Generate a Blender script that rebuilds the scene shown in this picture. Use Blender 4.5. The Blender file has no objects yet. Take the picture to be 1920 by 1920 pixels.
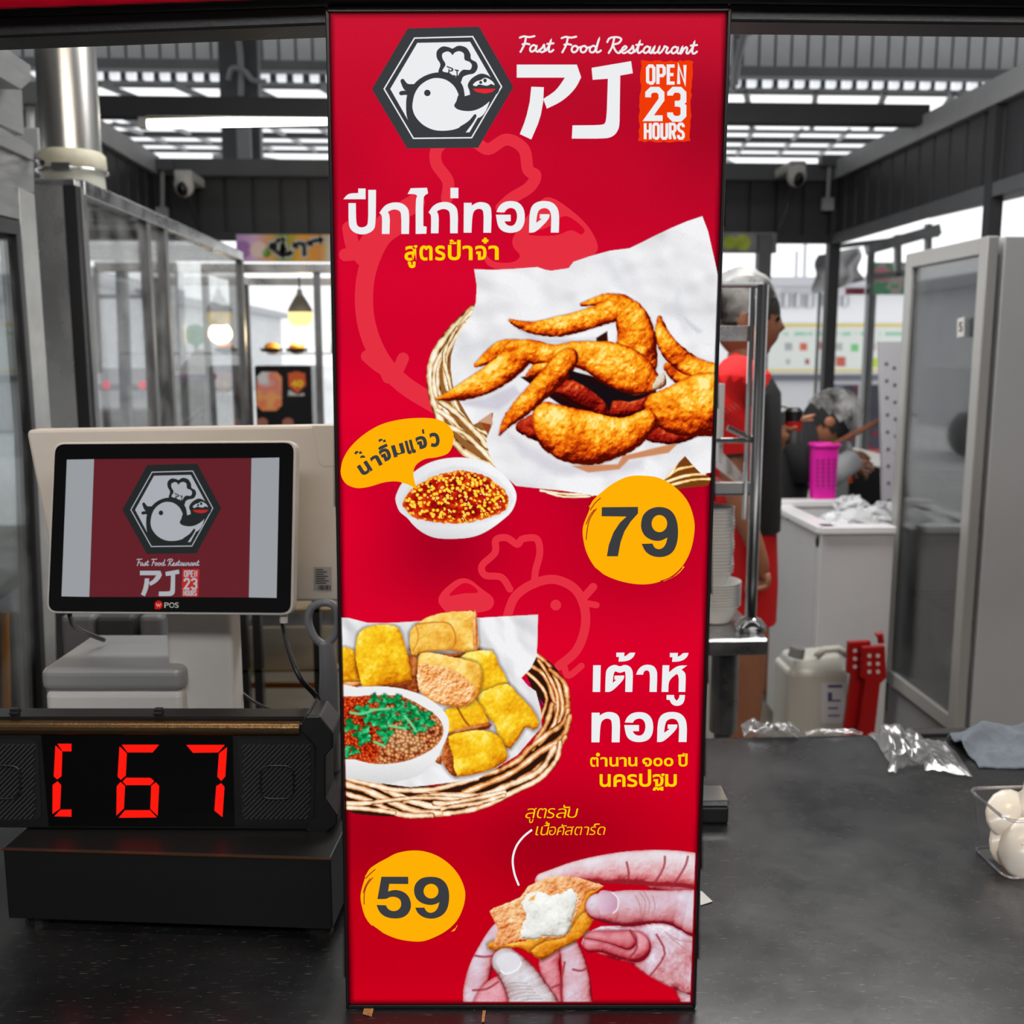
import bpy, bmesh, math, random
import numpy as np
from mathutils import Vector, Matrix
R = math.radians
random.seed(7)
rng = np.random.default_rng(11)
scn = bpy.context.scene
COL = scn.collection

# ------------------------------------------------------------ camera, sky, lights, exposure
CAM = Vector((0, 0, 1.48)); YAW = R(2.6); PITCH = R(8.8); F = 1935.0
cd = bpy.data.cameras.new('camera'); cam = bpy.data.objects.new('camera', cd); COL.objects.link(cam)
cam.location = CAM; cam.rotation_euler = (R(90) - PITCH, 0, -YAW)
cd.sensor_width = 36; cd.lens = 36 * F / 1920; cd.clip_start = .02; cd.clip_end = 300
cd.dof.use_dof = True; cd.dof.focus_distance = .98; cd.dof.aperture_fstop = 8.0
scn.camera = cam
vs = scn.view_settings; vs.view_transform = 'Standard'; vs.look = 'None'; vs.exposure = 0; vs.gamma = 1; vs.use_curve_mapping = False

world = bpy.data.worlds.new('sky'); scn.world = world; world.use_nodes = True
wt = world.node_tree; wt.nodes.clear()
wo = wt.nodes.new('ShaderNodeOutputWorld'); wb = wt.nodes.new('ShaderNodeBackground')
wc = wt.nodes.new('ShaderNodeTexCoord'); wn = wt.nodes.new('ShaderNodeTexNoise'); wr = wt.nodes.new('ShaderNodeValToRGB')
wn.inputs['Scale'].default_value = 1.6; wn.inputs['Detail'].default_value = 3
wr.color_ramp.elements[0].color = (.82, .83, .85, 1); wr.color_ramp.elements[1].color = (1, 1, 1, 1)
wt.links.new(wc.outputs['Generated'], wn.inputs['Vector']); wt.links.new(wn.outputs['Fac'], wr.inputs['Fac'])
wt.links.new(wr.outputs['Color'], wb.inputs['Color']); wb.inputs['Strength'].default_value = 1.55
wt.links.new(wb.outputs[0], wo.inputs['Surface'])

def area(name, loc, rot, sx, sy, power, col=(1, 1, 1)):
    l = bpy.data.lights.new(name, 'AREA'); l.shape = 'RECTANGLE'; l.size = sx; l.size_y = sy; l.energy = power; l.color = col
    o = bpy.data.objects.new(name, l); COL.objects.link(o); o.location = loc; o.rotation_euler = [R(a) for a in rot]
    return o
area('ceiling_tube_light', (-.3, .7, 2.75), (12, 0, 0), 1.6, .2, 16, (1, .74, .48))
area('aisle_fill_light', (.6, -1.4, 2.9), (20, 0, 0), 3.4, .5, 92, (1, .98, .97))  # fill light added behind the camera to brighten front faces
area('warm_counter_light', (1.25, .9, 2.1), (0, 25, 0), .3, .3, 5, (1, .62, .3))
area('kitchen_tube_light', (.6, 3.0, 3.0), (0, 0, 0), 2.4, .6, 80, (1, .98, .95))

# ------------------------------------------------------------ projection helpers
_f = Vector((math.sin(YAW) * math.cos(PITCH), math.cos(YAW) * math.cos(PITCH), -math.sin(PITCH)))
_r = Vector((math.cos(YAW), -math.sin(YAW), 0)); _u = _r.cross(_f)
FH = Vector((math.sin(YAW), math.cos(YAW), 0))
def ray(x, y): return _f + _r * ((x - 960) / F) + _u * ((960 - y) / F)
def at(x, y, Y): d = ray(x, y); return CAM + d * (Y / d.y)
def atz(x, y, z): d = ray(x, y); return CAM + d * ((z - CAM.z) / d.z)
def atx(x, y, X): d = ray(x, y); return CAM + d * (X / d.x)
def atf(x, y, D): d = ray(x, y); return CAM + d * (D / d.dot(FH))     # plane facing the camera's heading
class Plane:
    """a flat printed surface through three photo points put at real distances; P(x, y, off) gives the point on it"""
    def __init__(s, o, n): s.o = Vector(o); s.n = Vector(n).normalized()
    def __call__(s, x, y, off=0):
        d = ray(x, y); t = (s.o - CAM).dot(s.n) / d.dot(s.n)
        return CAM + d * t + s.n * off
def srgb(c):
    c = [v / 255 for v in c[:3]]
    return tuple(v / 12.92 if v <= .04045 else ((v + .055) / 1.055) ** 2.4 for v in c) + (1,)
def lin(a):
    a = np.clip(a, 0, 1); return np.where(a <= .04045, a / 12.92, ((a + .055) / 1.055) ** 2.4)

# ------------------------------------------------------------ materials
MATS = {}
def mat(name, c, rough=.5, metal=0, noise=0, nscale=20, bump=0, bscale=200, trans=0, ior=1.45, alpha=1, emit=0, coat=0, spec=None, stretch=None, rnoise=0):
    if name in MATS: return MATS[name]
    m = bpy.data.materials.new(name); m.use_nodes = True; t = m.node_tree; b = t.nodes['Principled BSDF']
    c = srgb(c) if max(c[:3]) > 1 or isinstance(c[0], int) else tuple(c[:3]) + (1,)
    b.inputs['Base Color'].default_value = c; b.inputs['Roughness'].default_value = rough; b.inputs['Metallic'].default_value = metal
    b.inputs['IOR'].default_value = ior; b.inputs['Alpha'].default_value = alpha
    if trans: b.inputs['Transmission Weight'].default_value = trans
    if coat: b.inputs['Coat Weight'].default_value = coat
    if spec is not None: b.inputs['Specular IOR Level'].default_value = spec
    if emit: b.inputs['Emission Color'].default_value = c; b.inputs['Emission Strength'].default_value = emit
    tc = t.nodes.new('ShaderNodeTexCoord'); mp = t.nodes.new('ShaderNodeMapping'); t.links.new(tc.outputs['Object'], mp.inputs['Vector'])
    if stretch: mp.inputs['Scale'].default_value = stretch
    if noise or rnoise:
        n = t.nodes.new('ShaderNodeTexNoise'); n.inputs['Scale'].default_value = nscale; n.inputs['Detail'].default_value = 6; n.inputs['Roughness'].default_value = .65
        t.links.new(mp.outputs[0], n.inputs['Vector'])
        if noise:
            r = t.nodes.new('ShaderNodeMapRange'); r.inputs['From Min'].default_value = .3; r.inputs['From Max'].default_value = .7
            r.inputs['To Min'].default_value = 1 - noise; r.inputs['To Max'].default_value = 1 + noise
            mx = t.nodes.new('ShaderNodeVectorMath'); mx.operation = 'SCALE'; mx.inputs[0].default_value = c[:3]
            t.links.new(n.outputs['Fac'], r.inputs['Value']); t.links.new(r.outputs[0], mx.inputs['Scale']); t.links.new(mx.outputs[0], b.inputs['Base Color'])
        if rnoise:
            r = t.nodes.new('ShaderNodeMapRange'); r.inputs['From Min'].default_value = .3; r.inputs['From Max'].default_value = .7
            r.inputs['To Min'].default_value = max(0, rough - rnoise); r.inputs['To Max'].default_value = min(1, rough + rnoise)
            t.links.new(n.outputs['Fac'], r.inputs['Value']); t.links.new(r.outputs[0], b.inputs['Roughness'])
    if bump:
        n = t.nodes.new('ShaderNodeTexNoise'); n.inputs['Scale'].default_value = bscale; n.inputs['Detail'].default_value = 4
        t.links.new(mp.outputs[0], n.inputs['Vector'])
        bp = t.nodes.new('ShaderNodeBump'); bp.inputs['Strength'].default_value = bump; bp.inputs['Distance'].default_value = .002
        t.links.new(n.outputs['Fac'], bp.inputs['Height']); t.links.new(bp.outputs[0], b.inputs['Normal'])
    MATS[name] = m; return m
def emis(name, c, s=1):
    if name in MATS: return MATS[name]
    m = bpy.data.materials.new(name); m.use_nodes = True; t = m.node_tree; t.nodes.clear()
    e = t.nodes.new('ShaderNodeEmission'); o = t.nodes.new('ShaderNodeOutputMaterial'); e.inputs[0].default_value = srgb(c); e.inputs[1].default_value = s
    t.links.new(e.outputs[0], o.inputs[0]); MATS[name] = m; return m
def screen_mat(name, c, s=1):
    m = mat(name, (4, 4, 5), .09, spec=.35); b = m.node_tree.nodes['Principled BSDF']; b.inputs['Emission Color'].default_value = srgb(c); b.inputs['Emission Strength'].default_value = s; return m
def backlit(name, strength=1.0, weave=True, alpha=True):
    """printed fabric lit from behind: the print's colours sit in the mesh's colour attribute"""
    m = bpy.data.materials.new(name); m.use_nodes = True; t = m.node_tree; t.nodes.clear()
    e = t.nodes.new('ShaderNodeEmission'); o = t.nodes.new('ShaderNodeOutputMaterial'); a = t.nodes.new('ShaderNodeVertexColor'); a.layer_name = 'print'
    v = t.nodes.new('ShaderNodeVectorMath'); v.operation = 'SCALE'; v.inputs['Scale'].default_value = strength
    t.links.new(a.outputs['Color'], v.inputs[0])
    if weave:
        tc = t.nodes.new('ShaderNodeTexCoord'); n = t.nodes.new('ShaderNodeTexNoise'); n.inputs['Scale'].default_value = 1600; n.inputs['Detail'].default_value = 1
        t.links.new(tc.outputs['Object'], n.inputs['Vector']); r = t.nodes.new('ShaderNodeMapRange'); r.inputs['To Min'].default_value = strength * .86; r.inputs['To Max'].default_value = strength * 1.14
        t.links.new(n.outputs['Fac'], r.inputs['Value']); t.links.new(r.outputs[0], v.inputs['Scale'])
    t.links.new(v.outputs[0], e.inputs[0])
    if alpha:
        tr = t.nodes.new('ShaderNodeBsdfTransparent'); mx = t.nodes.new('ShaderNodeMixShader')
        t.links.new(a.outputs['Alpha'], mx.inputs[0]); t.links.new(tr.outputs[0], mx.inputs[1]); t.links.new(e.outputs[0], mx.inputs[2]); t.links.new(mx.outputs[0], o.inputs[0])
    else: t.links.new(e.outputs[0], o.inputs[0])
    return m
def glassy(name, tint=(1, 1, 1), refl=.12, dust=0.0, dustc=(.6, .6, .6), rough=.03, k=.4):
    """thin pane: mostly clear, mirrors a little, a film of grime"""
    m = bpy.data.materials.new(name); m.use_nodes = True; t = m.node_tree; t.nodes.clear()
    o = t.nodes.new('ShaderNodeOutputMaterial'); tr = t.nodes.new('ShaderNodeBsdfTransparent'); tr.inputs[0].default_value = tuple(tint) + (1,)
    g = t.nodes.new('ShaderNodeBsdfGlossy'); g.inputs['Roughness'].default_value = rough
    fr = t.nodes.new('ShaderNodeFresnel'); fr.inputs[0].default_value = 1.3
    ad = t.nodes.new('ShaderNodeMath'); ad.operation = 'MULTIPLY_ADD'; ad.inputs[1].default_value = k; ad.inputs[2].default_value = refl * .2; t.links.new(fr.outputs[0], ad.inputs[0])
    mx = t.nodes.new('ShaderNodeMixShader'); t.links.new(ad.outputs[0], mx.inputs[0]); t.links.new(tr.outputs[0], mx.inputs[1]); t.links.new(g.outputs[0], mx.inputs[2])
    last = mx
    if dust:
        d = t.nodes.new('ShaderNodeBsdfDiffuse'); d.inputs[0].default_value = tuple(dustc) + (1,)
        n = t.nodes.new('ShaderNodeTexNoise'); n.inputs['Scale'].default_value = 9; n.inputs['Detail'].default_value = 8
        tc = t.nodes.new('ShaderNodeTexCoord'); t.links.new(tc.outputs['Object'], n.inputs['Vector'])
        r = t.nodes.new('ShaderNodeMapRange'); r.inputs['From Min'].default_value = .35; r.inputs['From Max'].default_value = .8; r.inputs['To Max'].default_value = dust
        t.links.new(n.outputs['Fac'], r.inputs['Value'])
        m2 = t.nodes.new('ShaderNodeMixShader'); t.links.new(r.outputs[0], m2.inputs[0]); t.links.new(mx.outputs[0], m2.inputs[1]); t.links.new(d.outputs[0], m2.inputs[2]); last = m2
    t.links.new(last.outputs[0], o.inputs[0]); MATS[name] = m; return m

# ------------------------------------------------------------ object helpers
def link(name, me, m=None, parent=None, bevel=0, smooth=False, seg=2):
    o = bpy.data.objects.new(name, me); COL.objects.link(o)
    if m is not None:
        for mm in (m if isinstance(m, (list, tuple)) else [m]): me.materials.append(mm)
    if parent is not None:
        o.parent = parent; o.matrix_parent_inverse = parent.matrix_world.inverted() if False else Matrix.Translation(-parent.location)
    if smooth:
        me.polygons.foreach_set('use_smooth', [True] * len(me.polygons))
    if bevel:
        b = o.modifiers.new('bevel', 'BEVEL'); b.width = bevel; b.segments = seg; b.limit_method = 'ANGLE'; b.harden_normals = False
    return o
def empty(name, loc, label, cat, group=None):
    o = bpy.data.objects.new(name, None); COL.objects.link(o); o.location = loc; o.empty_display_size = .05
    o['label'] = label; o['category'] = cat
    if group: o['group'] = group
    return o
def tag(o, label, cat, group=None, kind=None):
    o['label'] = label; o['category'] = cat
    if group: o['group'] = group
    if kind: o['kind'] = kind
    return o
def struct(o): o['kind'] = 'structure'; return o
class MB:
    def __init__(s): s.v = []; s.f = []; s.mi = []; s.cur = 0
    def add(s, vs, fs):
        k = len(s.v); s.v += [tuple(v) for v in vs]; s.f += [tuple(i + k for i in f) for f in fs]; s.mi += [s.cur] * len(fs); return s
    def box(s, x0, y0, z0, x1, y1, z1):
        return s.hexa([(x0, y0, z0), (x1, y0, z0), (x1, y1, z0), (x0, y1, z0), (x0, y0, z1), (x1, y0, z1), (x1, y1, z1), (x0, y1, z1)])
    def hexa(s, p): return s.add(p, [(0, 3, 2, 1), (4, 5, 6, 7), (0, 1, 5, 4), (1, 2, 6, 5), (2, 3, 7, 6), (3, 0, 4, 7)])
    def bar(s, a, b, w, h=None, up=(0, 0, 1)):
        a = Vector(a); b = Vector(b); h = h or w; d = (b - a).normalized(); up = Vector(up)
        if abs(d.dot(up)) > .95: up = Vector((0, 1, 0))
        x = d.cross(up).normalized() * w / 2; z = x.cross(d).normalized() * h / 2
        return s.hexa([a - x - z, a + x - z, b + x - z, b - x - z, a - x + z, a + x + z, b + x + z, b - x + z])
    def tube(s, pts, rad, n=10, caps=True):
        pts = [Vector(p) for p in pts]; rad = rad if isinstance(rad, (list, tuple)) else [rad] * len(pts); rings = []
        ref = Vector((.13, .2, .97))
        for i, p in enumerate(pts):
            d = (pts[min(i + 1, len(pts) - 1)] - pts[max(i - 1, 0)]).normalized()
            if abs(d.dot(ref)) > .98: ref = Vector((.9, .3, .1))
            x = d.cross(ref).normalized(); y = d.cross(x).normalized()
            rings.append([p + (x * math.cos(2 * math.pi * k / n) + y * math.sin(2 * math.pi * k / n)) * rad[i] for k in range(n)])
        vs = [v for r in rings for v in r]; fs = []
        for i in range(len(pts) - 1):
            for k in range(n):
                a, b = i * n + k, i * n + (k + 1) % n; fs.append((a, b, b + n, a + n))
        if caps: fs += [tuple(range(n))[::-1], tuple(range((len(pts) - 1) * n, len(pts) * n))]
        return s.add(vs, fs)
    def lathe(s, prof, c, n=24, cap=False):
        c = Vector(c); vs = []; fs = []
        for r, z in prof:
            for k in range(n): vs.append(c + Vector((r * math.cos(2 * math.pi * k / n), r * math.sin(2 * math.pi * k / n), z)))
        for i in range(len(prof) - 1):
            for k in range(n):
                a, b = i * n + k, i * n + (k + 1) % n; fs.append((a, b, b + n, a + n))
        if cap: fs += [tuple(range(n))[::-1], tuple(range((len(prof) - 1) * n, len(prof) * n))]
        return s.add(vs, fs)
    def prism(s, poly, vec):
        """flat outline swept by vec: gives it a thickness"""
        vec = Vector(vec); n = len(poly); poly = [Vector(p) for p in poly]
        return s.add(poly + [p + vec for p in poly], [tuple(range(n)), tuple(range(2 * n - 1, n - 1, -1))] + [(i, i + n, (i + 1) % n + n, (i + 1) % n) for i in range(n)])
    def ball(s, c, r, n=12, m=8, sc=(1, 1, 1)):
        c = Vector(c); vs = []; fs = []
        for i in range(m + 1):
            t = math.pi * i / m
            for k in range(n):
                p = 2 * math.pi * k / n; vs.append(c + Vector((math.sin(t) * math.cos(p) * sc[0], math.sin(t) * math.sin(p) * sc[1], math.cos(t) * sc[2])) * r)
        for i in range(m):
            for k in range(n): fs.append((i * n + k, i * n + (k + 1) % n, (i + 1) * n + (k + 1) % n, (i + 1) * n + k))
        return s.add(vs, fs)
    def build(s, name, m=None, parent=None, bevel=0, smooth=False, seg=2, weld=False):
        me = bpy.data.meshes.new(name); me.from_pydata(s.v, [], s.f); me.update()
        bm = bmesh.new(); bm.from_mesh(me)
        if weld: bmesh.ops.remove_doubles(bm, verts=bm.verts, dist=1e-5)
        bmesh.ops.recalc_face_normals(bm, faces=bm.faces)
        mi = s.mi
        if len(bm.faces) == len(mi):
            for f, k in zip(bm.faces, mi): f.material_index = k
        if smooth == 'auto':
            for f in bm.faces: f.smooth = True
            for e in bm.edges:
                if len(e.link_faces) == 2 and e.calc_face_angle(0) > .6: e.smooth = False
            bm.to_mesh(me); bm.free(); return link(name, me, m, parent, bevel, False, seg)
        bm.to_mesh(me); bm.free()
        return link(name, me, m, parent, bevel, smooth, seg)
def crom(pts, n=6, closed=False):
    """smooth curve through the points"""
    P = [tuple(map(float, p)) for p in pts]; N = len(P); out = []
    for i in range(N if closed else N - 1):
        g = (lambda k: P[k % N]) if closed else (lambda k: P[min(max(k, 0), N - 1)])
        p0, p1, p2, p3 = g(i - 1), g(i), g(i + 1), g(i + 2)
        for k in range(n):
            t = k / n; out.append(tuple(.5 * ((2 * b) + (c - a) * t + (2 * a - 5 * b + 4 * c - d) * t * t + (3 * b - a - 3 * c + d) * t ** 3) for a, b, c, d in zip(p0, p1, p2, p3)))
    if not closed: out.append(P[-1])
    return out
# ------------------------------------------------------------ painting the photographs printed on the sign (colours per vertex)
def vnoise(X, Y, s, seed=0):
    g = np.random.default_rng(seed).random((64, 64)); x = X / s + 1000; y = Y / s + 1000
    xi = np.floor(x).astype(int); yi = np.floor(y).astype(int); fx = x - xi; fy = y - yi; fx = fx * fx * (3 - 2 * fx); fy = fy * fy * (3 - 2 * fy)
    a = g[yi % 64, xi % 64]; b = g[yi % 64, (xi + 1) % 64]; c = g[(yi + 1) % 64, xi % 64]; d = g[(yi + 1) % 64, (xi + 1) % 64]
    return (a * (1 - fx) + b * fx) * (1 - fy) + (c * (1 - fx) + d * fx) * fy
def fbm(X, Y, s, seed=0, o=4):
    r = 0; a = .5
    for k in range(o): r = r + a * vnoise(X, Y, s / 2 ** k, seed + k * 7); a *= .5
    return r / (1 - .5 ** o)
def worley(X, Y, s, seed=0):
    rg = np.random.default_rng(seed); jx = rg.random((64, 64)); jy = rg.random((64, 64)); idv = rg.random((64, 64))
    xi = np.floor(X / s).astype(int); yi = np.floor(Y / s).astype(int); best = np.full(X.shape, 9.); bid = np.zeros(X.shape)
    for dx in (-1, 0, 1):
        for dy in (-1, 0, 1):
            cx = (xi + dx) % 64; cy = (yi + dy) % 64
            d = np.hypot(X / s - (xi + dx + jx[cy, cx]), Y / s - (yi + dy + jy[cy, cx])); k = d < best
            best = np.where(k, d, best); bid = np.where(k, idv[cy, cx], bid)
    return best, bid
def ramp(t, stops):
    xs = [s[0] for s in stops]; return np.stack([np.interp(t, xs, [s[1][k] / 255 for s in stops]) for k in range(3)], -1)
class Canvas:
    def __init__(s, x0, y0, x1, y1, st):
        s.b = (x0, y0, x1, y1); s.st = st; s.nx = int((x1 - x0) / st) + 1; s.ny = int((y1 - y0) / st) + 1
        s.X, s.Y = np.meshgrid(x0 + np.arange(s.nx) * st, y0 + np.arange(s.ny) * st); s.c = np.zeros((s.ny, s.nx, 3)); s.a = np.zeros((s.ny, s.nx))
    def sdf(s, poly):
        P = np.array(poly, float); X, Y = s.X, s.Y; d = np.full(X.shape, 1e9); ins = np.zeros(X.shape, bool)
        for i in range(len(P)):
            ax, ay = P[i]; bx, by = P[(i + 1) % len(P)]; ex, ey = bx - ax, by - ay; L = ex * ex + ey * ey + 1e-9
            t = np.clip(((X - ax) * ex + (Y - ay) * ey) / L, 0, 1); d = np.minimum(d, np.hypot(X - ax - t * ex, Y - ay - t * ey))
            c = (ay > Y) != (by > Y)
            with np.errstate(divide='ignore', invalid='ignore'): xx = (bx - ax) * (Y - ay) / (by - ay + 1e-12) + ax
            ins ^= c & (X < xx)
        return np.where(ins, -d, d)
    def put(s, cov, col):
        cov = np.clip(cov, 0, 1); col = np.asarray(col, float)
        if col.ndim == 1: col = col / 255 if col.max() > 1 else col
        na = cov + s.a * (1 - cov); k = np.where(na > 1e-4, cov / np.maximum(na, 1e-4), 0)[..., None]
        s.c = s.c * (1 - k) + col * k; s.a = na
    def fill(s, poly, col, soft=1.0, sm=0, op=1):
        if sm: poly = crom(poly, sm, True)
        d = s.sdf(poly); s.put(np.clip(.5 - d / soft, 0, 1) * op, col); return d
    def limbs(s, chains, k=1.0):
        """height field of rounded, tapering limbs; returns height and coverage"""
        H = np.full(s.X.shape, -1e3); D = np.full(s.X.shape, 1e3)
        for ch in chains:
            ch = crom(ch, 3)
            for (ax, ay, ar), (bx, by, br) in zip(ch, ch[1:]):
                ex, ey = bx - ax, by - ay; L = ex * ex + ey * ey + 1e-9
                t = np.clip(((s.X - ax) * ex + (s.Y - ay) * ey) / L, 0, 1); d = np.hypot(s.X - ax - t * ex, s.Y - ay - t * ey); r = np.maximum(ar + (br - ar) * t, 1)
                H = np.maximum(H, np.where(d < r, np.sqrt(np.maximum(r * r - d * d, 0)), -1e3)); D = np.minimum(D, d - r)
        return H, D
    def shade(s, H, D, stops, bump=1.5, bs=10, seed=3, flat=.6, L=(-.35, -.6, .72), amp=1.0, rim=.3, soft=1.2, edge=2.2, gain=1.0, patch=.45, fine=0):
        Hh = np.where(H < -1, 0, H) * flat + bump * (fbm(s.X, s.Y, bs, seed, 4) - .5) * 4
        gy, gx = np.gradient(Hh, s.st); n = np.sqrt(gx * gx + gy * gy + 1); l = (-gx * L[0] - gy * L[1] + L[2]) / n
        Dj = D + edge * (fbm(s.X, s.Y, 6, seed + 31, 3) - .5) * 2
        t = .54 + (l - .62) * amp * gain + (fbm(s.X, s.Y, 30, seed + 5, 4) - .5) * patch + (fbm(s.X, s.Y, 6, seed + 15, 3) - .5) * fine - rim * np.exp(np.minimum(D, 0) / 5)
        s.put(np.clip(.5 - Dj / soft, 0, 1), ramp(t, stops))
    def mesh(s, name, P, m, parent, off):
        gx = [P(s.b[0], s.b[1] + j * s.st, off) for j in (0, s.ny - 1)]
        lx = (s.nx - 1) * s.st; ly = (s.ny - 1) * s.st; x0, y0 = s.b[0], s.b[1]
        # the plane is flat: rays solved for all grid points at once
        xs = (s.X.ravel() - 960) / F; ys = (960 - s.Y.ravel()) / F
        d = np.outer(np.ones_like(xs), np.array(_f)) + np.outer(xs, np.array(_r)) + np.outer(ys, np.array(_u))
        n = np.array(P.n); t = (np.array(P.o) - np.array(CAM)).dot(n) / d.dot(n); V = np.array(CAM) + d * t[:, None] + n * off
        idx = np.arange(s.nx * s.ny).reshape(s.ny, s.nx)
        A = s.a; k = (A[:-1, :-1] + A[1:, :-1] + A[:-1, 1:] + A[1:, 1:]) > .01
        q = np.stack([idx[:-1, :-1], idx[1:, :-1], idx[1:, 1:], idx[:-1, 1:]], -1)[k]
        used = np.unique(q); remap = np.full(len(V), -1); remap[used] = np.arange(len(used)); q = remap[q]
        me = bpy.data.meshes.new(name); me.vertices.add(len(used)); me.vertices.foreach_set('co', V[used].ravel())
        me.loops.add(q.size); me.loops.foreach_set('vertex_index', q.ravel().astype(np.int32)); me.polygons.add(len(q))
        me.polygons.foreach_set('loop_start', np.arange(len(q), dtype=np.int32) * 4); me.polygons.foreach_set('loop_total', np.full(len(q), 4, np.int32)); me.update(calc_edges=True)
        ca = me.color_attributes.new('print', 'FLOAT_COLOR', 'POINT'); rgba = np.concatenate([lin(s.c.reshape(-1, 3)), np.clip(s.a.reshape(-1, 1), 0, 1)], 1)[used]
        ca.data.foreach_set('color', rgba.ravel().astype(np.float32))
        return link(name, me, m, parent)
class Vec:
    """flat lettering and emblems as cut-out shapes on a plane; coordinates are given through T (own units -> photo)"""
    def __init__(s, P, T=None): s.P = P; s.T = T or (lambda x, y: (x, y)); s.v = []; s.f = []; s.m = []; s.cur = 0
    def poly(s, pts, off, sm=0, closed=True):
        if sm: pts = crom(pts, sm, True)
        from mathutils.geometry import tessellate_polygon
        V = [s.P(*s.T(x, y), off) for x, y in pts]; k = len(s.v); s.v += V
        flat = [Vector((x, y, 0)) for x, y in pts]
        for t in tessellate_polygon([flat]): s.f.append(tuple(i + k for i in t)); s.m.append(s.cur)
    def stroke(s, pts, w, off, sm=0, rnd=False, closed=False):
        if sm: pts = crom(pts, sm, closed)
        pts = list(pts)
        if closed: pts.append(pts[0])
        n = len(pts); L = []; Rr = []
        for i, (x, y) in enumerate(pts):
            def dr(a, b):
                dx, dy = b[0] - a[0], b[1] - a[1]; l = math.hypot(dx, dy) or 1; return dx / l, dy / l
            if closed: d0 = dr(pts[i - 1 if i else n - 2], pts[i]); d1 = dr(pts[i], pts[(i + 1) if i < n - 1 else 1])
            else: d0 = dr(pts[max(i - 1, 0)], pts[max(i, 1)]) ; d1 = dr(pts[min(i, n - 2)], pts[min(i + 1, n - 1)])
            bx, by = d0[0] + d1[0], d0[1] + d1[1]; l = math.hypot(bx, by) or 1; bx /= l; by /= l
            c = max(.45, bx * d1[0] + by * d1[1]); ww = (w if not isinstance(w, (list, tuple)) else w[min(i * len(w) // n, len(w) - 1)]) / 2 / c
            L.append((x - by * ww, y + bx * ww)); Rr.append((x + by * ww, y - bx * ww))
        k = len(s.v); s.v += [s.P(*s.T(*p), off) for p in L + Rr]
        for i in range(n - 1): s.f.append((k + i, k + i + 1, k + n + i + 1, k + n + i)); s.m.append(s.cur)
        if rnd:
            ww = (w if not isinstance(w, (list, tuple)) else w[0]) / 2
            for p in (pts[0], pts[-1]): s.disc(p[0], p[1], ww, ww, off)
    def disc(s, x, y, rx, ry, off, n=28, rot=0):
        ca, sa = math.cos(rot), math.sin(rot)
        s.poly([(x + rx * math.cos(a) * ca - ry * math.sin(a) * sa, y + rx * math.cos(a) * sa + ry * math.sin(a) * ca) for a in [2 * math.pi * k / n for k in range(n)]], off)
    def glyph(s, ch, x0, y0, x1, y1, off, bold=.02, rot=0, shear=0):
        """a character of the built-in font, stretched to the box it fills"""
        vs, fs = fontglyph(ch, bold); xs = [v[0] for v in vs]; ys = [v[1] for v in vs]; a, b, c, d = min(xs), max(xs), min(ys), max(ys)
        cx, cy = (x0 + x1) / 2, (y0 + y1) / 2; k = len(s.v); ca, sa = math.cos(rot), math.sin(rot)
        for x, y in vs:
            px = x0 + (x - a) / (b - a) * (x1 - x0); py = y1 - (y - c) / (d - c) * (y1 - y0); px += shear * (cy - py); qx, qy = px - cx, py - cy
            s.v.append(s.P(*s.T(cx + qx * ca - qy * sa, cy + qx * sa + qy * ca), off))
        for f in fs: s.f.append(tuple(i + k for i in f)); s.m.append(s.cur)
    def build(s, name, m, parent):
        me = bpy.data.meshes.new(name); me.from_pydata([tuple(v) for v in s.v], [], s.f); me.update()
        o = link(name, me, m, parent)
        for p, k in zip(me.polygons, s.m): p.material_index = k
        return o
_G = {}
def fontglyph(ch, bold):
    if (ch, bold) in _G: return _G[ch, bold]
    c = bpy.data.curves.new('glyph', 'FONT'); c.body = ch; c.offset = bold; c.resolution_u = 6; o = bpy.data.objects.new('glyph', c); COL.objects.link(o)
    bpy.context.view_layer.update(); me = bpy.data.meshes.new_from_object(o.evaluated_get(bpy.context.evaluated_depsgraph_get()))
    r = ([(v.co.x, v.co.y) for v in me.vertices], [tuple(p.vertices) for p in me.polygons])
    bpy.data.objects.remove(o); bpy.data.curves.remove(c); bpy.data.meshes.remove(me); _G[ch, bold] = r; return r
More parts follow.
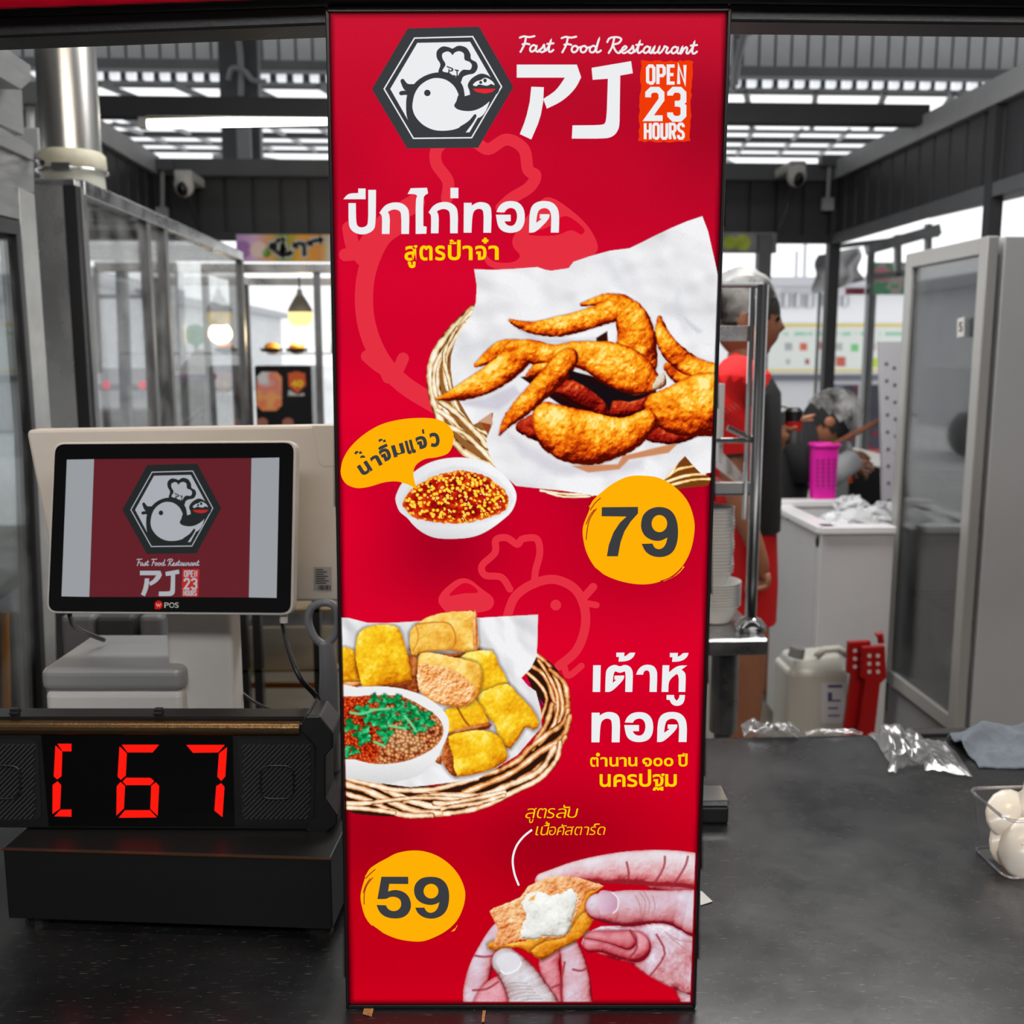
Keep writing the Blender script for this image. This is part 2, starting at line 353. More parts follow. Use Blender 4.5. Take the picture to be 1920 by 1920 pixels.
# ------------------------------------------------------------ the lightbox sign
SD = .92
PS = Plane(tuple(FH * SD), tuple(-FH))        # its printed face
def emblem(V, off, cols, hexa=True, T=None, text=True):
    """chick-and-hat emblem; units of the big one on the sign (2.4615 per photo pixel from 600,0); cols = slots dark, white, red"""
    D, W, Rd = cols; s = .00008
    def pol(c, pts, o, sm=0): V.cur = c; V.poly(pts, off + o * s, sm)
    if hexa:
        pol(D, [(405, 133), (735, 125), (893, 403), (730, 683), (403, 687), (240, 413)], 0)
        V.cur = W; V.stroke([(437, 178), (705, 171), (838, 402), (700, 637), (432, 640), (297, 412)], 6, off + s, closed=True)
        pol(W, [(450, 200), (693, 195), (812, 402), (690, 612), (440, 615), (325, 412)], 1)
    a = 2
    pol(D, [(398, 480), (403, 440), (422, 405), (455, 370), (498, 346), (548, 336), (600, 346), (640, 372), (660, 400), (668, 440), (668, 470), (640, 520), (600, 560), (716, 532), (718, 548), (690, 590), (655, 622), (560, 632), (470, 628), (440, 612), (412, 570), (400, 530)], a, 4)
    pol(D, [(420, 560), (460, 618), (455, 625), (440, 605)], a)
    pol(D, [(425, 620), (440, 590), (650, 590), (640, 624), (560, 634), (470, 632)], a)
    pol(W, [(428, 480), (440, 430), (470, 390), (520, 364), (575, 368), (618, 398), (640, 440), (640, 462), (620, 486), (640, 508), (700, 514), (745, 500), (786, 452), (765, 515), (735, 545), (710, 538), (690, 562), (640, 592), (590, 604), (530, 602), (480, 580), (445, 545), (430, 512)], a + 1, 4)
    pol(D, [(640, 440), (662, 447), (688, 440), (760, 420), (828, 412), (800, 452), (752, 494), (700, 514), (645, 510), (620, 492), (630, 468)], a + 2, 3)
    V.cur = D
    V.stroke([(716, 536), (690, 566), (650, 592)], 14, off + (a + 2) * s, sm=4, rnd=True)
    for p in ([(432, 400), (402, 398), (384, 380)], [(420, 418), (396, 408), (382, 376)], [(412, 432), (392, 430), (376, 432)]): V.stroke(p, 20, off + a * s, sm=3, rnd=True)
    V.disc(496, 431, 15, 15, off + (a + 2) * s)
    pol(D, [(548, 340), (556, 300), (540, 270), (540, 238), (565, 217), (595, 220), (612, 226), (640, 213), (675, 222), (694, 250), (698, 275), (722, 290), (728, 315), (712, 340), (680, 348), (660, 358), (645, 385), (600, 356)], a + 1, 4)
    pol(W, [(566, 330), (580, 300), (566, 272), (566, 250), (588, 240), (603, 246), (612, 256), (624, 244), (645, 239), (664, 250), (668, 278), (690, 288), (701, 303), (693, 324), (662, 324), (645, 338), (630, 360), (600, 340)], a + 2, 4)
    pol(D, [(690, 420), (682, 395), (695, 370), (718, 352), (745, 342), (775, 350), (800, 372), (828, 405), (812, 440), (760, 450), (700, 445)], a + 3, 4)
    pol(W, [(706, 394), (722, 378), (742, 372), (760, 362), (778, 366), (798, 380), (806, 396), (790, 390), (770, 398), (735, 392), (722, 400)], a + 4, 4)
    V.cur = D; V.disc(742, 383, 7, 7, off + (a + 5) * s); V.disc(762, 374, 8, 9, off + (a + 5) * s)
    pol(Rd, [(705, 412), (811, 412), (795, 427), (762, 434), (722, 427)], a + 5)
    if text:
        k = .105
        for p in WORD: pol(D, [(585 + (x - 908) * k + (y - 300) * .01, 306 + (y - 300) * k * 1.05 + (x - 908) * .04) for x, y in p], a + 4)
WORD = [[(908, 300), (1185, 300), (1205, 358), (1180, 410), (1120, 468), (1047, 503), (1030, 458), (1090, 420), (1130, 360), (908, 360)],
        [(975, 402), (1033, 404), (1030, 470), (1016, 550), (975, 645), (922, 620), (950, 550), (968, 470)],
        [(1253, 315), (1435, 284), (1443, 340), (1385, 350), (1382, 560), (1380, 590), (1366, 618), (1345, 634), (1315, 641), (1162, 641), (1165, 580), (1295, 579), (1312, 573), (1322, 555), (1328, 365), (1258, 370)]]
def wordmark(V, off, c):
    V.cur = c
    for p in WORD: V.poly(rounded(p, 2, 35), off)
SCR = {'F': ([[(8, 10), (30, 2), (60, 6), (88, 0)], [(42, 6), (38, 50), (22, 96)], [(28, 50), (50, 46), (66, 50)]], 62),
       'a': ([[(44, 62), (28, 54), (14, 66), (12, 84), (22, 94), (38, 84), (46, 62), (44, 86), (56, 94), (66, 84)]], 56),
       's': ([[(4, 88), (22, 70), (30, 52), (34, 66), (38, 84), (26, 96), (12, 92)], [(34, 92), (48, 84)]], 42),
       't': ([[(2, 86), (16, 60), (24, 24), (18, 70), (22, 92), (34, 92), (44, 82)], [(6, 46), (40, 42)]], 40),
       'o': ([[(36, 58), (18, 58), (10, 78), (20, 94), (36, 90), (44, 72), (36, 58), (44, 66), (60, 62)]], 50),
       'd': ([[(44, 62), (28, 54), (12, 68), (14, 88), (28, 94), (42, 80), (56, 10), (48, 70), (52, 92), (66, 90), (74, 82)]], 62),
       'R': ([[(8, 30), (20, 6), (60, 0), (84, 12), (72, 36), (44, 48), (62, 84), (80, 96), (96, 84)], [(44, 8), (38, 60), (24, 96)]], 84),
       'e': ([[(2, 84), (22, 78), (36, 62), (26, 54), (12, 70), (14, 90), (28, 96), (46, 84)]], 40),
       'r': ([[(2, 86), (14, 62), (16, 52), (30, 58), (34, 62), (28, 86), (38, 94), (50, 84)]], 46),
       'u': ([[(2, 84), (14, 56), (10, 84), (20, 94), (36, 80), (42, 56), (38, 84), (46, 94), (58, 84)]], 54),
       'n': ([[(4, 92), (14, 56), (12, 92), (24, 66), (36, 56), (42, 66), (40, 88), (48, 94), (58, 84)]], 54), ' ': ([], 34)}
def script(V, txt, x0, y0, x1, y1, off, w, sl=0.0):
    tot = sum(SCR[c][1] for c in txt); x = 0; kx = (x1 - x0) / tot; ky = (y1 - y0) / 100
    for c in txt:
        for st in SCR[c][0]: V.stroke([(x0 + (x + a + (50 - b) * .12) * kx, y0 + b * ky + sl * (x + a) * kx) for a, b in st], w, off, sm=5, rnd=True)
        x += SCR[c][1]
CAPS = {'O': [[(20, 100), (8, 88), (8, 12), (20, 0), (42, 0), (54, 12), (54, 88), (42, 100), (20, 100)]], 'P': [[(8, 106), (8, 0), (42, 0), (54, 12), (54, 44), (42, 56), (8, 56)]],
        'E': [[(54, 0), (8, 0), (8, 100), (54, 100)], [(8, 50), (46, 50)]], 'N': [[(8, 106), (8, -2), (54, 102), (54, -6)]], 'H': [[(8, -6), (8, 106)], [(54, -6), (54, 106)], [(8, 50), (54, 50)]],
        'U': [[(8, -6), (8, 88), (20, 100), (42, 100), (54, 88), (54, -6)]], 'R': [[(8, 106), (8, 0), (42, 0), (54, 12), (54, 42), (42, 54), (8, 54)], [(32, 54), (54, 106)]],
        'S': [[(54, 22), (54, 12), (42, 0), (20, 0), (8, 12), (8, 32), (20, 46), (42, 54), (54, 68), (54, 88), (42, 100), (20, 100), (8, 88), (8, 76)]],
        '2': [[(8, 26), (8, 12), (20, 0), (42, 0), (54, 12), (54, 34), (8, 98), (58, 98)]], '3': [[(8, 20), (8, 12), (20, 0), (42, 0), (54, 12), (54, 38), (42, 48), (24, 48)], [(42, 48), (54, 58), (54, 88), (42, 100), (20, 100), (8, 88), (8, 78)]]}
def caps(V, txt, x0, y0, x1, y1, off, w):
    n = len(txt); cw = (x1 - x0) / (n * 62 + (n - 1) * 14); ch = (y1 - y0) / 112
    for i, c in enumerate(txt):
        for st in CAPS[c]: V.stroke([(x0 + (i * 76 + a) * cw, y0 + (b + 6) * ch) for a, b in st], w, off)
def openbox(V, off, cb, cw):
    rg = random.Random(4); V.cur = cb
    e = []
    for (ax, ay), (bx, by) in zip([(1482, 283), (1718, 283), (1705, 655), (1470, 655)], [(1718, 283), (1705, 655), (1470, 655), (1482, 283)]):
        for k in range(16): e.append((ax + (bx - ax) * k / 16 + rg.uniform(-4, 4), ay + (by - ay) * k / 16 + rg.uniform(-4, 4)))
    V.poly(e, off); V.cur = cw
    caps(V, 'OPEN', 1506, 302, 1688, 390, off + .0001, 15); caps(V, '23', 1503, 408, 1687, 558, off + .0001, 27); caps(V, 'HOURS', 1496, 570, 1680, 644, off + .0001, 13)

def rounded(p, it=2, lim=58):
    for _ in range(it):
        o = []
        for i in range(len(p)):
            a, b, d = p[i - 1], p[i], p[(i + 1) % len(p)]
            t = math.degrees(abs((math.atan2(d[1] - b[1], d[0] - b[0]) - math.atan2(b[1] - a[1], b[0] - a[0]) + math.pi) % (2 * math.pi) - math.pi))
            if 8 < t < lim: o += [(b[0] + (a[0] - b[0]) * .25, b[1] + (a[1] - b[1]) * .25), (b[0] + (d[0] - b[0]) * .25, b[1] + (d[1] - b[1]) * .25)]
            else: o.append(b)
        p = o
    return p
TH = {'ko': [(352, 305), (390, 250), (450, 228), (510, 232), (555, 265), (568, 310), (565, 457), (510, 457), (510, 320), (500, 290), (460, 278), (425, 290), (413, 300), (428, 325), (425, 457), (370, 457), (372, 335), (365, 318)],
      'po': [(130, 235), (183, 235), (185, 380), (200, 405), (228, 412), (260, 400), (272, 375), (272, 140), (328, 140), (326, 390), (310, 430), (270, 455), (225, 462), (180, 452), (145, 425), (130, 385)],
      'ii': [(93, 207), (128, 165), (200, 163), (200, 130), (253, 130), (253, 207)],
      'ai': [(555, 170), (578, 128), (695, 125), (702, 165), (676, 180), (668, 205), (668, 400), (692, 405), (690, 455), (613, 457), (613, 205), (625, 185), (612, 170)],
      'e': [(277, 248), (353, 248), (347, 515), (272, 515)],
      'to': [(397, 515), (402, 330), (412, 290), (445, 256), (500, 240), (545, 264), (590, 240), (645, 258), (670, 300), (675, 345), (668, 515), (597, 515), (602, 330), (592, 308), (545, 328), (500, 308), (482, 326), (472, 424), (508, 394), (489, 392), (490, 352), (588, 350), (585, 390), (462, 515)],
      'tho': [(508, 122), (590, 122), (586, 160), (616, 148), (638, 122), (697, 122), (688, 155), (655, 190), (600, 210), (530, 212), (535, 165), (508, 165)],
      'aa': [(705, 342), (728, 285), (775, 248), (830, 240), (885, 256), (912, 300), (918, 340), (912, 515), (840, 515), (845, 335), (832, 304), (805, 297), (783, 312), (776, 342)],
      'ho': [(970, 248), (1038, 248), (1034, 318), (1120, 250), (1217, 250), (1160, 292), (1192, 318), (1203, 350), (1197, 515), (1130, 515), (1133, 352), (1110, 335), (1030, 400), (1028, 515), (960, 515)],
      'uu': [(1010, 545), (1085, 545), (1087, 578), (1110, 602), (1133, 580), (1140, 545), (1195, 545), (1190, 600), (1165, 643), (1110, 658), (1062, 640), (1040, 595), (1010, 592)],
      'tt': [(262, 722), (343, 722), (341, 750), (400, 715), (470, 715), (525, 740), (548, 800), (541, 1018), (462, 1018), (466, 815), (445, 783), (395, 780), (350, 820), (340, 1018), (260, 1018)],
      'o': [(592, 820), (615, 765), (665, 725), (740, 713), (815, 727), (865, 780), (880, 860), (868, 945), (825, 1000), (740, 1020), (655, 1005), (605, 955), (587, 845), (735, 845), (735, 907), (672, 907), (692, 940), (740, 955), (780, 935), (800, 880), (797, 825), (775, 790), (735, 778), (692, 793), (672, 823)],
      'do': [(915, 1015), (920, 825), (945, 755), (1000, 720), (1070, 712), (1145, 725), (1197, 775), (1215, 850), (1210, 1015), (1130, 1015), (1137, 850), (1115, 795), (1067, 778), (1018, 795), (997, 830), (985, 922), (1042, 885), (1020, 882), (1022, 840), (1118, 840), (1115, 885), (980, 1015)]}
def thai(V, key, off, box=None, src=None):
    p = TH[key]
    if box:
        xs = [a for a, b in p]; ys = [b for a, b in p]; a, b, c, d = min(xs), max(xs), min(ys), max(ys); x0, y0, x1, y1 = box
        p = [(x0 + (x - a) / (b - a) * (x1 - x0), y0 + (y - c) / (d - c) * (y1 - y0)) for x, y in p]
    V.poly(rounded(p), off)

sign = empty('lightbox_sign', PS(976, 1886), 'tall lit red menu sign with fried chicken, tofu and two prices', 'sign')
def SQ(q, off): return [PS(x, y, off) for x, y in q]
OUT = [(611, 21), (1370, 19), (1303, 1887), (650, 1887)]; INN = [(618, 26), (1363, 24), (1298, 1881), (655, 1881)]
m_frame = mat('black_aluminium', (16, 16, 18), .32, .3, spec=.5)
def thick(q, near, far): f = SQ(q, near); g = SQ(q, far); return f + g
for (i, j) in ((0, 1), (1, 2), (2, 3), (3, 0)):
    b = MB(); o1, o2, i1, i2 = OUT[i], OUT[j], INN[i], INN[j]
    F4 = [PS(*p, .004) for p in (o1, o2, i2, i1)]; B4 = [p + FH * .05 for p in F4]
    b.hexa(F4 + B4).build('frame_rail', m_frame, sign, bevel=.0008)
cb = MB(); f4 = SQ(INN, -.006); cb.hexa(f4 + [p + FH * .038 for p in f4]).build('light_box_body', m_frame, sign)
# lit cloth: red gradient of the print, with weaker backlight at the edge folds painted in
cv = Canvas(618, 24, 1364, 1884, 6.0)
u = (cv.X - 985) / 370; v = (cv.Y - 24) / 1860
left = np.interp(cv.Y, [24, 1884], [618, 656]); right = np.interp(cv.Y, [24, 1884], [1363, 1298])
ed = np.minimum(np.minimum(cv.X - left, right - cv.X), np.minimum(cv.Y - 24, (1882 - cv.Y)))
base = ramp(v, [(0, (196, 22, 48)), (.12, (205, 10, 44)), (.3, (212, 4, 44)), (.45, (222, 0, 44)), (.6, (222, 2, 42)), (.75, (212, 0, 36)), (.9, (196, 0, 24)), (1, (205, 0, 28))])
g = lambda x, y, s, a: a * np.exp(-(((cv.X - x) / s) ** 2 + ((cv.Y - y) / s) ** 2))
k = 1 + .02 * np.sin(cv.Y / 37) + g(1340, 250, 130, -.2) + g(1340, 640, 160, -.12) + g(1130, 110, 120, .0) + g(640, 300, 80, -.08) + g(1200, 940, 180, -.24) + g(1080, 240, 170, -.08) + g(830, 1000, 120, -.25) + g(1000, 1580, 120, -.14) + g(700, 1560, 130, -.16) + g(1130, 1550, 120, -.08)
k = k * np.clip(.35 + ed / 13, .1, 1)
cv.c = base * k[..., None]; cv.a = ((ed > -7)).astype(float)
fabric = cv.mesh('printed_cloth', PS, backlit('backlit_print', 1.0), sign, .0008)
m_w = emis('print_white', (236, 238, 240)); m_y = emis('print_yellow', (255, 214, 0)); m_o = emis('print_amber', (255, 176, 4)); m_d = emis('print_charcoal', (58, 60, 64))
m_or = emis('print_orange_red', (240, 58, 8)); m_red = emis('print_bright_red', (232, 40, 50)); m_wm = emis('print_pale_red', (230, 48, 66)); m_wr = emis('print_background_red', (216, 8, 44)); m_wr0 = emis('print_dark_red', (168, 8, 30))
# pale chick emblems behind the print
V = Vec(PS, lambda x, y: (660 + (x - 388) * .99 - (x - 388) * .0, 262 + (y - 215) * .94))
V.cur = 0
def big(V):
    V.cur = 0
    # large emblem: tail, body ring, foot, hat, wing
    P = lambda pts, w, sm=6: V.stroke(pts, w, .0011, sm=sm, rnd=True)
    P([(744, 424), (712, 452), (686, 520), (686, 600), (712, 670), (756, 720), (820, 760)], 34)
    P([(655, 428), (662, 462), (680, 486)], 26); P([(648, 478), (690, 474)], 24); P([(682, 470), (720, 420), (780, 380)], 34)
    P([(688, 668), (712, 688), (740, 700), (756, 672)], 22); P([(720, 690), (728, 708)], 22)
    P([(838, 372), (840, 340), (818, 306), (822, 276), (858, 256), (892, 268), (916, 280), (950, 262), (982, 280), (990, 318), (1004, 330), (992, 352), (960, 372), (940, 390)], 22)
    V.poly(crom([(965, 440), (1000, 392), (1030, 370), (1080, 402), (1110, 436), (1120, 470), (1090, 490), (1076, 505), (930, 505), (905, 470), (925, 490), (960, 492), (975, 480), (962, 462)], 4, True), .0011)
    V.cur = 1; V.poly(crom([(990, 440), (1030, 425), (1060, 405), (1094, 428), (1090, 440), (1070, 432), (1040, 442)], 4, True), .00118)
Vb = Vec(PS); big(Vb); Vb.build('faint_emblem_print', [m_wm, m_wr], sign)
V2 = Vec(PS); V2.cur = 0
for pts, w in (([(952, 1152), (966, 1118), (1000, 1094), (1040, 1086), (1078, 1104), (1096, 1140), (1096, 1180), (1080, 1220), (1048, 1248)], 17), ([(1096, 1118), (1112, 1100)], 15), ([(1096, 1130), (1118, 1134)], 12),
               ([(1058, 1250), (1066, 1266), (1090, 1248)], 12), ([(1002, 1096), (1004, 1070), (1012, 1036), (1006, 1010), (980, 1010), (970, 1020), (950, 1008), (930, 1012), (928, 1036), (904, 1060), (910, 1078), (940, 1082), (956, 1104)], 13)):
    V2.stroke(pts, w, .0011, sm=6, rnd=True)
V2.poly(crom([(822, 1124), (832, 1106), (858, 1086), (880, 1086), (904, 1104), (924, 1120), (924, 1136), (908, 1146), (850, 1152), (830, 1140)], 4, True), .0011); V2.disc(1042, 1134, 10, 10, .0011)
V2.cur = 1; V2.poly(crom([(842, 1116), (866, 1094), (884, 1096), (896, 1110), (870, 1112)], 4, True), .00118)
V2.build('faint_emblem_print', [m_wm, m_wr], sign)
# emblem, wordmark and opening box
TT = lambda x, y: (600 + x / 2.4615, y / 2.4615)
V = Vec(PS, TT); emblem(V, .0012, (0, 1, 2)); V.build('chick_emblem', [m_d, m_w, m_red], sign)
V = Vec(PS, TT); wordmark(V, .0012, 0); script(V, 'Fast Food Restaurant', 912, 168, 1738, 244, .0012, 9, .012); V.build('brand_lettering', [m_w], sign)
V = Vec(PS, TT); openbox(V, .0012, 0, 1); V.build('opening_hours_box', [m_or, m_w], sign)
# headlines
V = Vec(PS, lambda x, y: (620 + x / 3.84, 320 + y / 3.84))
for kx in ('po', 'ii', 'ko', 'ai'): thai(V, kx, .0013)
thai(V, 'ko', .0013, (705, 225, 918, 452)); V.poly([(863, 125), (920, 125), (920, 200), (863, 200)], .0013)
thai(V, 'tt', .0013, (958, 228, 1160, 448)); thai(V, 'o', .0013, (1190, 218, 1400, 452)); thai(V, 'do', .0013, (1428, 218, 1646, 447)); V.build('white_headline', [m_w], sign)
V = Vec(PS, lambda x, y: (1060 + x / 5.333, 1200 + y / 5.333))
for kx in ('e', 'to', 'tho', 'aa', 'ho', 'uu', 'tt', 'o', 'do'): thai(V, kx, .0013)
thai(V, 'tho', .0013, (1043, 125, 1230, 214)); V.build('white_headline', [m_w], sign)
V = Vec(PS, lambda x, y: (620 + x / 3.84, 320 + y / 3.84))
for ch, a, b, c, d in (('ส', 533, 538, 625, 650), ('ู', 556, 655, 612, 702), ('ต', 640, 540, 734, 648), ('ร', 752, 540, 826, 648), ('ป', 845, 500, 936, 646), ('้', 856, 498, 906, 530), ('า', 950, 540, 1022, 645), ('จ', 1042, 540, 1122, 644), ('๋', 1090, 484, 1136, 526), ('า', 1136, 540, 1210, 643)):
    V.glyph(ch, a, b, c, d, .0013, .022)
V.build('yellow_lettering', [m_y], sign)
V = Vec(PS, lambda x, y: (1060 + x / 5.333, 1200 + y / 5.333))
for ch, a, b, c, d in (('ต', 247, 1166, 330, 1262), ('ํ', 306, 1122, 344, 1158), ('า', 350, 1166, 420, 1260), ('น', 440, 1166, 530, 1260), ('า', 540, 1166, 612, 1260), ('น', 628, 1166, 718, 1258), ('๑', 768, 1172, 864, 1260), ('๐', 878, 1172, 970, 1258), ('๐', 984, 1172, 1078, 1258), ('ป', 1130, 1130, 1220, 1260), ('ี', 1122, 1126, 1190, 1160),
                       ('น', 342, 1336, 452, 1464), ('ค', 480, 1336, 600, 1462), ('ร', 616, 1336, 718, 1464), ('ป', 736, 1288, 856, 1462), ('ฐ', 872, 1330, 990, 1500), ('ม', 996, 1336, 1112, 1462)):
    V.glyph(ch, a, b, c, d, .0013, .02)
V.build('yellow_lettering', [m_y], sign)
V = Vec(PS, lambda x, y: (840 + x / 3.84, 1480 + y / 3.84))
for ch, a, b, c, d in (('ส', 562, 130, 632, 204), ('ู', 580, 210, 612, 238), ('ต', 642, 132, 706, 203), ('ร', 716, 132, 768, 203), ('ล', 782, 134, 850, 202), ('ั', 830, 106, 880, 130), ('บ', 862, 134, 930, 200),
                       ('เ', 634, 262, 656, 326), ('น', 668, 264, 722, 326), ('ื', 690, 242, 730, 260), ('้', 700, 228, 732, 242), ('อ', 730, 264, 776, 325), ('ค', 788, 264, 836, 325), ('ั', 818, 246, 856, 262), ('ส', 846, 262, 900, 325), ('ต', 912, 264, 962, 325), ('า', 974, 264, 1012, 324), ('ร', 1022, 264, 1062, 324), ('์', 1050, 242, 1090, 262), ('ด', 1076, 264, 1130, 323)):
    V.glyph(ch, a, b, c, d, .0013, -.01, shear=.22)
V.build('yellow_lettering', [m_y], sign)
V = Vec(PS, lambda x, y: (840 + x / 3.84, 1480 + y / 3.84)); V.stroke([(600, 290), (540, 340), (490, 410), (466, 500), (478, 600), (508, 682)], 15, .0013, sm=6, rnd=True); V.build('pointer_line', [m_w], sign)
# speech bubble
V = Vec(PS, lambda x, y: (620 + x / 4.8, 760 + y / 4.8)); V.cur = 0
V.poly(crom([(92, 590), (112, 490), (180, 375), (300, 262), (450, 174), (620, 128), (800, 112), (950, 122), (1050, 168), (1105, 250), (1100, 350), (1056, 430), (960, 465), (850, 482), (775, 530), (748, 590), (752, 660), (775, 735), (802, 772)], 5) + crom([(802, 772), (740, 730), (650, 695), (580, 682), (480, 692), (350, 730), (240, 742), (150, 710), (104, 650), (92, 590)], 5)[1:-1], .0019); V.cur = 1
for ch, cx, cy, w, h, ro in (('น', 310, 565, 88, 92, -33), ('้', 250, 427, 52, 42, -33), ('ํ', 291, 470, 38, 38, 0), ('า', 412, 500, 66, 92, -28), ('จ', 495, 442, 78, 100, -22), ('ิ', 472, 372, 72, 24, -24), ('้', 465, 318, 52, 40, -22), ('ม', 612, 402, 92, 96, -16), ('แ', 720, 372, 66, 108, -14), ('จ', 820, 332, 80, 100, -12), ('่', 834, 234, 16, 34, -8), ('ว', 938, 308, 72, 112, -8)):
    V.glyph(ch, cx - w * .6, cy - h * .58, cx + w * .6, cy + h * .58, .002, .045, rot=R(ro))
V.build('speech_bubble', [m_o, m_d], sign)
# price roundels
NINE = [(1375, 415), (1387, 360), (1430, 320), (1490, 305), (1555, 318), (1598, 365), (1615, 440), (1612, 530), (1585, 598), (1530, 630), (1460, 630), (1405, 600), (1380, 545), (1450, 543), (1462, 570), (1490, 582), (1520, 570), (1538, 540), (1545, 505), (1500, 528), (1448, 524), (1400, 497), (1378, 455)]
V = Vec(PS, lambda x, y: (800 + x / 3.4286, 860 + y / 3.4286)); V.cur = 0
V.poly([(1300, 112), (1400, 108), (1500, 125), (1600, 185), (1680, 280), (1718, 400), (1715, 500), (1690, 600), (1640, 690), (1560, 760), (1450, 800), (1330, 802), (1200, 770), (1100, 715), (1040, 630), (1010, 540), (1003, 440), (1040, 340), (1065, 270), (1140, 200), (1210, 150)], .0019, sm=4)
V.stroke([(1652, 690), (1600, 745), (1520, 785)], [10, 6, 3], .0019, sm=3); V.stroke([(1042, 308), (1075, 268), (1110, 240)], [4, 12], .0019)
V.cur = 2
for p in ([(1118, 250), (1080, 285), (1050, 330)], [(1092, 318), (1055, 370), (1035, 430), (1024, 520)], [(1078, 325), (1048, 365), (1024, 420)], [(1640, 700), (1580, 755), (1500, 785)], [(1088, 705), (1130, 740)]): V.stroke(p, 6, .00195, sm=3)
V.cur = 1; V.poly([(1125, 310), (1357, 308), (1357, 350), (1310, 402), (1270, 465), (1245, 535), (1228, 625), (1157, 625), (1170, 550), (1200, 470), (1240, 410), (1283, 370), (1123, 368)], .002)
V.poly(rounded(NINE), .002); V.cur = 0; V.disc(1494, 415, 50, 55, .0021); V.build('price_roundel', [m_o, m_d, m_wr0], sign)
V = Vec(PS, lambda x, y: (620 + x / 5.333, 1560 + y / 5.333)); V.cur = 0
V.poly([(820, 175), (950, 187), (1080, 235), (1200, 322), (1290, 435), (1340, 560), (1345, 650), (1320, 760), (1260, 880), (1150, 982), (1000, 1058), (880, 1085), (700, 1065), (550, 1010), (420, 930), (350, 840), (312, 720), (302, 620), (330, 500), (380, 375), (460, 310), (560, 255), (670, 200)], .0019, sm=4)
V.stroke([(1268, 922), (1240, 965), (1205, 985)], [6, 16, 4], .0019, sm=3); V.stroke([(345, 435), (380, 395), (430, 365)], [4, 14], .0019)
V.cur = 2
for p in ([(450, 362), (400, 405), (352, 455)], [(425, 445), (370, 515), (340, 600), (338, 715)], [(400, 455), (355, 520), (328, 600)], [(1250, 905), (1170, 990), (1000, 1062)], [(420, 925), (520, 998)]): V.stroke(p, 9, .00195, sm=3)
V.cur = 1; V.poly(rounded([(510, 437), (778, 437), (778, 510), (588, 508), (577, 584), (640, 565), (720, 580), (780, 625), (808, 700), (800, 770), (760, 825), (700, 852), (620, 855), (540, 835), (485, 785), (462, 718), (555, 722), (575, 760), (620, 782), (670, 775), (705, 740), (708, 690), (690, 655), (640, 635), (590, 640), (560, 660), (470, 660)]), .002)
V.poly(rounded([(832, 575), (845, 510), (900, 452), (980, 435), (1080, 442), (1150, 490), (1185, 570), (1187, 680), (1165, 770), (1110, 832), (1020, 860), (930, 845), (870, 800), (848, 745), (938, 745), (960, 785), (1000, 800), (1045, 785), (1075, 745), (1088, 692), (1050, 712), (990, 722), (905, 700), (850, 650)]), .002)
V.cur = 0; V.disc(1005, 580, 74, 73, .0021); V.build('price_roundel', [m_o, m_d, m_wr0], sign)
# ---- photographs on the print: chicken wings
PRINT = backlit('backlit_photo_print', 1.0, weave=True)
FRY = [(0, (84, 10, 0)), (.16, (150, 34, 6)), (.34, (208, 72, 8)), (.5, (238, 112, 12)), (.64, (250, 150, 20)), (.8, (255, 192, 50)), (1, (255, 236, 150))]
def Z(pts, ox, oy, k, rk=None): return [tuple([ox + p[0] / k, oy + p[1] / k] + [q / (rk or k) for q in p[2:]]) for p in pts]
def wicker(c, path, w, seed, light=(244, 228, 196), midc=(214, 168, 104), dark=(70, 34, 14), op=1):
    P = crom(path, 6); H, D = c.limbs([[(x, y, w / 2) for x, y in path]])
    t = np.clip(-D / (w / 2), 0, 1); n = fbm(c.X, c.Y, 14, seed, 3); t = t * .75 + (n - .5) * .9 + .12
    c.put(np.clip(.5 - D, 0, 1) * op, ramp(t, [(0, dark), (.28, midc), (.62, light), (1, (255, 250, 238))]))
c = Canvas(798, 400, 1352, 936, 1.5); z = lambda p: Z(p, 780, 400, 3.254)
# basket
c.fill(z([(350, 570), (230, 680), (130, 810), (75, 950), (85, 1090), (130, 1240), (210, 1370), (310, 1470), (490, 1555), (470, 1200), (350, 800)]), (150, 96, 48), sm=3)
for i, (pp, w) in enumerate([([(350, 580), (235, 690), (135, 820), (88, 950), (96, 1090), (140, 1240), (230, 1390), (330, 1480), (480, 1550)], 9), ([(340, 600), (240, 720), (165, 840), (130, 960), (140, 1090), (180, 1200), (260, 1330), (420, 1450), (490, 1540)], 6),
                           ([(330, 640), (250, 720), (130, 900), (110, 1050), (150, 1180)], 5.5), ([(300, 680), (200, 830), (180, 980), (220, 1130), (300, 1260), (440, 1390)], 7), ([(250, 700), (170, 860), (200, 1010), (240, 1160), (330, 1290), (430, 1340)], 5),
                           ([(150, 1150), (260, 1230), (380, 1350), (430, 1420)], 7), ([(130, 1200), (220, 1260), (320, 1370), (450, 1470)], 6), ([(190, 1300), (290, 1340), (400, 1440), (480, 1530)], 6)]):
    wicker(c, z(pp), w * 1.55, i)
c.fill(z([(1480, 1640), (1560, 1540), (1640, 1480), (1740, 1560), (1800, 1620), (1780, 1660), (1640, 1675), (1540, 1690)]), (120, 62, 20))
for i, pp in enumerate([[(1500, 1620), (1600, 1560), (1700, 1540)], [(1520, 1640), (1640, 1600), (1760, 1590)], [(1560, 1655), (1680, 1625), (1790, 1620)], [(1600, 1500), (1560, 1580), (1500, 1630)]]): wicker(c, z(pp), 6, 20 + i, (250, 220, 150), (224, 160, 70))
for i, pp in enumerate([[(760, 1690), (900, 1710), (1080, 1718)], [(800, 1700), (900, 1728), (1060, 1725)]]): wicker(c, z(pp), 5, 40 + i)
